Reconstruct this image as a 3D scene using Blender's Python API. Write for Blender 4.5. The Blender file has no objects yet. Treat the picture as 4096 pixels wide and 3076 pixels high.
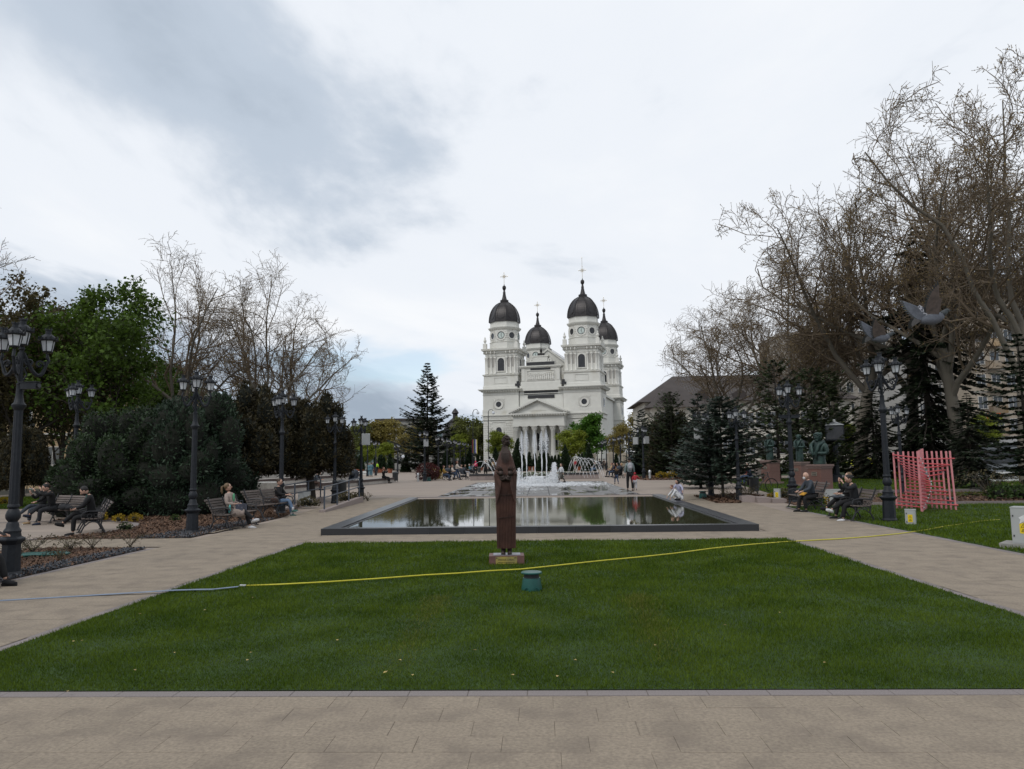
import bpy, math, random
import numpy as np
from mathutils import Vector, Matrix
R = math.radians
SC = bpy.context.scene
COL = SC.collection
# ------------------------------------------------------------------ camera
FPX, CAMH = 3000.0, 1.95            # focal length in photograph pixels (4096 wide), eye height
YAW, PITCH, ROLL = math.atan(112/FPX), math.atan(302/FPX), R(0.8)
_fw = Vector((-math.sin(YAW), math.cos(YAW), 0)); _rt = Vector((math.cos(YAW), math.sin(YAW), 0)); _up = Vector((0, 0, 1))
CF = math.cos(PITCH)*_fw + math.sin(PITCH)*_up
_U = math.cos(PITCH)*_up - math.sin(PITCH)*_fw
CR = math.cos(ROLL)*_rt - math.sin(ROLL)*_U
CU = math.cos(ROLL)*_U + math.sin(ROLL)*_rt
cam = bpy.data.cameras.new('camera'); cam.sensor_width = 36; cam.lens = FPX/4096*36; cam.clip_end = 6000; cam.clip_start = .05
camo = bpy.data.objects.new('camera', cam); COL.objects.link(camo); SC.camera = camo
camo.matrix_world = Matrix(((CR.x, CU.x, -CF.x, 0), (CR.y, CU.y, -CF.y, 0), (CR.z, CU.z, -CF.z, CAMH), (0, 0, 0, 1)))
# ------------------------------------------------------------------ world: overcast sky with breaks near the horizon
SUN_EL, SUN_AZ = R(48), R(215)       # azimuth clockwise from +Y: sun behind the camera, to its left, veiled by cloud
world = bpy.data.worlds.new('World'); SC.world = world; world.use_nodes = True
def build_world():
    nt = world.node_tree; N = nt.nodes; L = nt.links; N.clear()
    def nd(t, **k):
        n = N.new(t)
        for a, b in k.items(): setattr(n, a, b)
        return n
    def m(op, a, b=None, c=None):
        n = nd('ShaderNodeMath', operation=op)
        for i, v in enumerate((a, b, c)):
            if v is None: continue
            if isinstance(v, (int, float)): n.inputs[i].default_value = v
            else: L.new(v, n.inputs[i])
        return n.outputs[0]
    sky = nd('ShaderNodeTexSky', sky_type='NISHITA', sun_disc=False, sun_elevation=SUN_EL, sun_rotation=SUN_AZ, air_density=1.0, dust_density=.3)
    tc = nd('ShaderNodeTexCoord'); sp = nd('ShaderNodeSeparateXYZ'); L.new(tc.outputs['Generated'], sp.inputs[0])
    zc = m('ADD', m('MAXIMUM', sp.outputs[2], 0.0), 0.13)
    cx = nd('ShaderNodeCombineXYZ'); L.new(m('DIVIDE', sp.outputs[0], zc), cx.inputs[0]); L.new(m('DIVIDE', sp.outputs[1], zc), cx.inputs[1])
    def noise(scale, off, detail, rough, dist):
        mp = nd('ShaderNodeMapping'); mp.inputs['Location'].default_value = off; mp.inputs['Rotation'].default_value = (0, 0, R(35)); mp.inputs['Scale'].default_value = (1.0, .62, 1)
        L.new(cx.outputs[0], mp.inputs[0])
        n = nd('ShaderNodeTexNoise'); L.new(mp.outputs[0], n.inputs['Vector'])
        n.inputs['Scale'].default_value = scale; n.inputs['Detail'].default_value = detail; n.inputs['Roughness'].default_value = rough; n.inputs['Distortion'].default_value = dist
        return n.outputs[0]
    def ramp(src, pts):
        r = nd('ShaderNodeValToRGB'); L.new(src, r.inputs[0]); e = r.color_ramp.elements
        e[0].position, e[0].color = pts[0][0], (*pts[0][1], 1); e[1].position, e[1].color = pts[-1][0], (*pts[-1][1], 1)
        for p, c in pts[1:-1]:
            x = e.new(p); x.color = (*c, 1)
        r.color_ramp.interpolation = 'EASE'
        return r.outputs[0]
    shade = ramp(noise(SKY['s1'], SKY['o1'], 8, .56, .5), SKY['ramp'])
    cover = ramp(noise(SKY['s2'], SKY['o2'], 6, .55, .2), SKY['cover'])
    bl = nd('ShaderNodeMix', data_type='RGBA'); sc = nd('ShaderNodeMix', data_type='RGBA', blend_type='MULTIPLY'); sc.inputs[0].default_value = 1
    L.new(sky.outputs[0], sc.inputs[6]); sc.inputs[7].default_value = (.14, .14, .14, 1)
    L.new(cover, bl.inputs[0]); L.new(sc.outputs[2], bl.inputs[6]); L.new(shade, bl.inputs[7])
    bg = nd('ShaderNodeBackground'); L.new(bl.outputs[2], bg.inputs[0]); bg.inputs[1].default_value = 1.0
    out = nd('ShaderNodeOutputWorld'); L.new(bg.outputs[0], out.inputs[0])
SKY = dict(s1=.6, o1=(-11.0, -23.9, 4.8), s2=.5, o2=(-.6, 17.7, 3.7),
           ramp=[(.30, (.36, .43, .52)), (.42, (.54, .615, .715)), (.52, (.86, .90, .96)), (.70, (.95, .97, 1.0))],
           cover=[(.36, (.40,)*3), (.46, (1, 1, 1))])
build_world()
sun = bpy.data.lights.new('sun', 'SUN'); sun.energy = 1.15; sun.angle = R(18); sun.color = (1.0, .965, .91)
suno = bpy.data.objects.new('sun', sun); COL.objects.link(suno)
_sd = Vector((math.sin(SUN_AZ)*math.cos(SUN_EL), math.cos(SUN_AZ)*math.cos(SUN_EL), math.sin(SUN_EL)))
suno.rotation_euler = _sd.to_track_quat('Z', 'Y').to_euler(); suno.location = (0, -30, 60)
vs = SC.view_settings; vs.view_transform = 'Standard'; vs.look = 'None'; vs.gamma = 1; vs.exposure = 0.0; vs.use_curve_mapping = False
SC.cycles.max_bounces = 5; SC.cycles.diffuse_bounces = 2; SC.cycles.glossy_bounces = 3; SC.cycles.transmission_bounces = 4; SC.cycles.transparent_max_bounces = 8
# ------------------------------------------------------------------ survey helpers: photograph pixel -> place on the ground
def zg(y):
    return 0.0 if y < 27 else (.16 if y > 37.5 else .16*(y-27)/10.5)
def ray(px, py): return CF + CR*((px-2048)/FPX) - CU*((py-1538)/FPX)
def G(px, py, dz=0.0):
    d = ray(px, py); z = dz
    for _ in range(12):
        t = (z-CAMH)/d.z; z = zg(d.y*t)+dz
    return Vector((d.x*t, d.y*t, z))
def P(px, py, Y):
    d = ray(px, py); t = Y/d.y
    return Vector((d.x*t, Y, CAMH+d.z*t))
# ------------------------------------------------------------------ materials
MATS = {}
def mat(name, c1, c2=None, scale=8.0, rough=.7, bump=0.0, bscale=None, metallic=0.0, spec=.5, island=0.0, detail=5, coords='Object', stretch=None, alpha=1.0, trans=0.0, ior=1.45, sss=0.0, objrand=0.0, lo=.35, hi=.65, dirt=None):
    if name in MATS: return MATS[name]
    mt = bpy.data.materials.new(name); mt.use_nodes = True; nt = mt.node_tree; N = nt.nodes; L = nt.links
    b = N['Principled BSDF']; b.inputs['Roughness'].default_value = rough; b.inputs['Metallic'].default_value = metallic
    b.inputs['Specular IOR Level'].default_value = spec; b.inputs['IOR'].default_value = ior; b.inputs['Transmission Weight'].default_value = trans; b.inputs['Alpha'].default_value = alpha
    c2 = c2 or tuple(min(1, x*.72) for x in c1)
    tc = N.new('ShaderNodeTexCoord'); mp = N.new('ShaderNodeMapping'); L.new(tc.outputs[coords], mp.inputs[0])
    if stretch: mp.inputs['Scale'].default_value = stretch
    nz = N.new('ShaderNodeTexNoise'); nz.inputs['Scale'].default_value = scale; nz.inputs['Detail'].default_value = detail; nz.inputs['Roughness'].default_value = .6; L.new(mp.outputs[0], nz.inputs['Vector'])
    r = N.new('ShaderNodeValToRGB'); r.color_ramp.elements[0].position = lo; r.color_ramp.elements[1].position = hi
    r.color_ramp.elements[0].color = (*c1, 1); r.color_ramp.elements[1].color = (*c2, 1); L.new(nz.outputs[0], r.inputs[0]); col = r.outputs[0]
    for amt, kind in ((island, 'g'), (objrand, 'o')):
        if amt:
            g = N.new('ShaderNodeNewGeometry') if kind == 'g' else N.new('ShaderNodeObjectInfo')
            mr = N.new('ShaderNodeMapRange'); L.new(g.outputs['Random Per Island' if kind == 'g' else 'Random'], mr.inputs[0]); mr.inputs[3].default_value = 1-amt; mr.inputs[4].default_value = 1+amt
            mx = N.new('ShaderNodeMix'); mx.data_type = 'RGBA'; mx.blend_type = 'MULTIPLY'; mx.inputs[0].default_value = 1
            L.new(col, mx.inputs[6]); L.new(mr.outputs[0], mx.inputs[7]); col = mx.outputs[2]
    if dirt:   # (colour, noise scale, low, high): stains with a shape of their own
        n2 = N.new('ShaderNodeTexNoise'); n2.inputs['Scale'].default_value = dirt[1]; n2.inputs['Detail'].default_value = 6; L.new(mp.outputs[0], n2.inputs['Vector'])
        mr = N.new('ShaderNodeMapRange'); L.new(n2.outputs[0], mr.inputs[0]); mr.inputs[1].default_value = dirt[2]; mr.inputs[2].default_value = dirt[3]
        mx = N.new('ShaderNodeMix'); mx.data_type = 'RGBA'; L.new(mr.outputs[0], mx.inputs[0]); L.new(col, mx.inputs[6]); mx.inputs[7].default_value = (*dirt[0], 1); col = mx.outputs[2]
    L.new(col, b.inputs['Base Color'])
    if bump:
        n3 = N.new('ShaderNodeTexNoise'); n3.inputs['Scale'].default_value = bscale or scale*4; n3.inputs['Detail'].default_value = 4; L.new(mp.outputs[0], n3.inputs['Vector'])
        bp = N.new('ShaderNodeBump'); bp.inputs['Strength'].default_value = bump; bp.inputs['Distance'].default_value = .02; L.new(n3.outputs[0], bp.inputs['Height']); L.new(bp.outputs[0], b.inputs['Normal'])
    if sss: b.inputs['Subsurface Weight'].default_value = sss
    MATS[name] = mt
    return mt
def leafmat(name, c, c2, rnd=.35, trans=.25):
    """thin leaf: diffuse + translucent, tone varies per leaf and per clump"""
    if name in MATS: return MATS[name]
    mt = mat(name, c, c2, scale=.9, rough=.55, island=rnd, spec=.3, detail=3)
    N = mt.node_tree.nodes; L = mt.node_tree.links; b = N['Principled BSDF']
    src = b.inputs['Base Color'].links[0].from_socket
    t = N.new('ShaderNodeBsdfTranslucent'); L.new(src, t.inputs[0]); ms = N.new('ShaderNodeMixShader'); ms.inputs[0].default_value = trans
    L.new(b.outputs[0], ms.inputs[1]); L.new(t.outputs[0], ms.inputs[2]); L.new(ms.outputs[0], N['Material Output'].inputs[0])
    return mt
# ------------------------------------------------------------------ mesh building
class MB:
    def __init__(s): s.v = []; s.f = []; s.m = []; s.cm = 0
    def add(s, vs, fs):
        o = len(s.v); s.v.extend([tuple(p) for p in vs]); s.f.extend([tuple(i+o for i in f) for f in fs]); s.m.extend([s.cm]*len(fs)); return s
    def box(s, c, d, rz=0.0, rx=0.0, taper=1.0):
        M = Matrix.Translation(c) @ Matrix.Rotation(rz, 4, 'Z') @ Matrix.Rotation(rx, 4, 'X'); x, y, z = d[0]/2, d[1]/2, d[2]/2
        vs = [M @ Vector((a*x*(taper if e > 0 else 1), b*y*(taper if e > 0 else 1), e*z)) for e in (-1, 1) for a, b in ((-1, -1), (1, -1), (1, 1), (-1, 1))]
        return s.add(vs, [(3, 2, 1, 0), (4, 5, 6, 7), (0, 1, 5, 4), (1, 2, 6, 5), (2, 3, 7, 6), (3, 0, 4, 7)])
    def b2(s, x0, x1, y0, y1, z0, z1): return s.box(((x0+x1)/2, (y0+y1)/2, (z0+z1)/2), (x1-x0, y1-y0, z1-z0))
    def prism(s, poly, z0, z1, cap=True):
        n = len(poly); a = sum(poly[i][0]*poly[(i+1) % n][1]-poly[(i+1) % n][0]*poly[i][1] for i in range(n))
        if a < 0: poly = poly[::-1]
        vs = [(p[0], p[1], z0) for p in poly]+[(p[0], p[1], z1) for p in poly]
        fs = [(i, (i+1) % n, n+(i+1) % n, n+i) for i in range(n)]
        if cap: fs += [tuple(range(n, 2*n)), tuple(range(n-1, -1, -1))]
        return s.add(vs, fs)
    def plate(s, poly, M, th):
        """polygon in local XZ plane, thickness th along local Y, placed by matrix M"""
        n = len(poly); a = sum(poly[i][0]*poly[(i+1) % n][1]-poly[(i+1) % n][0]*poly[i][1] for i in range(n))
        if a < 0: poly = poly[::-1]
        vs = [M @ Vector((p[0], -th/2, p[1])) for p in poly]+[M @ Vector((p[0], th/2, p[1])) for p in poly]
        return s.add(vs, [tuple(range(n)), tuple(range(2*n-1, n-1, -1))]+[(i, n+i, n+(i+1) % n, (i+1) % n) for i in range(n)])
    def lathe(s, prof, seg=12, c=(0, 0, 0), rot=0.0, flute=0.0, M=None):
        k = len(prof); vs = []
        for (r, z) in prof:
            for i in range(seg):
                a = rot+2*math.pi*i/seg; q = r*(1-flute*(i % 2))
                p = Vector((q*math.cos(a), q*math.sin(a), z)); p = M @ p if M else p+Vector(c); vs.append(p)
        fs = [(j*seg+i, j*seg+(i+1) % seg, (j+1)*seg+(i+1) % seg, (j+1)*seg+i) for j in range(k-1) for i in range(seg)]
        fs += [tuple(range(seg-1, -1, -1)), tuple((k-1)*seg+i for i in range(seg))]
        return s.add(vs, fs)
    def tube(s, pts, rad, seg=6, cap=True):
        pts = [Vector(p) for p in pts]; n = len(pts)
        if not hasattr(rad, '__len__'): rad = [rad]*n
        vs = []; prev = None
        for i in range(n):
            t = (pts[min(i+1, n-1)]-pts[max(i-1, 0)]).normalized()
            if prev is None: prev = t.orthogonal().normalized()
            u = prev-t*prev.dot(t); u = u.normalized() if u.length > 1e-6 else t.orthogonal().normalized(); prev = u; w = t.cross(u)
            vs += [pts[i]+(u*math.cos(2*math.pi*k/seg)+w*math.sin(2*math.pi*k/seg))*rad[i] for k in range(seg)]
        fs = [(j*seg+i, j*seg+(i+1) % seg, (j+1)*seg+(i+1) % seg, (j+1)*seg+i) for j in range(n-1) for i in range(seg)]
        if cap: fs += [tuple(range(seg-1, -1, -1)), tuple((n-1)*seg+i for i in range(seg))]
        return s.add(vs, fs)
    def ball(s, c, r, seg=10, ring=6, M=None):
        r = r if hasattr(r, '__len__') else (r, r, r); vs = []; fs = []
        def put(p): vs.append((M @ Vector(p)) if M else Vector(p))
        put((c[0], c[1], c[2]-r[2]))
        for j in range(1, ring):
            b = -math.pi/2+math.pi*j/ring
            for i in range(seg):
                a = 2*math.pi*i/seg; put((c[0]+r[0]*math.cos(b)*math.cos(a), c[1]+r[1]*math.cos(b)*math.sin(a), c[2]+r[2]*math.sin(b)))
        put((c[0], c[1], c[2]+r[2])); n = len(vs)-1
        for i in range(seg):
            fs.append((0, 1+(i+1) % seg, 1+i)); fs.append((n, n-seg+i, n-seg+(i+1) % seg))
        for j in range(ring-2):
            for i in range(seg): fs.append((1+j*seg+i, 1+j*seg+(i+1) % seg, 1+(j+1)*seg+(i+1) % seg, 1+(j+1)*seg+i))
        return s.add(vs, fs)
    def mesh(s, name, mats, smooth=False):
        me = bpy.data.meshes.new(name); me.from_pydata(s.v, [], s.f)
        for q in (mats if isinstance(mats, (list, tuple)) else [mats]): me.materials.append(q)
        me.polygons.foreach_set('material_index', s.m)
        if smooth: me.polygons.foreach_set('use_smooth', [True]*len(s.f))
        me.update(); return me
    def build(s, name, mats, parent=None, smooth=False, loc=None, rz=0.0):
        o = link(name, s.mesh(name, mats, smooth), parent, loc, rz)
        if smooth == 'auto': autosmooth(o)
        return o
def autosmooth(o, ang=35):
    me = o.data
    try: me.set_sharp_from_angle(angle=R(ang))
    except Exception: pass
def link(name, me, parent=None, loc=None, rz=0.0):
    o = bpy.data.objects.new(name, me); COL.objects.link(o)
    if parent is not None: o.parent = parent
    if loc is not None: o.location = loc
    if rz: o.rotation_euler = (0, 0, rz)
    return o
def npmesh(name, V, F, mats, midx=None, smooth=False):
    """mesh from numpy arrays; F is (n,3) or (n,4)"""
    me = bpy.data.meshes.new(name); n, k = F.shape
    me.vertices.add(len(V)); me.vertices.foreach_set('co', np.ascontiguousarray(V, np.float32).ravel())
    me.loops.add(n*k); me.loops.foreach_set('vertex_index', np.ascontiguousarray(F, np.int32).ravel())
    me.polygons.add(n); me.polygons.foreach_set('loop_start', np.arange(0, n*k, k, dtype=np.int32))
    if midx is not None: me.polygons.foreach_set('material_index', midx.astype(np.int32))
    if smooth: me.polygons.foreach_set('use_smooth', np.ones(n, bool))
    for q in (mats if isinstance(mats, (list, tuple)) else [mats]): me.materials.append(q)
    me.update(calc_edges=True); me.validate(); return me
def tag(o, label=None, cat=None, group=None, kind=None):
    if label: o['label'] = label
    if cat: o['category'] = cat
    if group: o['group'] = group
    if kind: o['kind'] = kind
    return o
def empty(name, loc=(0, 0, 0), rz=0.0, label=None, cat=None, group=None):
    o = bpy.data.objects.new(name, None); COL.objects.link(o); o.location = loc; o.rotation_euler = (0, 0, rz); o.empty_display_size = .3
    return tag(o, label, cat, group)
def copy_tree(o, parent=None):
    c = o.copy(); COL.objects.link(c)
    if parent is not None: c.parent = parent
    for ch in list(o.children): copy_tree(ch, c)
    return c
def copies(make, spots, group):
    """spots: (location, rotation z, scale, label); make() builds the first thing"""
    src = make(); out = []
    for i, (loc, rz, s, lab) in enumerate(spots):
        o = src if i == 0 else copy_tree(src)
        out.append(o); o.location = loc; o.rotation_euler = (0, 0, rz); o.scale = (s, s, s) if not hasattr(s, '__len__') else s; tag(o, lab, None, group)
    return out
rng = np.random.default_rng(7); random.seed(7)
# ------------------------------------------------------------------ colours shared by several things
def paving_mat(name, base, var=.10):
    mt = mat(name, base, tuple(x*.86 for x in base), scale=2.2, rough=.78, bump=.18, bscale=160, island=var, objrand=var, coords='Object', stretch=(1, 1, 1), dirt=(tuple(x*.62 for x in base), .55, .52, .82))
    return mt
M_slab = mat('slab_stone', (.315, .26, .195), (.185, .15, .113), scale=34, rough=.85, bump=.35, bscale=170, island=.06, coords='Object', dirt=((.155, .125, .098), 2.6, .46, .85), detail=9, lo=.30, hi=.70)
def slab_one():
    # separate slabs share one mesh: take the tone from the object and the grain from where it lies
    mt = bpy.data.materials.get('slab_stone').copy(); mt.name = 'slab_stone_single'; N = mt.node_tree.nodes; L = mt.node_tree.links
    g = N.new('ShaderNodeNewGeometry'); mp = [n for n in N if n.type == 'MAPPING'][0]; L.new(g.outputs['Position'], mp.inputs[0])
    oi = N.new('ShaderNodeObjectInfo')
    for n in N:
        if n.type == 'MAP_RANGE' and n.inputs[0].links and n.inputs[0].links[0].from_socket.name == 'Random Per Island': L.new(oi.outputs['Random'], n.inputs[0])
    return mt
M_slab1 = slab_one()
M_kerb = mat('kerb_granite', (.225, .195, .185), (.165, .142, .138), scale=70, rough=.75, bump=.2, bscale=200, island=.10, detail=7)
M_far = mat('plaza_paving', (.30, .245, .20), (.24, .195, .16), scale=1.4, rough=.8, bump=.1, bscale=40, dirt=((.2, .17, .145), .35, .5, .9), detail=8, stretch=(.25, 1.6, 1))
M_soil = mat('soil', (.05, .036, .024), (.03, .022, .015), scale=6, rough=.95, bump=.4, bscale=60)
M_ground = mat('earth', (.085, .08, .06), (.06, .06, .045), scale=.3, rough=.95)
M_asph = mat('asphalt', (.16, .16, .165), (.12, .12, .122), scale=3, rough=.9, bump=.1, bscale=90)
M_black = mat('black_granite', (.02, .021, .024), (.034, .035, .038), scale=60, rough=.35, bump=.05, bscale=150, objrand=.2, detail=7)
def sheet(name, poly, dz, m, cat=None, label=None, kind='structure', parent=None):
    """flat area that follows the gentle rise of the square; poly is convex or simple, in plan"""
    import bmesh
    bm = bmesh.new(); bm.faces.new([bm.verts.new((x, y, 0)) for x, y in poly])
    for yy in (27.0, 37.5): bmesh.ops.bisect_plane(bm, geom=bm.verts[:]+bm.edges[:]+bm.faces[:], plane_co=(0, yy, 0), plane_no=(0, 1, 0))
    bm.normal_update()
    for f in bm.faces:
        if f.normal.z < 0: f.normal_flip()
    for v in bm.verts: v.co.z = zg(v.co.y)+dz
    me = bpy.data.meshes.new(name); bm.to_mesh(me); bm.free(); me.materials.append(m)
    o = link(name, me, parent); 
    if parent is None: tag(o, label, cat, None, kind)
    return o
sheet('ground', [(-1500, -60), (1500, -60), (1500, 3500), (-1500, 3500)], -.045, M_ground)
plaza = sheet('plaza_pavement', [(-30, -12), (30, -12), (34, 30), (40, 150), (-40, 150), (-34, 30)], -.014, M_far)
# ------------------------------------------------------------------ paving slabs: the near strip one by one, the rest joined
def slab_mesh(w, d, m, name='slab', h=.03, ch=.003):
    b = MB(); x, y = w/2, d/2
    vs = [(-x, -y, -h), (x, -y, -h), (x, y, -h), (-x, y, -h), (-x, -y, -ch), (x, -y, -ch), (x, y, -ch), (-x, y, -ch), (-x+ch, -y+ch, 0), (x-ch, -y+ch, 0), (x-ch, y-ch, 0), (-x+ch, y-ch, 0)]
    b.add(vs, [(8, 9, 10, 11)]+[(4+i, 4+(i+1) % 4, 8+(i+1) % 4, 8+i) for i in range(4)]+[(i, (i+1) % 4, 4+(i+1) % 4, 4+i) for i in range(4)])
    return b.mesh(name, m)
near = sheet('near_pavement', [(-9.5, 2.2), (9.5, 2.2), (9.5, 6.6), (-9.5, 6.6)], -.003, mat('joint_sand', (.225,.185,.14), rough=.95))
SW, SD = .60, .30
sm = slab_mesh(SW-.0024, SD-.0022, M_slab1, ch=.0012); y = 6.44-SD/2; row = 0
while y > 3.55:
    x = -5.6-.3*(row % 2)-random.random()*.12; xmax = y*.78+1.0
    while x < xmax+.3:
        if abs(x) < xmax:
            link('slab', sm, near, (x, y, .002+random.uniform(-.0012, .0012)))
        x += SW
    y -= SD; row += 1
km = slab_mesh(.496, .137, [M_kerb], 'kerb_stone')
for i in range(24): link('kerb_stone', km, near, (-5.9+i*.5, 6.52, .004))
def slab_field(rects, lift=.0):
    V = []; F = []
    for (x0, x1, y0, y1, w, d) in rects:
        yy = y0; r = 0
        while yy < y1-.02:
            dd = min(d, y1-yy); xx = x0-(w*.5 if r % 2 else 0)-random.random()*.2
            while xx < x1:
                a, b = max(xx, x0), min(xx+w, x1)
                if b-a > .02:
                    o = len(V); z = zg(yy)+.002+random.uniform(-.0012, .0012); z2 = zg(yy+dd)+.002; g = .0022
                    V += [(a+g, yy+g, z), (b-g, yy+g, z), (b-g, yy+dd-g, z2), (a+g, yy+dd-g, z2)]; F.append((o, o+1, o+2, o+3))
                xx += w
            yy += d; r += 1
    return np.array(V), np.array(F)
V, F = slab_field([(-9.1, -5.93, 6.62, 27, .6, .3), (5.88, 9.15, 6.62, 27, .6, .3), (-5.93, 5.88, 18.5, 20.28, .6, .3), (-9.5, -7.0, 2.2, 6.62, .6, .3), (7.0, 9.5, 2.2, 6.62, .6, .3), (-13.5, -9.1, 17.85, 19.9, .6, .3),
                   (-9.3, -6.62, 27, 37.5, .6, .3), (5.95, 8.6, 27, 37.5, .6, .3)])
tag(link('paving_slabs', npmesh('paving_slabs', V, F, M_slab), plaza), kind='stuff')
V, F = slab_field([(-5.93, -5.79, 6.62, 18.5, .14, .5), (5.74, 5.88, 6.62, 18.5, .14, .5), (-9.24, -9.1, 12.9, 17.6, .14, .5), (9.15, 9.33, 8, 29, .18, .5), (-5.79, 5.74, 18.36, 18.5, .5, .14)])
tag(link('kerb_strip', npmesh('kerb_strip', V, F, M_kerb), plaza), kind='stuff')
# ------------------------------------------------------------------ lawns
M_grass = leafmat('grass_blade', (.096, .142, .014), (.052, .090, .008), .45, .3)
for _n in MATS['grass_blade'].node_tree.nodes:
    if _n.type == 'BSDF_PRINCIPLED': _n.inputs['Specular IOR Level'].default_value = .12; _n.inputs['Roughness'].default_value = .8
M_lawn = mat('lawn_turf', (.028, .06, .012), (.016, .038, .007), scale=3, rough=.95, bump=.3, bscale=80)
def blades(n, sampler, h, w, seed):
    g = np.random.default_rng(seed); p = sampler(g, n); n = len(p)
    a = g.uniform(0, 2*np.pi, n); t = g.normal(0, .45, (n, 2)); s = g.uniform(.55, 1.25, n)
    y = p[:, 1]; far = np.clip(y/9, .8, 2.0)
    clump = .75+.5*np.sin(p[:, 0]*2.3+np.sin(y*1.9)*1.7)*np.sin(y*2.1+np.sin(p[:, 0]*1.3)*2)*.5
    hh = h*s*clump*np.minimum(far, 1.6); ww = w*far
    dx, dy = np.cos(a)*ww/2, np.sin(a)*ww/2; z0 = np.interp(y, [27, 37.5], [0, .16])
    V = np.empty((n, 3, 3)); V[:, 0] = np.stack([p[:, 0]-dx, y-dy, z0], 1); V[:, 1] = np.stack([p[:, 0]+dx, y+dy, z0], 1)
    V[:, 2] = np.stack([p[:, 0]+t[:, 0]*hh, y+t[:, 1]*hh, z0+hh], 1)
    return V.reshape(-1, 3), np.arange(3*n).reshape(n, 3)
def lawn(name, poly, n, h, w, seed, turf=True):
    base = sheet(name, poly, .004, M_lawn)
    xs = [p[0] for p in poly]; ys = [p[1] for p in poly]
    def inside(q):
        c = np.zeros(len(q), bool); m = len(poly); j = m-1
        for i in range(m):
            (xi, yi), (xj, yj) = poly[i], poly[j]
            c ^= ((yi > q[:, 1]) != (yj > q[:, 1])) & (q[:, 0] < (xj-xi)*(q[:, 1]-yi)/(yj-yi+1e-9)+xi); j = i
        return c
    def sampler(g, n):
        u = g.uniform(0, 1, n*2); y0, y1 = min(ys), max(ys)
        yy = 1/(1/y0+(1/y1-1/y0)*u) if y0 > 1 else y0+(y1-y0)*u      # denser near the path in front
        q = np.stack([g.uniform(min(xs), max(xs), n*2), yy], 1)
        q = q[np.abs(q[:, 0]+.037*q[:, 1]) < q[:, 1]*.80+3.0]
        return q[inside(q)][:n]
    V, F = blades(n, sampler, h, w, seed)
    tag(link('grass', npmesh('grass', V, F, M_grass), base), kind='stuff')
    return base
lawn('lawn', [(-5.78, 6.61), (5.73, 6.61), (5.73, 18.35), (-5.78, 18.35)], 400000, .046, .0085, 1)
lawn('side_lawn', [(9.34, 8), (30, 8), (30, 29.5), (9.34, 29.5)], 170000, .055, .012, 2)
lawn('monument_lawn', [(10.6, 33.5), (34, 33.5), (30, 62), (14.5, 62)], 60000, .06, .016, 3)
lawn('tree_lawn', [(-34, 33), (-17.2, 33), (-17.2, 44), (-34, 44)], 30000, .06, .016, 4)
# two faint worn tracks of yellowed grass, and a few dead leaves
M_dry = leafmat('yellowed_grass', (.16, .17, .03), (.11, .12, .02), .4, .3)
for k, (pa, pb) in enumerate((((1760, 2390), (1560, 2700)), ((2540, 2385), (2680, 2640)))):
    a, e = G(*pa), G(*pb); g_ = np.random.default_rng(40+k); n = 2600; u = g_.random(n)**1.3; q = np.stack([a.x+(e.x-a.x)*u+g_.normal(0, .13, n), a.y+(e.y-a.y)*u+g_.normal(0, .13, n)], 1)
    V, F = blades(n, lambda g, n_, q=q: q, .050, .0085, 50+k); tag(link('yellowed_grass', npmesh('yellowed_grass', V, F, M_dry), bpy.data.objects['lawn']), kind='stuff')
# dead leaves
M_dead = mat('dead_leaf', (.42, .33, .12), (.30, .2, .08), scale=5, rough=.8, objrand=.3)
dl = MB(); dl.add([(-.02, 0, 0), (0, -.014, .006), (.022, 0, .002), (0, .015, .008)], [(0, 1, 2, 3)]); dlm = dl.mesh('dead_leaf', M_dead)
pts = [(295, 2565), (1545, 2686), (1540, 2690), (1600, 2640), (1650, 2700), (700, 2610), (820, 2440), (1010, 2390), (330, 2562), (540, 2680), (2050, 2700), (2230, 2705), (2300, 2640), (1900, 2600), (2620, 2580), (2900, 2500), (3120, 2450), (1005, 2610), (990, 2640), (270, 2765), (560, 2455), (2450, 2690), (1350, 2560), (3300, 2650)]
for i, (a, b) in enumerate(pts):
    p = G(a, b, .04); o = link('dead_leaf', dlm, None, p, random.random()*6); o.scale = (1, 1, 1)
    tag(o, 'small dry yellowish leaf lying on the mown central lawn', 'leaf', 'dry leaves on the central lawn')
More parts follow.
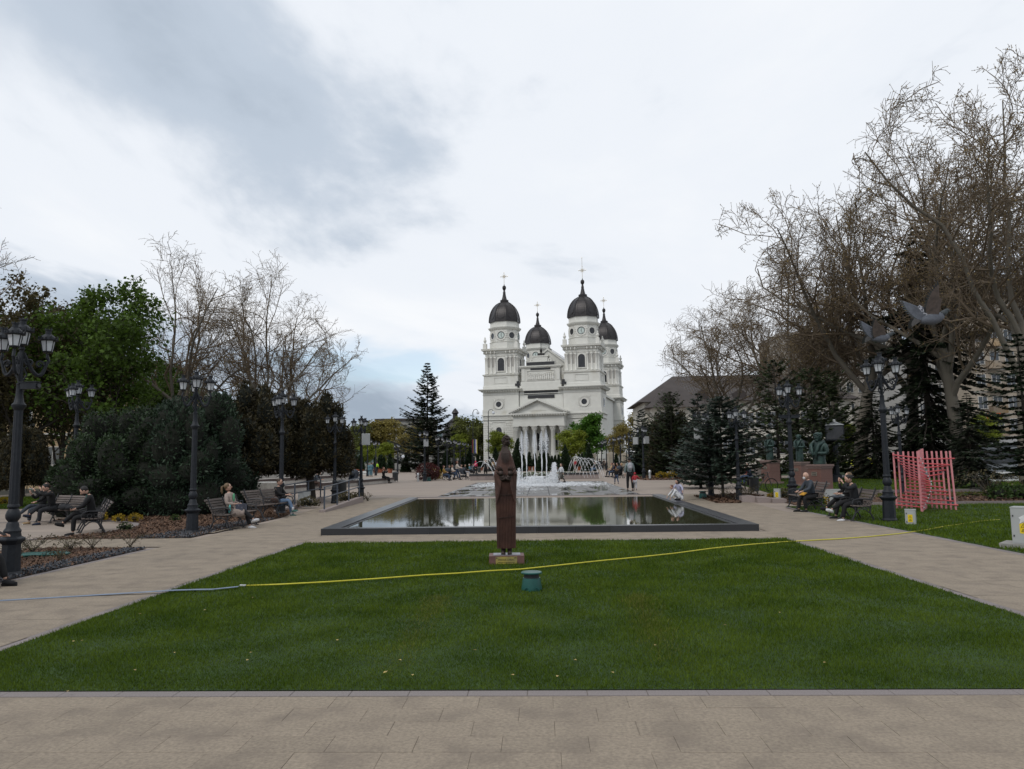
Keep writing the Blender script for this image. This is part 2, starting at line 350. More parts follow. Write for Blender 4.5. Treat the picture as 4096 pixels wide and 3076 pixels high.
# ------------------------------------------------------------------ reflecting pool with black granite rim
PF, PB = 20.32, 37.45
def px_l(y): return -5.98-(y-PF)/(PB-PF)*.62
def px_r(y): return 5.72+(y-PF)/(PB-PF)*.16
pool = empty('reflecting_pool', (0, PF, 0), 0, 'long shallow pool with a low black granite rim behind the lawn', 'pool')
def pl(b): # pool parts are given in world space
    b.v = [(p[0], p[1]-PF, p[2]) for p in b.v]; return b
RT = .172
n = 12
for i in range(n):
    x0 = -5.98+(5.72+5.98)*i/n; x1 = -5.98+(5.72+5.98)*(i+1)/n
    b = MB(); b.prism([(x0+.002, PF), (x1-.002, PF), (x1-.002, PF+.33), (x0+.002, PF+.33)], -.05, RT); pl(b).build('rim_block', M_black, pool)
n = 15
for s in (0, 1):
    for i in range(n):
        y0 = PF+.332+(PB-PF-.332)*i/n; y1 = PF+.332+(PB-PF-.332)*(i+1)/n-.004; b = MB()
        if s == 0: b.prism([(px_l(y0), y0), (px_l(y0)+.46, y0), (px_l(y1)+.46, y1), (px_l(y1), y1)], -.05, RT)
        else: b.prism([(px_r(y0)-.46, y0), (px_r(y0), y0), (px_r(y1), y1), (px_r(y1)-.46, y1)], -.05, RT)
        pl(b).build('rim_block', M_black, pool)
    b = MB()   # slotted overflow channel along the inner edge
    if s == 0: b.prism([(px_l(PF)+.463, PF+.34), (px_l(PF)+.53, PF+.34), (px_l(PB)+.53, PB), (px_l(PB)+.463, PB)], .02, RT-.03)
    else: b.prism([(px_r(PF)-.53, PF+.34), (px_r(PF)-.463, PF+.34), (px_r(PB)-.463, PB), (px_r(PB)-.53, PB)], .02, RT-.03)
    pl(b).build('channel', mat('channel_steel', (.05, .05, .055), rough=.4, metallic=.6), pool)
def water_mat():
    mt = bpy.data.materials.new('pool_water'); mt.use_nodes = True; N = mt.node_tree.nodes; L = mt.node_tree.links; b = N['Principled BSDF']
    b.inputs['Base Color'].default_value = (.055, .055, .03, 1); b.inputs['Roughness'].default_value = .015; b.inputs['IOR'].default_value = 1.45; b.inputs['Specular IOR Level'].default_value = .6
    g = N.new('ShaderNodeNewGeometry'); hs = []
    for sc, st, amt in ((1.0, (2.2, 6.5, 1), 1.0), (1.0, (7, 17, 1), .35)):
        mp = N.new('ShaderNodeMapping'); mp.inputs['Scale'].default_value = st; L.new(g.outputs['Position'], mp.inputs[0])
        n = N.new('ShaderNodeTexNoise'); n.inputs['Scale'].default_value = sc; n.inputs['Detail'].default_value = 3; L.new(mp.outputs[0], n.inputs['Vector'])
        m = N.new('ShaderNodeMath'); m.operation = 'MULTIPLY'; L.new(n.outputs[0], m.inputs[0]); m.inputs[1].default_value = amt; hs.append(m.outputs[0])
    a = N.new('ShaderNodeMath'); a.operation = 'ADD'; L.new(hs[0], a.inputs[0]); L.new(hs[1], a.inputs[1])
    # calmer in front, ruffled towards the fountain
    sp = N.new('ShaderNodeSeparateXYZ'); L.new(g.outputs['Position'], sp.inputs[0]); mr = N.new('ShaderNodeMapRange'); L.new(sp.outputs[1], mr.inputs[0]); mr.inputs[1].default_value = 22; mr.inputs[2].default_value = 38; mr.inputs[3].default_value = .004; mr.inputs[4].default_value = .06
    bp = N.new('ShaderNodeBump'); bp.inputs['Distance'].default_value = .05; L.new(mr.outputs[0], bp.inputs['Strength']); L.new(a.outputs[0], bp.inputs['Height']); L.new(bp.outputs[0], b.inputs['Normal'])
    return mt
M_water = water_mat()
wy0, wy1 = PF+.2, PB+.05
b = MB(); b.add([(px_l(wy0)+.2, wy0, .13), (px_r(wy0)-.2, wy0, .13), (px_r(wy1)-.2, wy1, .13), (px_l(wy1)+.2, wy1, .13)], [(0, 1, 2, 3)])
o = pl(b).build('water', M_water, pool)
# ------------------------------------------------------------------ wet fountain floor behind the pool
def wet_mat():
    mt = mat('wet_slab', (.15, .145, .14), (.095, .093, .09), scale=5, rough=.3, bump=.03, bscale=30, objrand=.12)
    N = mt.node_tree.nodes; L = mt.node_tree.links; b = N['Principled BSDF']; g = N.new('ShaderNodeNewGeometry'); mp = N.new('ShaderNodeMapping'); mp.inputs['Scale'].default_value = (1.1, .35, 1); L.new(g.outputs['Position'], mp.inputs[0])
    n = N.new('ShaderNodeTexNoise'); n.inputs['Scale'].default_value = .9; n.inputs['Detail'].default_value = 4; L.new(mp.outputs[0], n.inputs['Vector'])
    mr = N.new('ShaderNodeMapRange'); L.new(n.outputs[0], mr.inputs[0]); mr.inputs[1].default_value = .44; mr.inputs[2].default_value = .53; mr.inputs[3].default_value = .04; mr.inputs[4].default_value = .5; L.new(mr.outputs[0], b.inputs['Roughness'])
    return mt
M_wet = wet_mat()
pad = empty('fountain_floor', (0, 38, .16), 0, 'wet stone fountain floor of large slabs with dark joints', 'fountain floor')
b = MB(); b.b2(-5.3, 4.95, -.3, 24, -.06, -.007); b.build('joint_bed', mat('joint_black', (.02, .02, .02), rough=.6), pad)
nx, ny = 9, 9
for i in range(nx):
    for j in range(ny):
        w = 10.2/nx; d = 23.6/ny
        link('slab', slab_mesh(w-.05, d-.04, M_wet, 'wet_slab') if i+j == 0 else bpy.data.meshes['wet_slab'], pad, (-5.28+w*(i+.5), -.1+d*(j+.5), .004))
b = MB(); b.b2(-6.2, 5.9, -.52, -.14, -.08, .012); b.build('threshold', M_kerb, pad)
# ------------------------------------------------------------------ mulch beds, gravel
M_mulch = mat('bark_mulch', (.105, .058, .034), (.055, .031, .02), scale=22, rough=.95, bump=.7, bscale=55, detail=8)
M_chip = mat('bark_chip', (.15, .085, .05), (.07, .04, .026), scale=3, rough=.9, island=.5)
M_grav = mat('slate_gravel', (.05, .055, .065), (.09, .095, .105), scale=3, rough=.75, island=.5)
def chips(name, parent, poly, n, size, m, seed, flat=.5):
    g = np.random.default_rng(seed); xs = [p[0] for p in poly]; ys = [p[1] for p in poly]
    q = np.stack([g.uniform(min(xs), max(xs), n*3), g.uniform(min(ys), max(ys), n*3)], 1); c = np.zeros(len(q), bool); j = len(poly)-1
    for i in range(len(poly)):
        (xi, yi), (xj, yj) = poly[i], poly[j]; c ^= ((yi > q[:, 1]) != (yj > q[:, 1])) & (q[:, 0] < (xj-xi)*(q[:, 1]-yi)/(yj-yi+1e-9)+xi); j = i
    q = q[c][:n]; n = len(q); s = size*g.uniform(.5, 1.4, n); a = g.uniform(0, 6.28, n); T = g.normal(0, flat, (n, 2)); z = np.interp(q[:, 1], [27, 37.5], [0, .16])+.014+g.uniform(0, .03, n)
    base = np.array([(-1, -.5), (1, -.6), (1.1, .5), (-.9, .6)]); V = np.empty((n, 4, 3))
    for k in range(4):
        u, v = base[k]; x = (u*np.cos(a)-v*np.sin(a))*s; yv = (u*np.sin(a)+v*np.cos(a))*s
        V[:, k, 0] = q[:, 0]+x; V[:, k, 1] = q[:, 1]+yv; V[:, k, 2] = z+x*T[:, 0]+yv*T[:, 1]
    o = link(name, npmesh(name, V.reshape(-1, 3), np.arange(4*n).reshape(n, 4), m), parent); tag(o, kind='stuff'); return o
bedA = [(-9.26, 12.2), (-9.26, 17.55), (-11.8, 17.8), (-13.2, 16.9), (-16.5, 16.4), (-16.5, 12.2)]
A = sheet('mulch_bed', bedA, .006, M_mulch); chips('bark_chips', A, bedA, 16000, .019, M_chip, 11)
gv = [(-9.27, 12.2), (-9.27, 17.5), (-9.75, 17.45), (-9.9, 12.2)]
sheet('gravel_strip', gv, .012, M_grav, parent=A); chips('gravel', A, gv, 6000, .016, M_grav, 12, .8)
CC, CRD = (-17.0, 22.6), 4.25
arc = [(CC[0]+CRD*math.cos(R(t)), CC[1]+CRD*math.sin(R(t))) for t in range(-40, 121, 10)]
bedB = [(-9.42, 19.95), (-9.42, 21.6)]+[(-9.42, 27.5), (-9.9, 30.5), (-12, 33), (-17.2, 33)]+arc[::-1][2:]
B = sheet('mulch_bed', bedB, .006, M_mulch); chips('bark_chips', B, bedB, 22000, .024, M_chip, 13)
gv = [(-9.43, 19.97), (-9.43, 26.5), (-10.0, 26.5), (-10.9, 20.0)]
sheet('gravel_strip', gv, .012, M_grav, parent=B); chips('gravel', B, gv, 6000, .018, M_grav, 14, .8)
# paved insets under the benches on the left
sheet('bench_paving', [(-10.55, 21.2), (-9.3, 21.2), (-9.3, 23.2), (-10.55, 23.2)], .019, M_slab)
# kerb ring of the round bench place
b = MB(); ring = [(CC[0]+(CRD)*math.cos(R(t)), CC[1]+CRD*math.sin(R(t))) for t in range(-60, 131, 5)]
for i in range(len(ring)-1):
    (x0, y0), (x1, y1) = ring[i], ring[i+1]; k = (CRD-.22)/CRD
    q = [(x0, y0), (x1, y1), (CC[0]+(x1-CC[0])*k, CC[1]+(y1-CC[1])*k), (CC[0]+(x0-CC[0])*k, CC[1]+(y0-CC[1])*k)]
    b.add([(p[0], p[1], zg(p[1])+.004) for p in q], [(0, 1, 2, 3)])
tag(b.build('kerb_ring', M_kerb, plaza), kind='stuff')
# right-hand beds
bedC = [tuple(G(a, c)[:2]) for a, c in ((2775, 1985), (2868, 2013), (2962, 2013), (2972, 1995), (3060, 1984), (2960, 1975))]
C = sheet('mulch_bed', bedC, .006, M_mulch); chips('bark_chips', C, bedC, 3500, .04, M_chip, 15)
bedD = [(9.9, 30), (34, 30), (34, 36.2), (10.6, 36.2), (9.9, 33)]
D = sheet('mulch_bed', bedD, .016, M_mulch); chips('bark_chips', D, bedD, 9000, .04, M_chip, 16)
b = MB()
for i in range(30):
    x0 = 11+i*.75; b.b2(x0, x0+.742, 36.25, 36.45, .05, .30)
tag(b.build('kerb_row', M_kerb, plaza), kind='stuff')
b = MB()
for i in range(30):
    x0 = 10.2+i*.75; b.b2(x0, x0+.742, 29.6, 29.75, -.03, .13)
tag(b.build('kerb_row', M_kerb, plaza), kind='stuff')
bedE = [tuple(G(a, c)[:2]) for a, c in ((2545, 1915), (2575, 1920), (2790, 1918), (2830, 1906), (2560, 1904))]
E_ = sheet('mulch_bed', bedE, .010, mat('red_mulch', (.11, .035, .03), (.06, .03, .025), scale=2, rough=.95)); chips('bark_chips', E_, bedE, 2500, .07, M_chip, 17)
sheet('verge', [(9.5, 74), (34, 70), (34, 84), (10, 84)], .004, M_lawn)
# street beyond the trees on the right
sheet('street', [(20, 62.5), (60, 58), (75, 80), (30, 92)], -.006, M_asph)
# ------------------------------------------------------------------ cathedral (built in its own frame: x along the front, y backwards)
CA = R(12.84)
cath = empty('cathedral', (1.06, 168.0, .1), -CA, 'white domed cathedral with four towers behind the fountain', 'cathedral')
M_cw = mat('cathedral_plaster', (.66, .65, .60), (.60, .59, .54), scale=.7, rough=.85, bump=.05, bscale=9, dirt=((.50, .46, .36), .35, .60, .95), detail=7)
M_cw2 = mat('cathedral_trim', (.69, .675, .625), (.62, .605, .555), scale=1.2, rough=.85, dirt=((.45, .42, .34), .5, .60, .95), detail=7)
M_cgrey = mat('recess_shade', (.40, .385, .35), (.35, .335, .31), scale=.8, rough=.85)  # darker grey puts the shade of recesses and niche into the colour
M_dome = mat('dome_copper', (.026, .023, .023), (.040, .036, .036), scale=1.5, rough=.42, metallic=.35, bump=.08, bscale=10, dirt=((.055, .045, .042), .8, .62, .9))
M_cglass = mat('dark_glass', (.02, .022, .026), (.035, .036, .04), scale=2, rough=.15)
M_insc = mat('black_plaque', (.022, .022, .024), (.03, .03, .032), scale=3, rough=.35)
M_gold = mat('gilt_metal', (.50, .42, .28), (.42, .36, .26), scale=5, rough=.35, metallic=.8)
def archpoly(w, h, seg=8):
    r = w/2; return [(-r, 0), (r, 0)]+[(r*math.cos(math.pi*i/seg), h-r+r*math.sin(math.pi*i/seg)) for i in range(seg+1)]
def disc(b, c, r, th, seg=16, ax='y'):
    M = Matrix.Translation(c); b.plate([(r*math.cos(2*math.pi*i/seg), r*math.sin(2*math.pi*i/seg)) for i in range(seg)], M, th)
def ringp(b, c, r0, r1, th, seg=20, M0=None):
    M = (M0 or Matrix()) @ Matrix.Translation(c)
    for i in range(seg):
        a, e = 2*math.pi*i/seg, 2*math.pi*(i+1)/seg
        b.plate([(r0*math.cos(a), r0*math.sin(a)), (r1*math.cos(a), r1*math.sin(a)), (r1*math.cos(e), r1*math.sin(e)), (r0*math.cos(e), r0*math.sin(e))], M, th)
def sqmold(b, h, prof, n=4, rot=math.pi/4, cx=0, cy=0):
    """moulding swept round a square or octagon: prof is (half width, z) list"""
    k = 1/math.cos(math.pi/n); b.lathe([(r*k, z) for r, z in prof], n, (cx, cy, 0), rot)
# --- a tower above the main cornice -----------------------------------------------------------------
def make_tower():
    b = MB()
    sqmold(b, 0, [(4.1, 17.3), (4.1, 18.3), (3.98, 18.45), (3.92, 20.55), (4.15, 20.7), (4.2, 20.95), (3.55, 21.0), (3.5, 25.0), (3.62, 25.1), (3.62, 25.75), (3.9, 25.85), (3.95, 26.15), (4.35, 26.35), (4.42, 26.75), (3.3, 26.85)])
    sqmold(b, 0, [(3.22, 26.8), (3.22, 28.35), (3.35, 28.45), (3.12, 28.5), (3.08, 31.2), (3.25, 31.3), (3.5, 31.65), (3.55, 31.85), (3.1, 31.95), (3.08, 33.25)], 8, math.pi/8)
    t = b.build('tower', M_cw, cath)
    d = MB(); prof = []
    for i in range(11):
        u = i/10; prof.append((3.3*math.sqrt(1-(.955*u)**2.1), 33.2+u*4.7))
    sqmold(d, 0, [(3.3, 33.12)]+prof+[(.9, 38.0)], 8, math.pi/8)
    dm = d.build('dome', M_dome, t)
    d = MB()
    for k in range(8):       # raised ribs at the corners and rims round the panels
        a = math.pi/8+k*math.pi/4; kk = 1/math.cos(math.pi/8)
        d.tube([(r*kk*math.cos(a), r*kk*math.sin(a), z) for r, z in prof], .13, 5)
        for s in (-1, 1):
            pts = []
            for i, (r, z) in enumerate(prof[1:9]):
                w = r*math.tan(math.pi/8)*.62*(1 if i else .25); c = math.pi/4*k; x, y = r+.02, s*w
                pts.append((x*math.cos(c)-y*math.sin(c), x*math.sin(c)+y*math.cos(c), z))
            d.tube(pts, .06, 4)
    d.build('rib', M_dome, t)
    d = MB(); d.lathe([(.9, 37.75), (1.0, 38.0), (.98, 38.5), (.62, 38.65), (.45, 39.3), (.30, 40.1), (.34, 40.3), (.24, 40.5), (.22, 40.9), (.38, 41.1), (.46, 41.45), (.38, 41.8), (.12, 42.0), (.06, 42.3)], 12)
    d.build('lantern', M_dome, t, 'auto')
    d = MB(); d.tube([(0, 0, 42.2), (0, 0, 45.0)], .05, 6); d.tube([(-.75, 0, 44.1), (.75, 0, 44.1)], .05, 6); ringp(d, (0, 0, 44.1), .2, .32, .08, 12)
    for k in range(12):
        a = 2*math.pi*k/12; l = .62 if k % 3 else .8; d.tube([(.3*math.cos(a), 0, 44.1+.3*math.sin(a)), (l*math.cos(a), 0, 44.1+l*math.sin(a))], .022, 4)
    for p in ((-.8, 44.1), (.8, 44.1), (0, 45.0)): d.ball((p[0], 0, p[1]), .1, 6, 4)
    d.build('cross', M_gold, t)
    wp = MB(); wp.plate(archpoly(1.5, 2.9), Matrix.Translation((0, -3.53, 21.75)), .06); wm = wp.mesh('window', M_cglass)
    fr = MB()
    for i in range(14):
        a0, a1 = math.pi*i/14, math.pi*(i+1)/14; fr.plate([(.77*math.cos(a0), .77*math.sin(a0)), (1.05*math.cos(a0), 1.05*math.sin(a0)), (1.05*math.cos(a1), 1.05*math.sin(a1)), (.77*math.cos(a1), .77*math.sin(a1))], Matrix.Translation((0, -3.55, 23.88)), .16)
    fr.box((-.9, -3.55, 22.85), (.27, .16, 2.1)); fr.box((.9, -3.55, 22.85), (.27, .16, 2.1)); fr.box((0, -3.6, 21.62), (2.2, .3, .2)); frm = fr.mesh('window_frame', M_cw2)
    cm = MB(); cm.lathe([(.30, 21.0), (.30, 21.25), (.22, 21.3), (.20, 24.5), (.28, 24.6), (.30, 24.95)], 10); cmm = cm.mesh('column', M_cw2, True)
    ur = MB(); ur.box((0, 0, 27.4), (.8, .8, 1.2)); ur.lathe([(.25, 28.0), (.14, 28.15), (.36, 28.55), (.34, 28.8), (.14, 29.0), (.2, 29.15), (.05, 29.6)], 10); urm = ur.mesh('urn', M_cw2)
    rc = MB(); rc.box((0, 0, 22.9), (.62, .04, 3.9)); rcm = rc.mesh('panel', M_cgrey)
    mt_ = MB(); mt_.box((0, 0, 25.95), (.22, .5, .5)); mtm = mt_.mesh('bracket', M_cw2)
    pn = MB()
    for (x, w, z, h) in ((0, 2.9, 18.9, .07), (0, 2.9, 20.2, .07), (-1.45, .07, 19.55, 1.3), (1.45, .07, 19.55, 1.3)): pn.box((x, -3.98, z), (w, .12, h))
    pnm = pn.mesh('frame', M_cw2)
    for f in range(4):
        a = f*math.pi/2
        def put(nm, me, x=0, y=0): 
            o = link(nm, me, t, (x*math.cos(a)-y*math.sin(a), x*math.sin(a)+y*math.cos(a), 0), a); return o
        if f == 2: continue
        put('window', wm); put('window_frame', frm); put('frame', pnm)
        for x in (-3.2, -2.25, -1.32, 1.32, 2.25, 3.2): put('column', cmm, x, -3.62); put('bracket', mtm, x, -3.95)
        for x in (-2.72, -1.78, 1.78, 2.72): put('panel', rcm, x, -3.51)
    for sx in (-1, 1):
        for sy in (-1, 1): link('urn', urm, t, (sx*3.65, sy*3.65, 0))
    # octagon: clocks to the four fronts, round windows on the slants
    ck = MB(); ck.cm = 0; ringp(ck, (0, -3.16, 29.9), .86, 1.16, .16, 18); ck.cm = 1; disc(ck, (0, -3.12, 29.9), .86, .05); ck.cm = 2
    ringp(ck, (0, -3.17, 29.9), .74, .86, .10, 18); ck.plate([(-.05, -.1), (.05, -.1), (.03, .5), (-.03, .5)], Matrix.Translation((0, -3.18, 29.9)) @ Matrix.Rotation(R(8), 4, 'Y'), .03)
    ck.plate([(-.05, -.12), (.05, -.12), (.025, .68), (-.025, .68)], Matrix.Translation((0, -3.19, 29.9)) @ Matrix.Rotation(R(158), 4, 'Y'), .03)
    for k in range(12): ck.box((.64*math.cos(k*math.pi/6), -3.16, 29.9+.64*math.sin(k*math.pi/6)), (.07, .05, .07))
    ck.cm = 0
    for k in range(16): ck.ball((1.2*math.cos(k*math.pi/8), -3.14, 29.9+1.2*math.sin(k*math.pi/8)), .13, 6, 4)
    ckm = ck.mesh('clock', [M_cw2, mat('clock_face', (.55, .62, .58), (.5, .57, .54), scale=3, rough=.4), M_insc])
    rw = MB(); rw.cm = 0; disc(rw, (0, -3.12, 29.9), .72, .05); rw.cm = 1; ringp(rw, (0, -3.16, 29.9), .72, .95, .14, 16)
    for k in range(16):
        a0 = math.pi*k/8; rw.plate([(.98, -.1), (1.32, -.13), (1.32, .13), (.98, .1)], Matrix.Translation((0, -3.13, 29.9)) @ Matrix.Rotation(a0, 4, 'Y'), .08)
    rwm = rw.mesh('round_window', [M_cglass, M_cw2])
    for k in range(8): link('clock' if k % 2 == 0 else 'round_window', ckm if k % 2 == 0 else rwm, t, (0, 0, 0), k*math.pi/4)
    return t
tw = make_tower(); TX, TY = 9.13, 33.9
for i, (x, y) in enumerate(((-TX, 0), (TX, 0), (-TX, TY), (TX, TY))):
    o = tw if i == 0 else copy_tree(tw, cath); o.location = (x, y, 0)
b = MB(); b.tube([(TX, 0, 45), (TX, 0, 47)], .04, 5); b.ball((TX, 0, 47), .1, 6, 4); b.build('lightning_rod', M_gold, cath)
# --- lower body --------------------------------------------------------------------------------------
def band(b, x0, x1, y0, y1, segs):
    """storeys of a block with mouldings: segs is (z0, z1, projection)"""
    for z0, z1, p in segs: b.b2(x0-p, x1+p, y0-p, y1+p, z0, z1)
low = [(0, 1.3, .25), (1.3, 10.7, 0), (10.7, 10.9, .22), (10.9, 11.65, .1), (11.65, 11.9, .35), (11.9, 13.0, .12), (13.0, 16.3, 0), (16.3, 16.42, .1), (16.42, 17.0, .02), (17.0, 17.25, .35), (17.25, 17.45, .75), (17.45, 17.6, .95)]
for i, (x, y) in enumerate(((-TX, 0), (TX, 0), (-TX, TY), (TX, TY))):
    b = MB(); band(b, x-4.1, x+4.1, y-4.1, y+4.1, low); b.build('tower_base', M_cw, cath)
b = MB(); b.b2(-4.9, 4.9, -3.7, 36, 0, 17.2); b.b2(-11.5, 11.5, 4.3, 29.6, 0, 16.5); b.b2(-12, 12, 4.25, 29.65, 16.5, 17.0); b.b2(-4.95, 4.95, -4.35, -3.69, 17.0, 17.6); b.b2(-5.0, 5.0, -4.0, -3.69, 16.3, 16.42); b.build('nave_wall', M_cw, cath)
dn = MB(); dn.box((0, 0, 0), (.25, .35, .28)); dnm = dn.mesh('dentil', M_cw2)
for x0, x1, y in ((-13.2, -5.1, -4.55), (5.1, 13.2, -4.55), (-4.9, 4.9, -4.1)):
    n = int((x1-x0)/.55)
    for i in range(n): link('dentil', dnm, cath, (x0+(i+.5)*(x1-x0)/n, y, 17.1))
n = 15
for i in range(n): link('dentil', dnm, cath, (13.2+.55, -4.1+(i+.5)*8.2/n, 17.1), math.pi/2); link('dentil', dnm, cath, (13.2+.55, TY-4.1+(i+.5)*8.2/n, 17.1), math.pi/2)
b = MB()     # wave ornament on the lower frieze
for x0, x1 in ((-13.1, -6.6), (6.6, 13.1)):
    n = int((x1-x0)/.62)
    for i in range(n):
        x = x0+(i+.5)*.62; ringp(b, (x, -4.24, 11.28), .14, .23, .08, 8); b.box((x+.3, -4.23, 11.28), (.1, .06, .5), 0)
for i in range(12): ringp(b, (0, 0, 0), .14, .23, .08, 8, Matrix.Translation((13.34, TY-3.8+i*.66, 11.28)) @ Matrix.Rotation(math.pi/2, 4, 'Z'))
b.build('frieze', M_cw2, cath)
# rusticated stone blocks of the lower storey
blk = {}
def block(w, x, y, z, rz=0.0):
    k = round(w, 1)
    if k not in blk:
        q = MB(); c = .04; X, Z = k/2-.02, .225
        q.add([(-X, .05, -Z), (X, .05, -Z), (X, .05, Z), (-X, .05, Z), (-X+c, -.05, -Z+c), (X-c, -.05, -Z+c), (X-c, -.05, Z-c), (-X+c, -.05, Z-c)], [(4, 5, 6, 7), (0, 1, 5, 4), (1, 2, 6, 5), (2, 3, 7, 6), (3, 0, 4, 7)])
        blk[k] = q.mesh('stone_block', M_cw2)
    link('stone_block', blk[k], cath, (x, y, z), rz)
for r_ in range(18):
    z = 1.6+r_*.5; off = .9 if r_ % 2 else 0
    for x0, x1 in ((-13.2, -6.2), (6.2, 13.2)):
        cuts = [x0]; c = x0+1.8-off
        while c < x1-.3: cuts.append(c); c += 1.8
        cuts.append(x1); wc = (x0+x1)/2+.5*(1 if x0 < 0 else -1); wc = -9.6 if x0 < 0 else 9.6
        for a, e in zip(cuts[:-1], cuts[1:]):
            if 5.6 < z < 10.5:      # window bay stays free
                for (p, q) in ((a, min(e, wc-1.45)), (max(a, wc+1.45), e)):
                    if q-p > .35: block(q-p, (p+q)/2, -4.14, z)
            elif e-a > .3: block(e-a, (a+e)/2, -4.14, z)
    for s_, yb in ((13.24, TY-4.1), ):
        for k in range(4): 
            y0 = yb+2.05*k
            if r_ > 5: block(2.0, s_, y0+1.02, z, math.pi/2)
for x in (-9.6, 9.6):      # arched windows of the lower storey and round windows above, one per bay
    q = MB(); q.plate(archpoly(1.25, 3.1), Matrix.Translation((x, -4.14, 6.0)), .1); q.build('window', M_cglass, cath)
    q = MB(); z0 = 6.0+3.1-.62
    for i in range(16):
        a0, a1 = math.pi*i/16, math.pi*(i+1)/16; q.plate([(.64*math.cos(a0), .64*math.sin(a0)), (1.15*math.cos(a0), 1.15*math.sin(a0)), (1.15*math.cos(a1), 1.15*math.sin(a1)), (.64*math.cos(a1), .64*math.sin(a1))], Matrix.Translation((x, -4.16, z0)), .22)
    for s in (-1, 1): q.box((x+s*.9, -4.16, 7.2), (.5, .22, 2.5))
    q.box((x, -4.22, 5.8), (2.7, .36, .3)); q.box((x, -4.14, 10.25), (2.8, .12, .12)); q.build('window_frame', M_cw2, cath)
    q = MB(); disc(q, (x, -4.2, 14.2), .62, .06); ringp(q, (x, -4.2, 14.2), .40, .44, .12, 14); q.build('round_window', M_cglass, cath)
    q = MB(); ringp(q, (x, -4.16, 14.2), .62, 1.0, .2, 20); ringp(q, (x, -4.2, 14.2), 1.0, 1.1, .28, 20)
    for k in range(24):
        a0 = 2*math.pi*k/24; l = 1.36/max(abs(math.cos(a0)), abs(math.sin(a0))); q.plate([(1.16, -.10), (l-.06, -.13), (l-.06, .13), (1.16, .10)], Matrix.Translation((x, -4.14, 14.2)) @ Matrix.Rotation(-a0, 4, 'Y'), .12)
    q.build('window_surround', M_cw2, cath)
# black inscription bands in the middle of the front
for nm, w, z, h, y in (('inscription_band', 7.6, 16.55, .78, -3.75), ('inscription_band', 6.0, 15.62, .72, -3.75)):
    q = MB(); q.box((0, y, z), (w, .16, h)); o = q.build(nm, M_insc, cath)
def lettering(txt, w, h, loc, parent, m, name='lettering', rx=math.pi/2, rz=0.0, th=.01):
    cu = bpy.data.curves.new(name, 'FONT'); cu.body = txt; cu.size = 1; cu.align_x = 'CENTER'; cu.align_y = 'CENTER'; cu.extrude = th
    o = bpy.data.objects.new(name, cu); COL.objects.link(o); bpy.context.view_layer.update()
    dx, dy = max(o.dimensions.x, .01), max(o.dimensions.y, .01)
    me = bpy.data.meshes.new_from_object(o); bpy.data.objects.remove(o); me.materials.append(m) if not me.materials else None
    co = np.empty(len(me.vertices)*3, np.float32); me.vertices.foreach_get('co', co); co = co.reshape(-1, 3); co[:, 0] *= w/dx; co[:, 1] *= h/dy; co[:, 1] -= (co[:, 1].max()+co[:, 1].min())/2; me.vertices.foreach_set('co', co.ravel()); me.update()
    t = bpy.data.objects.new(name, me); COL.objects.link(t); t.parent = parent; t.location = loc; t.rotation_euler = (rx, 0, rz); return t
# --- attic with relief, inscription and cross between the front towers --------------------------------
b = MB(); band(b, -4.35, 4.35, -3.9, -2.2, [(17.6, 18.7, .35), (18.7, 19.0, .15), (19.0, 22.0, 0), (22.0, 22.25, .25), (22.25, 22.5, .45)])
b.b2(-3.2, 3.2, -3.8, -2.4, 22.5, 23.4); b.b2(-1.55, 1.55, -3.7, -2.4, 23.4, 24.5); b.b2(-1.8, 1.8, -3.8, -2.3, 24.5, 24.75)
for s in (-1, 1):
    ringp(b, (s*2.0, -3.2, 23.7), .15, .42, .5, 10); b.b2(s*3.9-.35, s*3.9+.35, -4.0, -3.85, 19.2, 21.9)
b.build('attic', M_cw, cath)
b = MB(); b.box((0, -3.86, 22.95), (6.3, .16, .72)); b.build('inscription_band', M_insc, cath)
b = MB(); b.box((0, -3.95, 21.75), (4.5, .16, .45)); b.build('inscription_band', M_insc, cath)
b = MB(); g = random.Random(5)
for i in range(13):          # carved procession
    x = -2.8+5.6*i/12; h = 1.25+g.random()*.4
    b.lathe([(.2, 19.35), (.24, 19.6), (.17, 19.35+h*.6), (.2, 19.35+h*.75), (.06, 19.35+h*.82)], 7, (x, -3.95, 0)); b.ball((x, -4.0, 19.35+h*.92), .13, 6, 4)
    b.tube([(x, -4.05, 19.35+h*.7), (x+g.uniform(-.3, .3), -4.12, 19.35+h*(.5+g.random()*.4))], .05, 4)
for (x, w, z, h) in ((0, 6.2, 19.2, .12), (0, 6.2, 21.4, .12), (-3.1, .12, 20.3, 2.2), (3.1, .12, 20.3, 2.2)): b.box((x, -3.95, z), (w, .2, h))
b.build('relief', M_cw2, cath)
b = MB(); b.b2(-.75, .75, -3.4, -2.6, 24.75, 25.3); b.lathe([(.12, 25.3), (.32, 25.9), (.2, 26.3), (.05, 26.5), (.05, 29.5)], 8, (0, -3, 0)); b.tube([(-1.3, -3, 28.7), (1.3, -3, 28.7)], .06, 5); ringp(b, (0, -3, 28.7), .28, .45, .1, 12)
for k in range(12): b.tube([(.4*math.cos(k*.524), -3, 28.7+.4*math.sin(k*.524)), (.95*math.cos(k*.524), -3, 28.7+.95*math.sin(k*.524))], .03, 4)
b.build('cross', M_dome, cath)
for s in (-1, 1):
    b = MB(); b.box((s*5.1, -4.1, 18.4), (1.3, .3, .55)); b.box((s*5.1, -4.1, 18.95), (.6, .3, .55)); b.box((s*5.1, -4.1, 17.7), (.22, .25, .9)); b.build('floodlight', M_insc, cath)
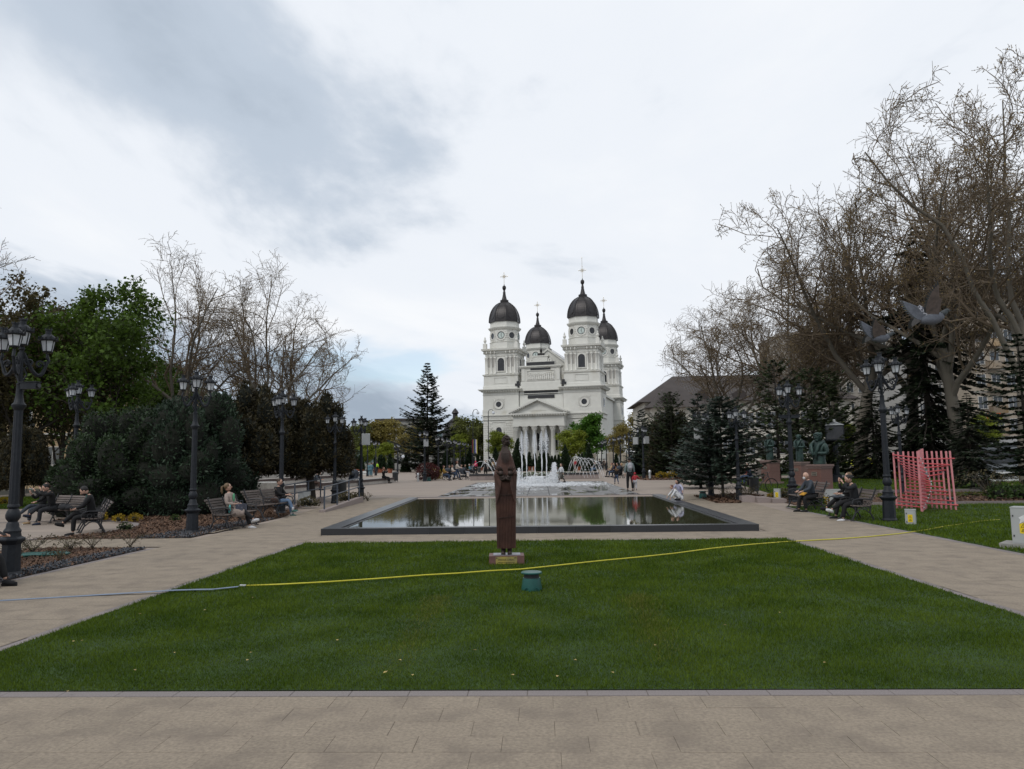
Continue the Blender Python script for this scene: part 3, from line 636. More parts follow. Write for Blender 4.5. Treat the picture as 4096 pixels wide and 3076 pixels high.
# --- nave roof with gable and crest --------------------------------------------------------------------
b = MB(); b.add([(-7.5, 4.4, 21.0), (7.5, 4.4, 21.0), (0, 4.4, 27.0), (-7.5, 30, 21.0), (7.5, 30, 21.0), (0, 30, 27.0)], [(0, 1, 2), (1, 4, 5, 2), (3, 0, 2, 5), (4, 3, 5)]); b.b2(-7.5, 7.5, 4.35, 30, 17, 21); b.build('roof', [M_dome], cath)
b = MB(); b.plate([(-7.6, 20.9), (7.6, 20.9), (0, 26.95)], Matrix.Translation((0, 4.2, 0)), .3); b.b2(-7.6, 7.6, 4.05, 4.34, 17, 20.9)
for s in (-1, 1): b.plate([(s*7.9, 20.8), (s*7.9, 21.2), (0, 27.5), (0, 27.0)], Matrix.Translation((0, 4.05, 0)), .5)
ringp(b, (0, 4.0, 24.6), .75, 1.1, .2, 16); b.build('gable', M_cw, cath)
b = MB(); disc(b, (0, 4.0, 24.6), .76, .1); b.build('round_window', M_cglass, cath)
b = MB(); b.tube([(0, 4.6, 27.3), (0, 29.5, 27.3)], .04, 4)
for i in range(26): b.tube([(0, 4.8+i*.95, 27), (0, 4.8+i*.95, 27.9)], .05, 4)
b.build('roof_crest', M_dome, cath)
# --- portico -------------------------------------------------------------------------------------------
b = MB(); y0, y1 = -7.2, -3.75
b.b2(-5.7, 5.7, y0+.2, y1, 9.1, 9.75); b.b2(-5.6, 5.6, y0+.25, y1, 9.75, 11.1); b.b2(-5.8, 5.8, y0+.1, y1, 11.1, 11.35); b.b2(-6.35, 6.35, y0-.45, y1, 11.55, 11.85); b.b2(-6.0, 6.0, y0-.1, y1, 11.35, 11.55)
b.plate([(-5.9, 11.85), (5.9, 11.85), (0, 14.3)], Matrix.Translation((0, -5.3, 0)), 3.2)
for s in (-1, 1): b.plate([(s*6.45, 11.85), (s*6.45, 12.2), (0, 15.0), (0, 14.55)], Matrix.Translation((0, -5.7, 0)), 4.1)
for s in (-1, 1): b.plate([(s*5.9, 12.0), (s*5.6, 12.0), (0, 14.25), (0, 14.42)], Matrix.Translation((0, -6.95, 0)), .3)
b.plate([(-1.9, 12.35), (1.9, 12.35), (0, 13.2)], Matrix.Translation((0, -6.93, 0)), .1)
b.build('pediment', M_cw, cath)
for i in range(22): link('dentil', dnm, cath, (-5.9+i*.562, y0-.2, 11.42))
for s in (-1, 1):
    for i in range(14): u = (i+.7)/14.5; link('dentil', dnm, cath, (s*6.1*(1-u), y0-.28, 12.02+u*2.75-.18))
q = MB(); q.b2(-.7, .7, -.7, .7, 0, .9); q.lathe([(.72, .9), (.72, 1.1), (.56, 1.3), (.54, 1.5), (.46, 8.1), (.52, 8.15)], 16); qm = q.mesh('column', M_cw2, True)
q = MB(); q.lathe([(.46, 8.1), (.5, 8.4), (.62, 8.8), (.72, 9.0)], 16); q.b2(-.75, .75, -.75, .75, 8.98, 9.1)
for ring_, (z, r0, n) in enumerate(((8.25, .5, 10), (8.55, .57, 10))):
    for k in range(n):
        a = 2*math.pi*(k+.5*ring_)/n; q.tube([(r0*math.cos(a), r0*math.sin(a), z), ((r0+.08)*math.cos(a), (r0+.08)*math.sin(a), z+.22), ((r0+.22)*math.cos(a), (r0+.22)*math.sin(a), z+.25)], [.11, .1, .05], 4)
cpm = q.mesh('capital', M_cw2)
for i in range(6):
    c = link('column', qm, cath, (-5.05+i*2.02, y0+.95, 0)); link('capital', cpm, c)
for x in (-5.05, 5.05):
    q = MB(); q.b2(x-.5, x+.5, -4.2, -3.72, 0, 9.1); q.build('pilaster', M_cw2, cath)
for x in (-3.03, -1.01, 1.01, 3.03):      # tall arched windows and niches behind the columns
    g_ = x in (-1.01, 3.03) or True
    q = MB(); q.plate(archpoly(1.0, 3.9), Matrix.Translation((x, -3.74, 3.8)), .08); q.build('window' if abs(x) != 3.03 or x > 0 else 'niche', M_cglass if x != -3.03 else M_cgrey, cath)
    q = MB()
    for i in range(14):
        a0, a1 = math.pi*i/14, math.pi*(i+1)/14; q.plate([(.52*math.cos(a0), .52*math.sin(a0)), (.66*math.cos(a0), .66*math.sin(a0)), (.66*math.cos(a1), .66*math.sin(a1)), (.52*math.cos(a1), .52*math.sin(a1))], Matrix.Translation((x, -3.76, 7.2)), .16)
    for s in (-1, 1): q.box((x+s*.59, -3.76, 5.5), (.14, .16, 3.4))
    q.box((x, -3.8, 3.72), (1.5, .25, .16)); q.build('window_frame', M_cw2, cath)
b = MB(); b.b2(-5.5, 5.5, -7.6, -4.9, 0, .16); b.b2(-5.9, 5.9, -8.2, -4.9, -.1, -.0); b.build('steps', M_cw2, cath)
# side face of the right-hand towers: small round window and tall belfry opening
for y in (0, TY):
    q = MB(); q.box((13.24, y, 14.2), (.1, 2.7, 2.7)); q.build('window_surround', M_cw2, cath)
    q = MB(); ringp(q, (0, 0, 0), .62, 1.0, .1, 16, Matrix.Translation((13.31, y, 14.2)) @ Matrix.Rotation(math.pi/2, 4, 'Z')); q.build('round_window', M_cglass, cath)
# ------------------------------------------------------------------ street lamps
M_iron = mat('lamp_iron', (.009, .011, .015), (.015, .018, .023), scale=14, rough=.55, bump=.08, bscale=40, spec=.35)
M_pane = leafmat('frosted_pane', (.84, .86, .88), (.80, .83, .86), .0, .5)
def make_lamp():
    t = empty('street_lamp', label='lamp', cat='street lamp')
    b = MB(); b.lathe([(.20, 0), (.20, .05), (.17, .09), (.155, .56), (.19, .60), (.225, .64), (.225, .665), (.15, .70)], 8, rot=R(22.5)); b.build('pedestal', M_iron, t)
    b = MB(); b.lathe([(.15, .69), (.135, .76), (.145, .80), (.105, .86), (.10, .92), (.075, .96), (.115, 1.02), (.122, 1.08), (.10, 1.15), (.075, 1.19), (.098, 1.22), (.098, 1.25), (.085, 1.27)], 14); b.build('urn', M_iron, t, 'auto')
    b = MB(); b.lathe([(.086, 1.26), (.083, 1.8), (.072, 2.98), (.08, 3.0)], 20, flute=.10); b.build('shaft', M_iron, t)
    b = MB(); b.lathe([(.075, 2.96), (.12, 3.03), (.122, 3.06), (.085, 3.10), (.062, 3.22), (.058, 3.36), (.055, 3.42), (.062, 3.44), (.042, 3.46), (.038, 4.06), (.055, 4.08), (.05, 4.12), (.03, 4.14)], 12); b.build('collar', M_iron, t, 'auto')
    def scroll():
        b = MB(); S = []
        for u in range(13):     # bold S curve of the arm
            q = u/12; S.append((.05+.40*q, 0, 3.98-.34*math.sin(q*math.pi*.86)-.04*q+(.16*max(0, q-.72)/.28)))
        b.tube([(.03, 0, 4.02)]+S[:-1]+[(.445, 0, 3.90), (.42, 0, 3.98)], [.032]*4+[.036]*7+[.03]*4, 6)
        sp = [(.30+.085*(1-k/12)*math.cos(k*.75), 0, 3.82+.085*(1-k/12)*math.sin(k*.75)) for k in range(12)]; b.tube(sp, .021, 4)
        sp = [(.13+.085*(1-k/12)*math.cos(2.5+k*.75), 0, 3.86+.085*(1-k/12)*math.sin(2.5+k*.75)) for k in range(12)]; b.tube(sp, .023, 4)
        b.tube([(.04, 0, 3.5), (.10, 0, 3.62), (.05, 0, 3.74), (.12, 0, 3.78)], .016, 4); b.tube([(.42, 0, 3.95), (.42, 0, 4.03)], [.03, .02], 6)
        for k in range(3): b.tube([(.42, 0, 3.99), (.42+.045*math.cos(k*2.1), .045*math.sin(k*2.1), 4.08)], .008, 4)
        return b.mesh('arm', M_iron)
    am = scroll()
    fr = MB()
    fr.lathe([(.075, 0), (.09, .012), (.088, .025)], 6); fr.lathe([(.125, .215), (.165, .225), (.17, .24), (.13, .255)], 12)
    for k in range(6): a = k*math.pi/3; fr.tube([(.086*math.cos(a), .086*math.sin(a), .02), (.124*math.cos(a), .124*math.sin(a), .22)], .008, 4)
    frm = fr.mesh('frame', M_iron)
    gl = MB(); k = .975; gl.lathe([(.083*k, .022), (.121*k, .218)], 6); glm = gl.mesh('pane', M_pane)
    rf = MB(); rf.lathe([(.135, .25), (.12, .29), (.075, .335), (.05, .35), (.048, .41), (.058, .415), (.058, .43)], 12); rfm = rf.mesh('roof', M_iron)
    cr = MB()
    for k in range(12):
        a = k*math.pi/6; z = .05 if k % 2 else .032; cr.tube([(.15*math.cos(a), .15*math.sin(a), .24), (.158*math.cos(a), .158*math.sin(a), .24+z)], [.02, .012], 4); cr.ball((.158*math.cos(a), .158*math.sin(a), .245+z), .014, 5, 4)
    for k in range(6): a = k*math.pi/3; cr.tube([(.05*math.cos(a), .05*math.sin(a), .42), (.062*math.cos(a), .062*math.sin(a), .462)], [.014, .004], 4)
    crm = cr.mesh('crown', M_iron)
    def lantern(loc, s=1.0):
        f = link('lantern', frm, t, loc); f.scale = (s, s, s)
        link('pane', glm, f); link('roof', rfm, f); link('crown', crm, f)
    lantern((0, 0, 4.15), 1.12)
    for k in range(3):
        a = k*2*math.pi/3; link('arm', am, t, None, a); lantern((.42*math.cos(a), .42*math.sin(a), 4.06))
    return t
LH = 4.67
lamps = [  # base pixel, top pixel y, turn, label
 ((40, 2305), 1272, 170, 'tall lamp at the left edge of the picture, standing on the mulch'), ((768, 2133), 1482, 0, 'lamp beside the woman in the beige coat'),
 ((1123, 2055), 1560, 30, 'lamp behind the bench of the woman in jeans'), ((1444, 1998), 1662, 75, 'lamp with a loudspeaker at the end of the ramp railing'),
 ((1338, 2012), 1648, 100, 'lamp behind the ramp railing, left of the stroller'), ((291, 2050), 1520, 40, 'lamp behind the bench of the bearded man'),
 ((86, 1985), 1665, 20, 'small lamp half hidden under the brown conifer at far left'),
 ((1699, 1925), 1718, 70, 'lamp with a loudspeaker beside the red shrub'), ((1754, 1912), 1740, 10, 'second lamp of the left row after the red shrub'), ((1789, 1902), 1749, 50, 'third lamp of the left row after the red shrub'),
 ((1817, 1894), 1757, 80, 'fourth lamp of the left row after the red shrub'), ((1841, 1888), 1763, 20, 'fifth lamp of the left row after the red shrub'), ((1863, 1883), 1768, 0, 'sixth lamp of the left row after the red shrub'), ((1890, 1878), 1776, 0, 'farthest lamp of the left row, before the flags'),
 ((1470, 1905), 1750, 15, 'left one of the small lamps behind the amphitheatre'), ((1503, 1902), 1762, 0, 'small lamp standing by the worker in the yellow vest'), ((1590, 1897), 1772, 60, 'small lamp right of the light green tree'),
 ((3559, 2085), 1407, 0, 'tall lamp between the bench and the pink sculpture'), ((3173, 2010), 1520, 205, 'lamp behind the bald man on the bench'), ((2957, 2005), 1625, 210, 'lamp in front of the blue spruce'), ((2845, 1985), 1650, 220, 'lamp hidden by the blue spruce, only its foot and lanterns showing'),
 ((3612, 1975), 1612, 200, 'lamp behind the pink sculpture'), ((2576, 1916), 1701, 40, 'lamp with two loudspeakers behind the man with the rucksack'),
 ((2519, 1900), 1728, 30, 'first lamp of the right row beyond the loudspeaker lamp'), ((2484, 1892), 1740, 0, 'second lamp of the right row beyond the loudspeaker lamp'), ((2455, 1886), 1745, 40, 'third lamp of the right row beyond the loudspeaker lamp'), ((2427, 1882), 1755, 10, 'fourth lamp of the right row beyond the loudspeaker lamp'), ((2408, 1878), 1762, 60, 'fifth lamp of the right row beyond the loudspeaker lamp'), ((2390, 1875), 1766, 20, 'farthest lamp of the right row')]
spots = []
for (bx, by), ty, tr, lab in lamps:
    p = G(bx, by); top = P(bx, ty, p.y).z-p.z; s = min(max(top/LH, .86), 1.2); spots.append((p, R(tr), s, lab))
LAMPS = copies(make_lamp, spots, 'street lamps')
# ------------------------------------------------------------------ loudspeakers on lamp posts, cameras
M_lgrey = mat('light_grey_metal', (.42, .43, .43), (.36, .37, .37), scale=6, rough=.5, objrand=.1)
def speaker():
    t = empty('loudspeaker', label='s', cat='loudspeaker'); b = MB(); b.box((0, 0, 0), (.42, .26, .62)); b.build('cabinet', M_lgrey, t)
    b = MB(); b.box((0, -.135, 0), (.36, .012, .55)); b.build('grille', mat('grille', (.28, .29, .29), (.33, .34, .34), scale=90, rough=.6), t)
    b = MB(); b.box((.0, .2, .15), (.05, .16, .05)); b.box((.0, .2, -.15), (.05, .16, .05)); b.build('bracket', M_iron, t); return t
sp = []
for (px, py, li, lab, rz, s) in ((1463, 1757, 3, 'grey loudspeaker on the lamp at the end of the ramp railing', 20, .9), (1704, 1772, 7, 'grey loudspeaker on the lamp beside the red shrub', 10, 1.0), (2543, 1763, 22, 'left one of two grey loudspeakers on the same lamp', -25, 1.0), (2585, 1760, 22, 'right one of two grey loudspeakers on the same lamp', 25, 1.0), (2795, 1735, 20, 'grey loudspeaker showing beside the blue spruce', -30, .9)):
    y = LAMPS[li].location.y; p = P(px, py, y-.1); sp.append((p, R(rz), s, lab))
copies(speaker, sp, 'loudspeakers on lamp posts')
def camera_thing():
    t = empty('security_camera', label='c', cat='camera'); b = MB(); b.box((.22, 0, 0), (.34, .11, .11)); b.box((.2, 0, .07), (.40, .13, .02)); b.build('housing', M_iron, t); b = MB(); b.tube([(0, 0, .02), (.12, 0, 0)], .03, 6); b.build('bracket', M_iron, t); b = MB(); b.lathe([(.04, 0), (.04, .03)], 8, M=Matrix.Translation((.39, 0, 0)) @ Matrix.Rotation(R(90), 4, 'Y')); b.build('lens', M_cglass, t); return t
copies(camera_thing, [(LAMPS[0].location+Vector((.02, -.02, 3.42)), R(-10), 1.0, 'black security camera on the leftmost lamp'), (LAMPS[18].location+Vector((.02, 0, 3.5)), R(-8), 1.0, 'black security camera pointing right on the lamp behind the bald man'), (LAMPS[18].location+Vector((-.02, 0, 3.5)), R(186), 1.0, 'black security camera pointing left on the lamp behind the bald man')], 'security cameras')
# ------------------------------------------------------------------ benches with cast iron ends
M_slat = mat('bench_slat', (.085, .062, .052), (.15, .125, .11), scale=9, rough=.6, bump=.15, bscale=50, stretch=(1, 14, 14), objrand=.25)
M_cast = mat('cast_iron', (.02, .02, .022), (.03, .03, .033), scale=20, rough=.5)
def make_bench(slatm=None, name='park_bench'):
    t = empty(name, label='bench', cat='bench'); W = 2.0; m = slatm or M_slat
    sl = MB(); sl.box((0, 0, 0), (W, .085, .028)); slm = sl.mesh('slat', m)
    for k in range(5): link('slat', slm, t, (0, -.24+k*.105, .44+.004*(k-2)**2))
    for k in range(6):
        o = link('slat', slm, t, (0, .25+.028*k+(.004*k*k), .50+k*.075)); o.rotation_euler = (R(76-2*k), 0, 0); o.scale = (1, .72, 1)
    b = MB()
    def bar(pts, r=.018): b.tube([(0, p[0], p[1]) for p in pts], r, 5)
    bar([(-.30, .02), (-.27, .10), (-.19, .26), (-.22, .42)], .024); bar([(.33, .02), (.30, .10), (.22, .26), (.24, .43)], .024)
    bar([(-.19, .24), (-.08, .34), (0, .365), (.10, .34), (.22, .24)], .018); bar([(-.28, .425), (.26, .42)], .02)
    bar([(.24, .42), (.29, .58), (.35, .78), (.42, .93), (.40, .96)], .022)
    bar([(-.26, .43), (-.29, .52), (-.24, .62), (-.10, .66), (.12, .65), (.30, .62)], .02)
    for c, r in (((-.15, .40), .04), ((.0, .40), .03), ((.14, .40), .04), ((-.08, .52), .06), ((.08, .54), .05), ((.2, .5), .045), ((.26, .68), .03), ((-.27, .645), .03)):
        bar([(c[0]+r*math.cos(k*.9), c[1]+r*math.sin(k*.9)) for k in range(8)], .010)
    for y_ in (-.30, .33): b.box((0, y_, .012), (.06, .12, .024))
    em = b.mesh('end_frame', M_cast)
    for x in (-W/2+.06, W/2-.06): link('end_frame', em, t, (x, 0, 0))
    link('centre_frame', em, t, (0, 0, -.004))
    return t
def face(px, py, ang, s=1.0, lab=''): return (G(px, py), R(ang), s, lab)
BEN = copies(make_bench, [
 (Vector((-13.42, 22.1, 0)), R(-56), 1.0, 'bench of the bearded man in black'), (Vector((-16.9, 25.95, 0)), R(-30), 1.0, 'bench with two people in dark clothes at the far left'),
 (Vector((-9.48, 23.1, 0)), R(88), 1.0, 'bench of the woman in the beige coat'), (Vector((-9.82, 27.15, 0)), R(80), 1.1, 'bench of the woman in jeans'),
 (Vector((9.62, 28.1, 0)), R(-92), 1.1, 'bench of the bald man'), (Vector((9.52, 23.9, 0)), R(-90), 1.0, 'bench of the couple in black on the right'),
 (G(2790, 1917), R(-20), 1.15, 'slatted bench behind the girl, with two women'), (G(2990, 1935), R(-20), 1.1, 'bench behind the blue spruce, with a person in jeans'),
 (Vector((-9.55, 11.7, 0)), R(90), 1.0, 'bench at the left picture edge, mostly outside the frame')], 'park benches')
# ------------------------------------------------------------------ bronze-brown statue on a plinth in the lawn
SX, SY = -.69, 14.5
M_rust = mat('rusted_bronze', (.088, .041, .029), (.050, .024, .018), scale=4, rough=.62, metallic=.25, bump=.25, bscale=26, dirt=((.10, .045, .03), 2.2, .48, .8), detail=7)
M_rustd = mat('dark_bronze', (.030, .020, .016), (.048, .032, .026), scale=12, rough=.5, metallic=.4, bump=.3, bscale=40)
st = empty('statue', (SX, SY, 0), R(3), 'tall brown robed statue with raised hands on the lawn', 'statue')
b = MB(); b.b2(-.33, .33, -.22, .24, -.02, .165); b.build('plinth', mat('plinth_stone', (.15, .075, .06), (.11, .055, .046), scale=10, rough=.6, bump=.1), st)
b = MB(); b.b2(-.25, .26, -.16, .17, .165, .177); b.build('base_plate', mat('steel_plate', (.30, .31, .34), (.22, .22, .24), scale=6, rough=.4, metallic=.6), st)
rings = [(.29, .175, .13), (.75, .185, .14), (1.30, .20, .15), (1.69, .222, .16), (1.95, .155, .13), (2.12, .092, .095), (2.15, .07, .08)]     # z, half width, half depth
b = MB(); n = 14; vs = []
for z, w, d in rings:
    for k in range(n):
        a = 2*math.pi*k/n; c_, s_ = math.cos(a), math.sin(a); vs.append((w*math.copysign(abs(c_)**.55, c_), d*math.copysign(abs(s_)**.6, s_)+.02, z))
b.add(vs, [(j*n+i, j*n+(i+1) % n, (j+1)*n+(i+1) % n, (j+1)*n+i) for j in range(len(rings)-1) for i in range(n)]+[tuple(range(n-1, -1, -1)), tuple(range((len(rings)-1)*n, len(rings)*n))]); b.build('cloak', M_rust, st)
b = MB()     # fluted robe between the cloak edges
for k in range(13):
    u = (k-6)/6
    pts = [(u*.168, -.118+.02*abs(u), .29), (u*.172, -.128+.02*abs(u), .8), (u*.165, -.137+.02*abs(u), 1.25), (u*.11, -.146, 1.45), (u*.07, -.148, 1.62)]
    b.tube([(p[0], p[1]-.006, p[2]) for p in pts], [.0125, .0125, .0115, .008, .005], 5)
b.build('robe', M_rust, st)
b = MB()     # cloak edges folded forward
for s in (-1, 1):
    b.add([(s*.222, -.10, 1.69), (s*.08, -.165, 1.66), (s*.10, -.163, 1.4), (s*.185, -.135, 1.13), (s*.19, -.08, 1.25), (s*.21, -.06, 1.6)], [(0, 1, 2, 5), (5, 2, 3, 4)] if s < 0 else [(5, 2, 1, 0), (4, 3, 2, 5)])
    b.tube([(s*.075, -.162, 1.66), (s*.105, -.166, 1.4), (s*.185, -.138, 1.12)], .012, 5)
b.build('cloak_edge', M_rust, st)
b = MB(); b.tube([(-.17, -.15, 1.30), (0, -.158, 1.29), (.17, -.15, 1.31)], .006, 4); b.tube([(-.172, -.145, .86), (0, -.15, .87), (.172, -.145, .90)], .006, 4); b.build('seam', M_rustd, st)
b = MB()     # head turned and bowed to its left, curled hair, long beard
HM = Matrix.Translation((.02, -.03, 2.285)) @ Matrix.Scale(1.1, 4) @ Matrix.Rotation(R(-22), 4, 'Z') @ Matrix.Rotation(R(14), 4, 'X') @ Matrix.Rotation(R(8), 4, 'Y')
b.ball((0, 0, 0), (.062, .078, .095), 12, 8, HM); b.ball((0, -.075, -.012), (.012, .022, .028), 6, 5, HM); b.ball((0, -.04, -.055), (.042, .04, .05), 8, 5, HM)
for s in (-1, 1): b.ball((s*.025, -.064, .012), (.012, .012, .008), 6, 4, HM); b.ball((s*.063, 0, -.01), (.012, .02, .028), 6, 4, HM); b.tube([HM @ Vector((s*.01, -.072, .03)), HM @ Vector((s*.045, -.058, .032))], .008, 4)
b.box(tuple(HM @ Vector((0, -.075, -.05))), (.035, .012, .01)); b.tube([(0, 0, 2.1), (.01, -.01, 2.24)], .036, 8); b.build('head', M_rustd, st, True)
b = MB(); g = random.Random(3)
for k in range(60):
    a = g.uniform(0, 6.28); e = g.uniform(.1, 1.5); b.ball((.072*math.cos(a)*math.cos(e), .085*math.sin(a)*math.cos(e)+.012, .015+.10*math.sin(e)), .019, 6, 4, HM)
b.build('hair', M_rustd, st, True)
b = MB()
for k in range(16):
    x = (k-7.5)*.0075; b.tube([HM @ Vector((x*.9, -.065, -.05)), (x*1.2-.005, -.145, 2.08), (x*1.5+g.uniform(-.01, .01), -.165, 1.98-.10*(1-abs(x)/.07)+g.uniform(-.02, .03))], [.009, .010, .004], 4)
b.build('beard', M_rustd, st)
def statue_hand(s):
    b = MB(); px, pz = s*.088, 1.66
    b.tube([(s*.035, -.16, 1.60), (s*.075, -.195, 1.655)], [.05, .042], 8); b.box((px, -.205, 1.70), (.088, .034, .10))
    for k in range(4):
        x = px+s*(-.036+.024*k); L_ = (.085, .10, .095, .075)[k]; lean = s*(.016*k-.006)+(-.05 if s < 0 else .02)
        b.tube([(x, -.205, 1.745), (x+lean*.5, -.212, 1.745+L_*.55), (x+lean, -.222, 1.745+L_)], [.013, .012, .008], 6)
    b.tube([(px+s*.04, -.205, 1.68), (px+s*.075, -.215, 1.715), (px+s*.085, -.22, 1.75)], [.014, .012, .008], 6)
    b.lathe([(.062, -.025), (.07, .03)], 12, M=Matrix.Translation((s*.04, -.165, 1.605)) @ Matrix.Rotation(R(35), 4, 'X') @ Matrix.Rotation(R(s*25), 4, 'Y'))
    b.build('hand', M_rustd, st, True)
statue_hand(-1); statue_hand(1)
for s in (-1, 1):
    b = MB(); cx = s*.06; b.tube([(cx, -.02, .30), (cx, -.04, .23), (cx, -.08, .20), (cx*1.05, -.13, .19)], [.045, .045, .04, .03], 8)
    for k in range(5): x = cx+(k-2)*.017; b.tube([(x, -.12, .192), (x*1.02, -.165+.012*abs(k-2 + (1 if s > 0 else -1)), .186)], [.011, .009], 5)
    b.build('foot', M_rustd, st, True)
pq = MB(); pq.box((-.005, -.223, .083), (.40, .005, .135)); pqo = pq.build('plaque', mat('yellow_plaque', (.40, .31, .05), (.22, .19, .08), scale=5, rough=.5), st)
M_ink = mat('dark_ink', (.02, .016, .012), rough=.7)
lettering('EMANUEL CHIRIAC', .30, .034, (-.005, -.2265, .094), pqo, M_ink, th=.0008)
b = MB(); g = random.Random(9)
for k in range(15): b.box((-.155+k*.021, -.2262, .047+g.uniform(-.002, .002)), (.013, .0015, g.uniform(.008, .015)))
b.box((-.185, -.2262, .128), (.02, .0015, .02)); b.box((.165, -.2262, .128), (.044, .0015, .014)); b.build('small_print', M_ink, pqo)
# ------------------------------------------------------------------ green garden speakers
M_green = mat('green_plastic', (.012, .085, .072), (.010, .068, .058), scale=6, rough=.35)
def green_spk():
    t = empty('garden_speaker', label='g', cat='garden speaker')
    b = MB(); b.lathe([(.155, -.02), (.155, .03), (.135, .17), (.132, .19)], 20); b.build('body', M_green, t, 'auto'); b = MB(); b.lathe([(.115, .188), (.115, .25)], 16); b.build('grille', M_cast, t)
    b = MB(); b.lathe([(.115, .248), (.158, .256), (.160, .268), (.15, .278), (.02, .285)], 20); b.build('lid', M_green, t, 'auto')
    for s in (-1, 1):
        b = MB(); ringp(b, (s*.075, -.143, .02), .035, .045, .012, 12); b.build('rib', M_green, t)
    return t
copies(green_spk, [(G(2127, 2362), 0, 1.0, 'green drum-shaped garden speaker on the lawn before the statue'), (G(2812, 1993), 0, 1.15, 'green garden speaker in the bed by the blue spruce'), (Vector((15.2, 28.9, 0)), 0, 1.2, 'green garden speaker right of the pink sculpture'), (G(1716, 1924), 0, 1.25, 'green garden speaker at the foot of the red shrub')], 'green garden speakers')
# ------------------------------------------------------------------ electrical cabinets with yellow warning signs
M_cab = mat('cabinet_grey', (.36, .37, .36), (.33, .34, .33), scale=3, rough=.5, dirt=((.28, .28, .26), 2.0, .55, .9))
M_yel = mat('warning_yellow', (.72, .52, .01), (.66, .48, .01), scale=4, rough=.5); M_conc = mat('concrete', (.30, .29, .27), (.23, .22, .2), scale=8, rough=.9, bump=.3, bscale=30); M_paper = mat('sticker_white', (.75, .75, .74), rough=.6)
def cabinet(loc, rz, w, d, h, label, sign='full', pad=True, name='electrical_cabinet', sw=.12):
    t = empty(name, loc, rz, label, 'cabinet'); b = MB(); z0 = .08 if pad else -.02
    if pad: q = MB(); q.b2(-w/2-.22*pad, w/2+.1, -d/2-.12, d/2+.15, -.03, .08); q.build('pad', M_conc, t)
    b.b2(-w/2, w/2, -d/2, d/2, z0, z0+h); b.build('body', M_cab, t); q = MB(); q.b2(-w/2-.008, w/2+.008, -d/2-.008, d/2+.008, z0+h, z0+h+.02); q.build('cap', M_cab, t)
    q = MB(); q.b2(-w/2+.012, w/2-.012, -d/2-.008, -d/2-.001, z0+.015, z0+h-.015); q.build('door', M_cab, t)
    for k in (.22, .78): q = MB(); q.box((-w/2+.04, -d/2-.014, z0+h*k), (.022, .012, .035)); q.build('lock', M_cast, t)
    if sign:
        zc = z0+h*.46; q = MB(); q.cm = 0; sh = sw*1.75; yf = -d/2-.011
        if sign == 'full': q.plate([(-sw/2, -sh/2), (sw/2, -sh/2), (sw/2, sh/2), (-sw/2, sh/2)], Matrix.Translation((0, yf, zc)), .003)
        else:
            q.plate([(-sw*.5, -sh*.45), (sw*.42, -sh*.5), (sw*.55, -sh*.35), (sw*.5, sh*.0), (sw*.36, sh*.42), (-sw*.5, sh*.28)], Matrix.Translation((0, yf, zc)), .003); q.cm = 1
            q.plate([(-sw*.5, sh*.28), (sw*.02, sh*.46), (sw*.36, sh*.42), (sw*.1, sh*.98), (-sw*.55, sh*.75), (-sw*.3, sh*.60)], Matrix.Translation((0, yf-.002, zc)), .003)
        so = q.build('sign', [M_yel, M_paper], t)
        q = MB(); y2 = yf-.003; zt = zc+sh*(.17 if sign == 'full' else .12)
        A = [Vector((-sw*.32, zt-sw*.22)), Vector((sw*.32, zt-sw*.22)), Vector((0, zt+sw*.36))]
        for i in range(3): p_, q_ = A[i], A[(i+1) % 3]; q.tube([(p_.x, y2, p_.y), (q_.x, y2, q_.y)], sw*.025, 4)
        q.tube([(sw*.03, y2, zt+sw*.16), (-sw*.05, y2, zt+sw*.02), (sw*.04, y2, zt+sw*.0), (-sw*.01, y2, zt-sw*.15)], sw*.02, 4)
        for k, ww in enumerate((.36, .52, .66)): q.box((0, y2, zc-sh*(.14+.09*k)), (sw*ww, .002, sh*.04))
        q.build('print', M_ink, so)
    return t
cabinet(Vector((10.34, 21.75, 0)), R(-32), .26, .2, .42, 'small grey electrical box with a yellow warning sign by the tall right lamp', pad=0)
cabinet(Vector((9.98, 16.1, .02)), R(-42), .44, .42, .72, 'large grey cabinet with a torn yellow sticker at the right edge', 'torn', 1, sw=.15)
cabinet(G(3111, 2005), R(-30), .24, .2, .42, 'small grey box with a yellow sign left of the bald man', pad=1)
cabinet(G(2678, 1907), R(-5), .45, .25, .5, 'light grey cabinet with a small yellow label in front of the dark hedge', pad=0, sw=.16)
cabinet(G(1217, 2025), R(10), .5, .3, .62, 'plain grey cabinet behind the ramp railing', None, 0)
cabinet(Vector((11.6, 30.5, 0)), R(-10), .75, .3, .62, 'wide plain grey cabinet behind the bald man', None, 0)
# ------------------------------------------------------------------ pink tube sculpture
M_pink = mat('pink_paint', (.60, .24, .25), (.52, .20, .21), scale=3, rough=.5, objrand=.12); M_red = mat('coral_paint', (.52, .075, .085), (.44, .06, .07), scale=3, rough=.45, objrand=.15)
Cc = G(3708, 2032); Lc = G(3589, 2034); Rc = G(3824, 2040); Fc = G(3688, 2048)
ps = empty('tube_sculpture', Cc, 0, 'pink lattice sculpture of upright and slanting tubes on the lawn', 'sculpture')
def tube_part(name, a, e, r, m):
    b = MB(); b.tube([Vector(a)-Cc, Vector(e)-Cc], r, 8); b.build(name, m, ps)
Hh = 2.06
def lerp(a, e, u): return a+(e-a)*u
for k in range(6): p = lerp(Lc, Cc, k/6.2); tube_part('post', p, p+Vector((random.uniform(-.02, .02), 0, Hh-.04*random.random())), .034, M_pink)
for k in range(6): p = lerp(Rc, Cc, k/6.2); tube_part('post', p, p+Vector((-.05+random.uniform(-.02, .02), 0, Hh-.04*random.random())), .034, M_pink)
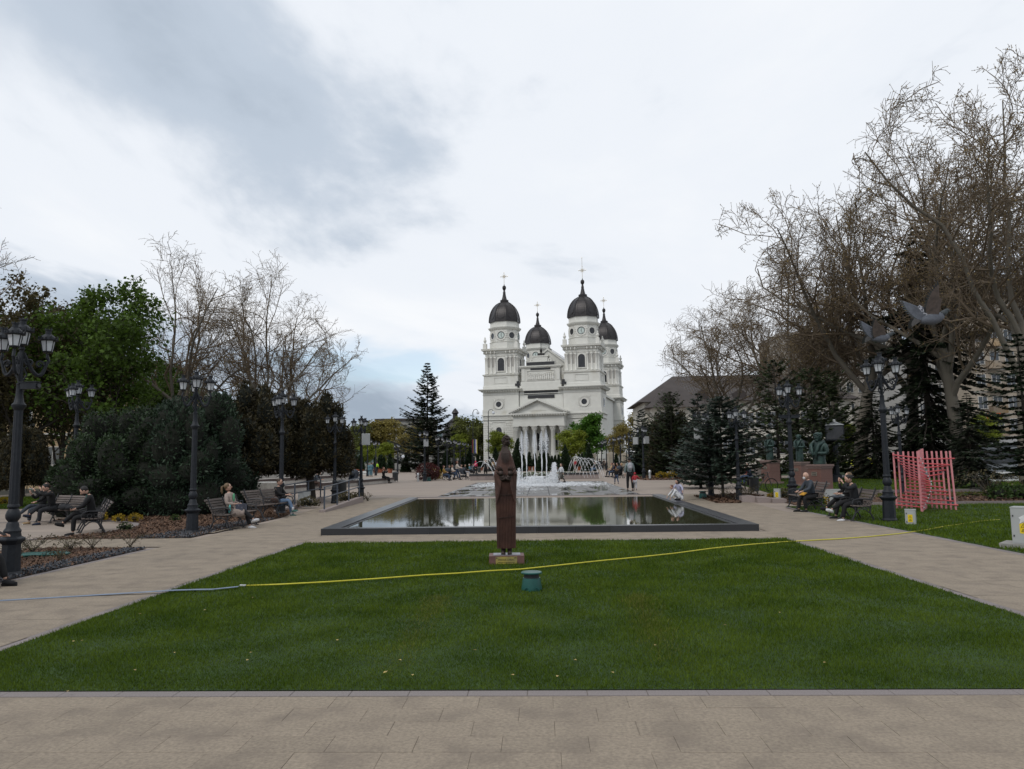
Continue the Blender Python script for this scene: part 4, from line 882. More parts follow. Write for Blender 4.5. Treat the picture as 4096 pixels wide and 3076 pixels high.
for k in range(5): p = lerp(Fc, Cc, k/4.6); tube_part('post', p, p+Vector((0, 0, Hh+.02*k)), .036 if k else .045, M_pink)
g = random.Random(4)
for k in range(17):     # red tubes: across from the left wing past the front post, swinging as they rise
    z = .14+k*.112; sw = math.sin(k/16*math.pi); a = lerp(Lc, Cc, .0+.45*sw); e = Fc+(Fc-Lc).normalized()*(.08+.55*sw); e.y -= .02
    tl = (.02 if k < 9 else -.14*math.sin((k-8)/8*math.pi)-.12)
    tube_part('crossbar', a+Vector((-.06, -.05, z)), e+Vector((0, -.05, z+tl)), .022, M_red)
    b = MB(); q = e+Vector((0, -.05, z+tl))-Cc; b.ball(q, .026, 6, 4); b.build('end_fitting', M_lgrey, ps)
for k in range(11):
    z = .22+k*.155; sw = math.sin(k/10*math.pi); a = lerp(Fc, Cc, .65); e = lerp(Rc, Cc, .42*sw)+Vector((.05, -.05, 0))
    tube_part('crossbar', a+Vector((0, -.05, z)), e+Vector((0, -.02, z+g.uniform(-.10, .12))), .022, M_red)
# ------------------------------------------------------------------ hose and strap across the lawn
M_hose = mat('yellow_hose', (.55, .50, .04), (.48, .42, .03), scale=8, rough=.4); M_strap = mat('blue_grey_strap', (.20, .25, .33), (.16, .20, .27), scale=6, rough=.6)
hp = [(975, 2343), (1130, 2337), (1300, 2328), (1500, 2315), (1700, 2300), (1830, 2293), (1960, 2283), (2080, 2277), (2150, 2270), (2280, 2256), (2400, 2243), (2560, 2228), (2700, 2213), (2850, 2193), (3000, 2178), (3139, 2167), (3360, 2155), (3480, 2146), (3600, 2134), (3700, 2120), (3780, 2105), (3850, 2095), (3930, 2083), (4000, 2078)]
hz = MB(); hpts = [G(a, c, .055 if 1000 < a < 3120 else .02) for a, c in hp]; hz.tube([q-hpts[0] for q in hpts], .013, 6)
hose = empty('garden_hose', hpts[0], 0, 'yellow hose lying across the lawn in front of the statue', 'hose'); hz.build('hose_line', M_hose, hose, True)
hz = MB(); hz.tube([(-.06, 0, .002), (.04, -.004, .0)], .02, 8); hz.build('coupling', M_lgrey, hose)
sp_ = [(-260, 2417), (0, 2401), (300, 2384), (690, 2360), (780, 2357), (850, 2356), (955, 2345)]; q = [G(a, c, .012 if a < 600 else .045) for a, c in sp_]; b = MB()
for i in range(len(q)-1):
    w = Vector((0, .04, 0)); b.add([q[i]-w, q[i+1]-w*.9, q[i+1]+w*.9, q[i]+w], [(0, 1, 2, 3)]); b.add([q[i]-w-Vector((0, 0, .008)), q[i+1]-w-Vector((0, 0, .008)), q[i+1]-w, q[i]-w], [(0, 1, 2, 3)])
tag(b.build('flat_hose', M_strap), 'flat blue grey hose lying across the left path', 'hose')
# ------------------------------------------------------------------ litter bins
M_bin = mat('bin_metal', (.035, .038, .04), (.05, .053, .055), scale=8, rough=.5)
def make_bin():
    t = empty('litter_bin', label='b', cat='bin'); b = MB(); b.lathe([(.24, .12), (.25, .16), (.25, .78), (.26, .80)], 18); b.build('drum', M_bin, t, 'auto')
    for k in range(4): a = k*math.pi/2+.4; b = MB(); b.tube([(.2*math.cos(a), .2*math.sin(a), .14), (.24*math.cos(a), .24*math.sin(a), 0)], .025, 5); b.build('foot', M_bin, t)
    b = MB(); b.lathe([(.255, .80), (.27, .82), (.2, .88), (.05, .92), (.02, .95)], 18); b.build('lid', M_bin, t, 'auto'); return t
copies(make_bin, [(G(3018, 1974), 0, .92, 'dark round litter bin in front of the bicycle'), (G(2724, 1914), 0, 1.0, 'dark litter bin with a domed lid in front of the hedge'), (G(1366, 1991), 0, 1.0, 'dark litter bin behind the ramp railing'), (G(1581, 1928), 0, 1.0, 'dark litter bin at the end of the amphitheatre steps'), (G(1917, 1892), 0, .95, 'grey litter bin far behind, left of the standing man in black')], 'litter bins')
# ------------------------------------------------------------------ path lights
def bollard():
    t = empty('path_light', label='p', cat='light'); b = MB(); b.lathe([(.08, 0), (.08, .42)], 12); b.build('post', M_lgrey, t); b = MB(); b.lathe([(.085, .42), (.10, .44), (.10, .56), (.06, .62), (.02, .63)], 12); b.build('cap', mat('brushed_steel', (.5, .5, .5), (.42, .42, .43), scale=3, rough=.3, metallic=.7), t, 'auto'); return t
copies(bollard, [(G(2600, 1917), 0, 1.25, 'short steel path light right of the loudspeaker lamp'), (G(1672, 1926), 0, 1.2, 'short steel path light left of the red shrub')], 'path lights')
# ------------------------------------------------------------------ people
SKINS = []
M_skin = mat('skin', (.50, .31, .23), (.45, .27, .20), scale=8, rough=.55, sss=.0); M_skin2 = mat('skin_tan', (.40, .24, .17), (.36, .21, .15), scale=8, rough=.55)
def cloth(name, c, rough=.85): return mat('cloth_'+name, c, tuple(x*.72 for x in c), scale=14, rough=rough, bump=.25, bscale=22)
CL = {k: cloth(k, v) for k, v in dict(black=(.007, .007, .008), charcoal=(.015, .016, .019), navy=(.018, .024, .045), slate=(.045, .055, .07), jeans=(.13, .20, .31), djeans=(.035, .06, .11), beige=(.36, .29, .25), white=(.62, .62, .63), lav=(.42, .42, .55), grey=(.20, .20, .21), green=(.05, .14, .12), sage=(.20, .25, .25), red=(.36, .03, .04), pink=(.60, .05, .12), mustard=(.32, .19, .04), vest=(.45, .75, .04), teal=(.10, .20, .25), cream=(.55, .48, .42), lgrey=(.36, .36, .38), tan=(.40, .28, .16), brown=(.07, .04, .03), lime=(.12, .38, .2), pattern=(.12, .11, .10)).items()}
HAIR = {k: mat('hair_'+k, v, tuple(x*.6 for x in v), scale=30, rough=.6, stretch=(1, 1, .2)) for k, v in dict(black=(.012, .009, .008), brown=(.05, .028, .016), dblond=(.16, .10, .05), blond=(.38, .24, .11), grey=(.30, .29, .28), red=(.14, .05, .03), auburn=(.10, .03, .025)).items()}
M_sole = mat('shoe_sole', (.6, .6, .58), rough=.7)
def skinmesh(name, pts, edges, rad, m, parent=None, sub=1, loc=None, rz=0.0):
    me = bpy.data.meshes.new(name); me.from_pydata([tuple(p) for p in pts], edges, []); me.materials.append(m); o = link(name, me, parent, loc, rz)
    md = o.modifiers.new('skin', 'SKIN'); md.use_smooth_shade = True; md.branch_smoothing = .35
    sv = me.skin_vertices[0].data
    for i, r in enumerate(rad): sv[i].radius = (r, r) if not hasattr(r, '__len__') else r; sv[i].use_root = (i == 0)
    o.modifiers.new('sub', 'SUBSURF').levels = sub; o.modifiers['sub'].render_levels = sub; SKINS.append([o, None]); return o
def dirv(pitch, yaw, side):
    a, b = R(pitch), R(yaw); return Vector((side*math.sin(b), -math.sin(a)*math.cos(b), -math.cos(a)*math.cos(b)))
STAND = dict(hip=.53, lean=0, L=(3, 3, 0), Rr=(-2, 3, -3), AL=(8, 10, 12, 4), AR=(8, 10, 12, 4), head=(0, 0))
SIT = dict(hip=None, lean=-8, L=(86, 6, 8), Rr=(88, 6, 4), AL=(28, 12, 80, -25), AR=(28, 12, 80, -25), head=(10, 0))
CROSS = dict(SIT, Rr=(102, -12, 48), L=(84, 2, 2))
WALK = dict(STAND, L=(24, 3, 6), Rr=(-18, 3, -34), AL=(-20, 8, 5, 0), AR=(22, 8, 40, 0))
def person(loc, rz, label, H=1.72, pose=STAND, top='black', legs='charcoal', hair='brown', style='short', shoe='black', seat=.46, group=None, skirt=None, sleeves=True, build=1.0, detail=True, skin=None, extra=None, cat='person', bare=None):
    """pose: L/Rr = (thigh pitch, thigh spread, shin pitch); AL/AR = (upper arm pitch, spread, forearm pitch, inward)"""
    loc = Vector(loc); B = build; hz = pose['hip']*H if pose['hip'] else seat+.085*H/1.72
    hip = Vector((0, 0, hz)); ln = R(pose['lean']); up = Vector((0, -math.sin(ln), math.cos(ln)))
    waist = hip+up*.10*H; chest = hip+up*.23*H; nb = hip+up*.315*H
    hp, hy = pose['head']; hdir = Vector((0, -math.sin(ln+R(hp)), math.cos(ln+R(hp)))); nk = nb+hdir*.035*H; hc = nk+hdir*.075*H
    J = [hip, waist, chest, nb, nk]; E = [(0, 1), (1, 2), (2, 3), (3, 4)]; rad = [.075*H*B, .066*H*B, .078*H*B, .045*H, .031*H]
    tj, te, tr = [hip-up*.02*H, waist, chest, nb+up*.006*H], [(0, 1), (1, 2), (2, 3)], [.086*H*B, .080*H*B, .094*H*B, .058*H]
    lj, le, lr = [hip], [], [.082*H*B]; feet = []; wr = []
    for s, key in ((1, 'L'), (-1, 'Rr')):
        tp, ty, sp_ = pose[key][:3]; h = hip+Vector((s*.052*H, 0, -.012*H)); k = h+dirv(tp, ty, s)*.245*H; a = k+dirv(sp_, pose[key][3] if len(pose[key]) > 3 else 0, s)*.235*H
        n = len(J); J += [h, k, a]; E += [(0, n), (n, n+1), (n+1, n+2)]; rad += [.056*H*B, .034*H, .022*H]
        n = len(lj); lj += [h, (h+k)/2, k, (k+a)/2, a+(k-a)*.06]; le += [(0, n), (n, n+1), (n+1, n+2), (n+2, n+3), (n+3, n+4)]; lr += [.064*H*B, .055*H*B, .044*H*B, .040*H, .034*H]
        fp = R(max(-10, min(40, sp_*.6))) ; feet.append((a, Vector((0, -math.cos(fp), math.sin(fp)*.6 if sp_ > 20 else -.0)), sp_))
    side = Vector((1, 0, 0))
    for s, key in ((1, 'AL'), (-1, 'AR')):
        ap, ay, fp, fy = pose[key]; sh = chest+up*.060*H+side*s*.098*H*B; e = sh+dirv(ap, ay, s)*.165*H; w = e+dirv(fp, fy, s)*.145*H
        n = len(J); J += [sh, e, w]; E += [(2, n), (n, n+1), (n+1, n+2)]; rad += [.036*H*B, .024*H, .016*H]; wr.append((e, w, s))
        n = len(tj); tj += [sh, (sh+e)/2, e, e+(w-e)*(.85 if sleeves else .1)]; te += [(2, n), (n, n+1), (n+1, n+2), (n+2, n+3)]; tr += [.047*H*B, .040*H*B, .035*H*B, .028*H]
    rad = [r*.74 if i not in (3, 4) else r for i, r in enumerate(rad)]
    for i_ in (7, 10): rad[i_] = .020*H
    o = skinmesh('person', J, E, rad, skin or M_skin, None, 1, loc, rz)
    f = MB(); HM = Matrix.Translation(hc) @ Matrix.Rotation(R(hy), 4, 'Z') @ Matrix.Rotation(ln*.5+R(hp), 4, 'X'); h = .068*H
    f.ball((0, 0, 0), (h*.72, h*.86, h), 12, 8, HM); f.ball((0, -h*.25, -h*.5), (h*.5, h*.5, h*.48), 8, 5, HM)
    f.ball((0, -h*.93, -h*.12), (h*.12, h*.18, h*.22), 6, 4, HM)
    for s in (-1, 1): f.ball((s*h*.73, 0, -h*.08), (h*.09, h*.18, h*.24), 6, 4, HM)
    f.cm = 1
    for s in (-1, 1): f.ball((s*h*.29, -h*.76, h*.06), (h*.12, h*.08, h*.06), 6, 4, HM); f.box(tuple(HM @ Vector((s*h*.3, -h*.74, h*.2))), (h*.24, h*.05, h*.05))
    f.cm = 2; f.ball((0, -h*.80, -h*.5), (h*.24, h*.08, h*.06), 6, 4, HM); f.cm = 0
    for e, w, s in wr:      # hand: palm, four fingers, thumb
        d = (w-e).normalized(); u = d.orthogonal().normalized() if abs(d.x) > .9 else (Vector((1, 0, 0))-d*d.x).normalized(); nrm = d.cross(u)
        f.tube([w-d*.01, w+d*.02*H*.6, w+d*.045*H], [.013*H, .017*H, .015*H], 6)
        for k in range(4):
            b0 = w+d*.043*H+u*(k-1.5)*.0085*H; L_ = (.030, .038, .036, .028)[k]*H; f.tube([b0, b0+d*L_*.55, b0+d*L_*.85-nrm*s*L_*.5], [.0055*H, .005*H, .0035*H], 4)
        b0 = w+d*.015*H-u*s*.014*H; f.tube([b0, b0+d*.015*H-u*s*.012*H, b0+d*.035*H-u*s*.012*H], [.0065*H, .006*H, .004*H], 4)
    SKINS[-1][1] = (f, [skin or M_skin, HAIR['black'], mat('lips', (.36, .12, .10), rough=.5)])
    tops = skinmesh('jacket' if top in ('black', 'charcoal', 'slate', 'navy', 'beige', 'mustard', 'red', 'teal') else 'shirt', tj, te, tr, CL[top], o)
    skinmesh('trousers', lj, le, lr, CL[legs] if legs != bare else (skin or M_skin), o)
    for a, d, sp_ in feet:
        q = MB(); s0 = a+Vector((0, .02*H, -.028*H)); q.tube([s0, a+d*.03*H+Vector((0, 0, -.026*H)), a+d*.075*H+Vector((0, 0, -.030*H)), a+d*.115*H+Vector((0, 0, -.034*H))], [.026*H, .028*H, .024*H, .016*H], 8); q.cm = 1
        q.tube([s0+Vector((0, .01*H, -.018*H)), a+d*.07*H+Vector((0, 0, -.047*H)), a+d*.118*H+Vector((0, 0, -.046*H))], [.02*H, .017*H, .014*H], 6); q.build('shoe', [CL[shoe], M_sole if shoe in ('white', 'tan', 'green') else CL['black']], o, True)
    # hair
    if style:
        q = MB(); q.ball((0, h*.20, h*.22), (h*.81, h*.85, h*.90), 12, 8, HM)
        if style == 'bald': q = None
        elif style == 'long':
            for k in range(9):
                a_ = math.pi*(k/8); x, y = h*.8*math.cos(a_), h*.35+h*.55*math.sin(a_); q.tube([HM @ Vector((x*.8, y, h*.3)), HM @ Vector((x, y*1.05, -h*.9)), HM @ Vector((x*1.05, y*1.1, -h*2.3))], [h*.3, h*.3, h*.14], 5)
        elif style == 'pony': q.tube([HM @ Vector((0, h*.9, h*.45)), HM @ Vector((0, h*1.45, h*.2)), HM @ Vector((0, h*1.6, -h*1.0)), HM @ Vector((0, h*1.5, -h*1.7))], [h*.2, h*.32, h*.3, h*.1], 6)
        elif style == 'bun': q.ball((0, h*1.1, h*.25), h*.36, 8, 6, HM)
        elif style == 'bob': q.ball((0, h*.25, -h*.15), (h*.9, h*.85, h*.95), 10, 7, HM)
        elif style == 'beard':
            q.ball((0, -h*.42, -h*.62), (h*.56, h*.5, h*.48), 8, 6, HM)
        if q:
            q.build('cap' if style == 'cap' else 'hair', CL['red'] if style == 'cap' else HAIR[hair], o, True)
        if style == 'hood': q = MB(); q.ball((0, h*.2, h*.1), (h*1.05, h*1.05, h*1.2), 10, 7, HM); q.build('hood', CL[top], o, True)
    if skirt:      # long coat tails over the thighs
        k1, k2 = lj[3], lj[8]; cj = [waist, hip, (lj[1]+lj[2])/2, lj[3]+(lj[5]-lj[3])*.25, (lj[6]+lj[7])/2, lj[8]+(lj[10]-lj[8])*.25]
        skinmesh('coat_tail', cj, [(0, 1), (1, 2), (2, 3), (1, 4), (4, 5)], [.085*H, .10*H, .085*H, .075*H, .085*H, .075*H], CL[top], o)
    tag(o, label, cat, group); o['_top'] = 0
    del o['_top']
    return o, dict(hip=hip, chest=chest, nb=nb, hc=hc, HM=HM, h=h, wr=wr, up=up, H=H, knees=(lj[3], lj[8]), ankles=[f_[0] for f_ in feet])
def facing(dx, dy): return math.atan2(dx, -dy)      # turn so that the front (-y) looks along (dx, dy)
def prop(name, b, m, body, label, cat, smooth=True):
    """thing held or lying by a person: own top-level object, placed in that person's frame"""
    o = b.build(name, m, None, smooth); o.location = body.location; o.rotation_euler = body.rotation_euler; return tag(o, label, cat)
RT_, LF = facing(1, -.05), facing(-1, -.05)
# left foreground
b1, k = person((-13.02, 21.48, 0), R(-62), 'bearded man in black sitting with crossed legs on a bench', 1.78, dict(CROSS, lean=8, head=(38, 0), AL=(30, 8, 70, -30), AR=(30, 8, 72, -30)), 'black', 'black', 'black', 'beard', 'black')
q = MB(); q.cm = 0; q.ball(tuple(k['nb']-k['up']*.02+Vector((0, -.07, -.03))), (.05, .03, .09), 8, 6); q.build('shirt_front', CL['green'], b1, True)
q = MB(); c = k['wr'][0][1]*.5+k['wr'][1][1]*.5; q.box((c.x, c.y-.05, c.z+.02), (.20, .14, .015)); prop('book', q, CL['charcoal'], b1, 'small dark book held by the bearded man', 'book', False)
b2, k = person((-17.45, 25.85, 0), R(-35), 'person in black drinking from a bottle on the far left bench', 1.72, dict(CROSS, lean=-4, head=(-14, 15), AL=(75, 20, 150, -35), AR=(45, 15, 140, -20)), 'black', 'slate', 'brown', 'bun', 'tan')
q = MB(); c = k['wr'][0][1]; q.lathe([(.03, -.06), (.03, .06), (.012, .1)], 8, M=Matrix.Translation((c.x-.02, c.y-.06, c.z+.02)) @ Matrix.Rotation(R(70), 4, 'X')); prop('bottle', q, mat('bottle_glass', (.45, .48, .42), rough=.15, trans=.4), b2, 'clear bottle held to the mouth at the far left bench', 'bottle')
b3, k = person((-16.85, 25.5, 0), R(-35), 'man in a black jacket holding his head on the far left bench', 1.76, dict(CROSS, lean=12, head=(30, 0), AL=(75, 12, 165, -30), AR=(35, 10, 75, -20)), 'black', 'charcoal', 'black', 'short', 'navy')
q = MB(); q.ball((0, 0, .56), (.28, .16, .11), 12, 7); q.ball((.2, .05, .54), (.18, .14, .08), 10, 6); o = q.build('folded_coat', CL['charcoal'], None, True, (-16.35, 25.35, 0), R(-30)); tag(o, 'dark coat heaped on the seat of the far left bench', 'coat')
b4, k = person((-9.42, 12.2, 0), RT_, 'person at the left edge, only hands with a phone and a shoe in view', 1.72, dict(SIT, L=(84, 4, 20), AL=(30, 6, 95, -8), AR=(30, 6, 95, -8), lean=6, head=(25, 0)), 'lgrey', 'black', 'brown', 'short', 'black')
q = MB(); c = (k['wr'][0][1]+k['wr'][1][1])/2; q.box((c.x, c.y-.10, c.z+.05), (.075, .14, .012), 0, R(25)); prop('phone', q, CL['black'], b4, 'black phone held at the left picture edge', 'phone', False)
b5, k = person((-9.42, 22.72, 0), facing(1, -.1), 'woman in a beige coat and black trousers sitting on the bench', 1.70, dict(CROSS, lean=-12, head=(0, 35), L=(80, 4, 18), Rr=(90, -6, 52), AL=(12, 14, 85, -25), AR=(12, 14, 85, -25)), 'beige', 'black', 'dblond', 'pony', 'white', skirt=True)
q = MB(); q.ball(tuple(k['chest']+Vector((0, -.13, .0))), (.055, .03, .14), 8, 6); q.build('shirt_front', CL['lime'], b5, True)
q = MB(); q.tube([k['HM'] @ Vector((-.05, -.075, .01)), k['HM'] @ Vector((.05, -.075, .01))], .014, 5); q.build('glasses', CL['brown'], b5)
q = MB(); q.box((.0, -.30, .64), (.30, .22, .20)); q.tube([(-.1, -.3, .74), (-.08, -.3, .84), (.08, -.3, .84), (.1, -.3, .74)], .01, 5); prop('handbag', q, mat('spotted_bag', (.05, .055, .08), (.4, .4, .45), scale=30, rough=.6, lo=.62, hi=.68), b5, 'dark spotted bag in the lap of the woman in beige', 'bag', False)
q = MB(); q.lathe([(.035, .48), (.035, .66), (.02, .70), (.02, .73)], 10, (-.24, -.06, 0)); prop('drink_bottle', q, mat('drink', (.35, .50, .05), (.05, .4, .45), scale=6, rough=.2), b5, 'yellow and blue bottle beside the woman in beige', 'bottle')
b6, k = person((-9.75, 27.75, 0), facing(1, -.12), 'woman in a black hoodie and light jeans sitting on the bench', 1.70, dict(CROSS, lean=-2, head=(14, 0), L=(82, 2, 6), Rr=(100, -10, 24), AL=(35, 10, 85, -25), AR=(35, 10, 85, -25)), 'black', 'jeans', 'brown', 'bun', 'green')
q = MB(); q.tube([k['HM'] @ Vector((-.05, -.08, .01)), k['HM'] @ Vector((.05, -.08, .01))], .016, 5); q.build('sunglasses', CL['brown'], b6)
q = MB()
for a in k['ankles']: q.tube([a+Vector((0, 0, -.02)), a+Vector((0, 0, .11))], [.042, .05], 8)
q.build('sock', CL['white'], b6, True)
q = MB(); c = (k['wr'][0][1]+k['wr'][1][1])/2; q.box((c.x, c.y-.1, c.z+.05), (.07, .13, .012)); prop('phone', q, CL['black'], b6, 'phone in the hands of the woman in jeans', 'phone', False)
q = MB(); q.ball((-.35, -.02, .60), (.20, .14, .15), 12, 8); q.tube([(-.5, -.02, .66), (-.4, -.02, .80), (-.28, -.02, .80), (-.2, -.02, .68)], .012, 5); prop('shoulder_bag', q, CL['brown'], b6, 'brown bag on the bench beside the woman in jeans', 'bag')
# right foreground
b7, k = person((9.55, 27.15, 0), facing(-1, -.25), 'bald man in a slate jacket sitting on the bench', 1.75, dict(SIT, lean=14, head=(10, 0), AL=(30, 10, 70, -20), AR=(30, 10, 70, -20), L=(84, 10, -6), Rr=(84, 8, 6)), 'slate', 'black', 'brown', 'bald', 'black')
q = MB(); q.box((0, -.36, .62), (.28, .16, .02), 0, R(30)); prop('envelope', q, mat('orange_paper', (.65, .33, .03), rough=.7), b7, 'orange envelope on the lap of the bald man', 'envelope', False)
q = MB(); q.ball((0, -k['h']*.85, -k['h']*.5), (k['h']*.5, k['h']*.35, k['h']*.45), 8, 6, k['HM']); q.build('face_mask', CL['white'], b7, True)
b8, k = person((9.5, 23.35, 0), facing(-1, -.1), 'woman in a black jacket covering her face, sitting on the right bench', 1.72, dict(CROSS, lean=10, head=(22, 0), AL=(70, 6, 160, -25), AR=(72, 6, 160, -25), L=(80, 4, 10), Rr=(92, -8, 58)), 'charcoal', 'black', 'black', 'bun', 'white')
b9, k = person((9.62, 24.15, 0), facing(-1, -.1), 'blond person in black behind the woman covering her face', 1.76, dict(CROSS, lean=-4, head=(8, 0), L=(84, 4, 12), Rr=(98, -8, 50)), 'black', 'black', 'dblond', 'short', 'black')
q = MB(); q.ball((0, -.34, .66), (.22, .18, .06), 12, 6); prop('folded_jacket', q, CL['slate'], b9, 'folded grey jacket on the lap of the blond person', 'jacket')
# middle distance
CROUCH = dict(hip=.17, lean=42, L=(126, 12, -36), Rr=(126, 12, -36), AL=(34, 10, 30, -12), AR=(48, 2, 40, 0), head=(0, 10))
SQUAT = dict(hip=.30, lean=22, L=(88, 10, -52), Rr=(88, 10, -52), AL=(22, 45, 40, 25), AR=(40, 10, 40, -5), head=(8, 0))
p = G(2718, 2018); p.z = RT+.0
person((5.62, p.y, .172), facing(-1, -.1), 'boy in pale clothes crouching on the pool rim and reaching into the water', 1.22, CROUCH, 'white', 'white', 'red', 'short', 'black', detail=False)
p = G(2726, 1995); person((5.95, 32.9, zg(32.9)), facing(-.7, -.7), 'long haired girl in lavender stooping behind the crouching boy', 1.22, SQUAT, 'lav', 'lav', 'black', 'long', 'white')
b10, k = person(G(2521, 1962), facing(-.05, 1), 'man in a grey hoodie with a white rucksack walking away', 1.80, dict(STAND, L=(6, 4, 2), Rr=(-5, 4, -8), AL=(6, 12, 10, 4), AR=(4, 12, 12, 2)), 'sage', 'black', 'black', 'short', 'brown')
q = MB(); c = k['chest']; q.ball((0, .19, c.z-.02), (.15, .10, .22), 12, 8); q.ball((0, .27, c.z-.08), (.10, .05, .10), 8, 6)
for s in (-1, 1): q.tube([(s*.09, .12, c.z+.17), (s*.10, -.0, c.z+.2), (s*.11, -.13, c.z+.05), (s*.10, .1, c.z-.16)], .018, 5)
prop('rucksack', q, CL['lgrey'], b10, 'pale rucksack on the back of the man in the grey hoodie', 'rucksack')
person(G(2541, 1962), facing(.15, 1), 'toddler in a red jacket holding hands with the man with the rucksack', .98, dict(WALK, AR=(20, 30, 60, 30)), 'red', 'lgrey', 'red', 'hood', 'black', build=1.25)
person(G(2466, 1936), facing(-.2, 1), 'small girl with long blond hair running away on the right', 1.12, WALK, 'black', 'djeans', 'dblond', 'long', 'black')
person(G(2246, 1934), facing(-.9, -.5), 'girl in a white shirt and patterned trousers striding past the fountain', 1.45, dict(WALK, L=(34, 3, 14), Rr=(-26, 3, -40)), 'white', 'pattern', 'brown', 'pony', 'black')
person(G(1943, 1904), facing(.1, -1), 'man in a black coat standing behind the left arcs of water', 1.85, STAND, 'black', 'black', 'grey', 'short', 'black', skirt=True)
def seated(px, py, rz, label, seat=.46, **kw): return person(G(px, py), rz, label, kw.pop('H', 1.7), kw.pop('pose', SIT), seat=seat, detail=False, **kw)
rows = [(1778, 1922, RT_, 'person in a mustard jacket sitting at the near end of the left row', dict(top='mustard', legs='djeans', hair='auburn')), (1800, 1917, RT_, 'person in a black jacket beside the one in mustard', dict(top='black', legs='black', hair='brown')),
 (1812, 1914, RT_, 'person in a pale pink top in the left row', dict(top='cream', legs='djeans', hair='red')), (1848, 1909, RT_, 'person in a light jacket sitting behind the walking woman', dict(top='lgrey', legs='black', hair='brown')),
 (1863, 1906, RT_, 'person in grey sitting in the left row', dict(top='charcoal', legs='lgrey', hair='brown')), (1880, 1900, RT_, 'person in pale blue far in the left row', dict(top='teal', legs='black', hair='grey')), (1893, 1896, RT_, 'person in black far in the left row', dict(top='black', legs='black', hair='black'))]
for px, py, rz, lab, kw in rows: seated(px, py, rz, lab, group='people sitting along the left row', **kw)
person(G(1829, 1919), RT_, 'woman in a white jacket walking with a stroller', 1.72, dict(WALK, AL=(35, 8, 75, -5), AR=(35, 8, 75, -5)), 'cream', 'djeans', 'red', 'bob', 'black')
person(G(1903, 1893), facing(-.3, 1), 'person in a pink hooded jacket far behind the left row', 1.7, STAND, 'pink', 'black', 'brown', 'hood', 'black')
for px, py, lab, kw in ((1972, 1888, 'person in beige standing far behind the left arcs', dict(top='tan', legs='black')), (1986, 1886, 'person in grey standing beside the one in beige', dict(top='lgrey', legs='charcoal')), (2303, 1886, 'person in dark red walking behind the right arcs', dict(top='red', legs='black', pose=WALK)), (2399, 1880, 'man in black standing among the right lamps', dict(top='black', legs='black')), (2417, 1879, 'person in brown standing among the right lamps', dict(top='brown', legs='black')), (2426, 1879, 'person in white standing among the right lamps', dict(top='cream', legs='black')),
   (2118, 1880, 'person in a yellow top far behind the jets', dict(top='mustard', legs='white')), (1624, 1888, 'person in black walking before the far hedge', dict(top='black', legs='black', hair='grey')), (1492, 1895, 'person in black standing near the yellow vest', dict(top='black', legs='black', hair='grey')), (1508, 1893, 'worker in a yellow high visibility vest', dict(top='vest', legs='black')), (1477, 1905, 'old person in grey blue seen from behind', dict(top='teal', legs='teal', hair='grey', H=1.65)), (1486, 1905, 'person in a teal coat seen from behind', dict(top='teal', legs='teal', hair='brown', H=1.7))):
    person(G(px, py), random.uniform(2.6, 3.6), lab, kw.pop('H', 1.74), kw.pop('pose', STAND), hair=kw.pop('hair', 'brown'), detail=False, **kw)
for px, py, rz, lab, kw in ((2445, 1907, LF, 'person in an orange top sitting in the right row', dict(top='tan', legs='black', hair='red')), (2455, 1908, LF, 'person in dark blue sitting in the right row', dict(top='navy', legs='djeans', hair='brown')), (2468, 1908, LF, 'person in black sitting at the near end of the right row', dict(top='black', legs='charcoal', hair='black')), (2378, 1890, LF, 'person in pale jeans sitting far in the right row', dict(top='navy', legs='jeans', hair='brown')), (2484, 1912, LF, 'blond woman in dark clothes sitting by the stroller', dict(top='charcoal', legs='black', hair='blond', style='bob')),
   (2781, 1915, facing(-.8, -.5), 'dark haired woman sitting on the slatted bench', dict(top='black', legs='black', hair='black', style='bob')), (2797, 1918, facing(-.8, -.5), 'blond woman in pale clothes sitting on the slatted bench', dict(top='cream', legs='cream', hair='blond', style='bob')), (2990, 1938, facing(-.8, -.5), 'person in a red top sitting behind the blue spruce', dict(top='red', legs='djeans', hair='black')), (3006, 1942, facing(-.8, -.5), 'person in blue jeans bending over a phone near the bicycle', dict(top='navy', legs='djeans', hair='black', pose=dict(SIT, lean=25, head=(30, 0))))):
    seated(px, py, rz, lab, **kw)
# ------------------------------------------------------------------ vegetation
def segs_to_mesh(P0, P1, r0, r1, sides):
    """tapered prisms for many segments at once"""
    P0, P1, r0, r1 = map(np.asarray, (P0, P1, r0, r1)); d = P1-P0; L = np.linalg.norm(d, axis=1, keepdims=True)+1e-9; d = d/L
    a = np.where(np.abs(d[:, 2:3]) < .9, np.array([[0, 0, 1.]]), np.array([[1., 0, 0]])); u = np.cross(d, a); u /= np.linalg.norm(u, axis=1, keepdims=True); w = np.cross(d, u); n = len(P0); V = np.empty((n, 2*sides, 3))
    for k in range(sides):
        c, s = math.cos(2*math.pi*k/sides), math.sin(2*math.pi*k/sides); o = u*c+w*s; V[:, k] = P0+o*r0[:, None]; V[:, sides+k] = P1+o*r1[:, None]
    F = np.array([(k, (k+1) % sides, sides+(k+1) % sides, sides+k) for k in range(sides)]); F = (F[None]+(np.arange(n)*2*sides)[:, None, None]).reshape(-1, 4)
    return V.reshape(-1, 3), F
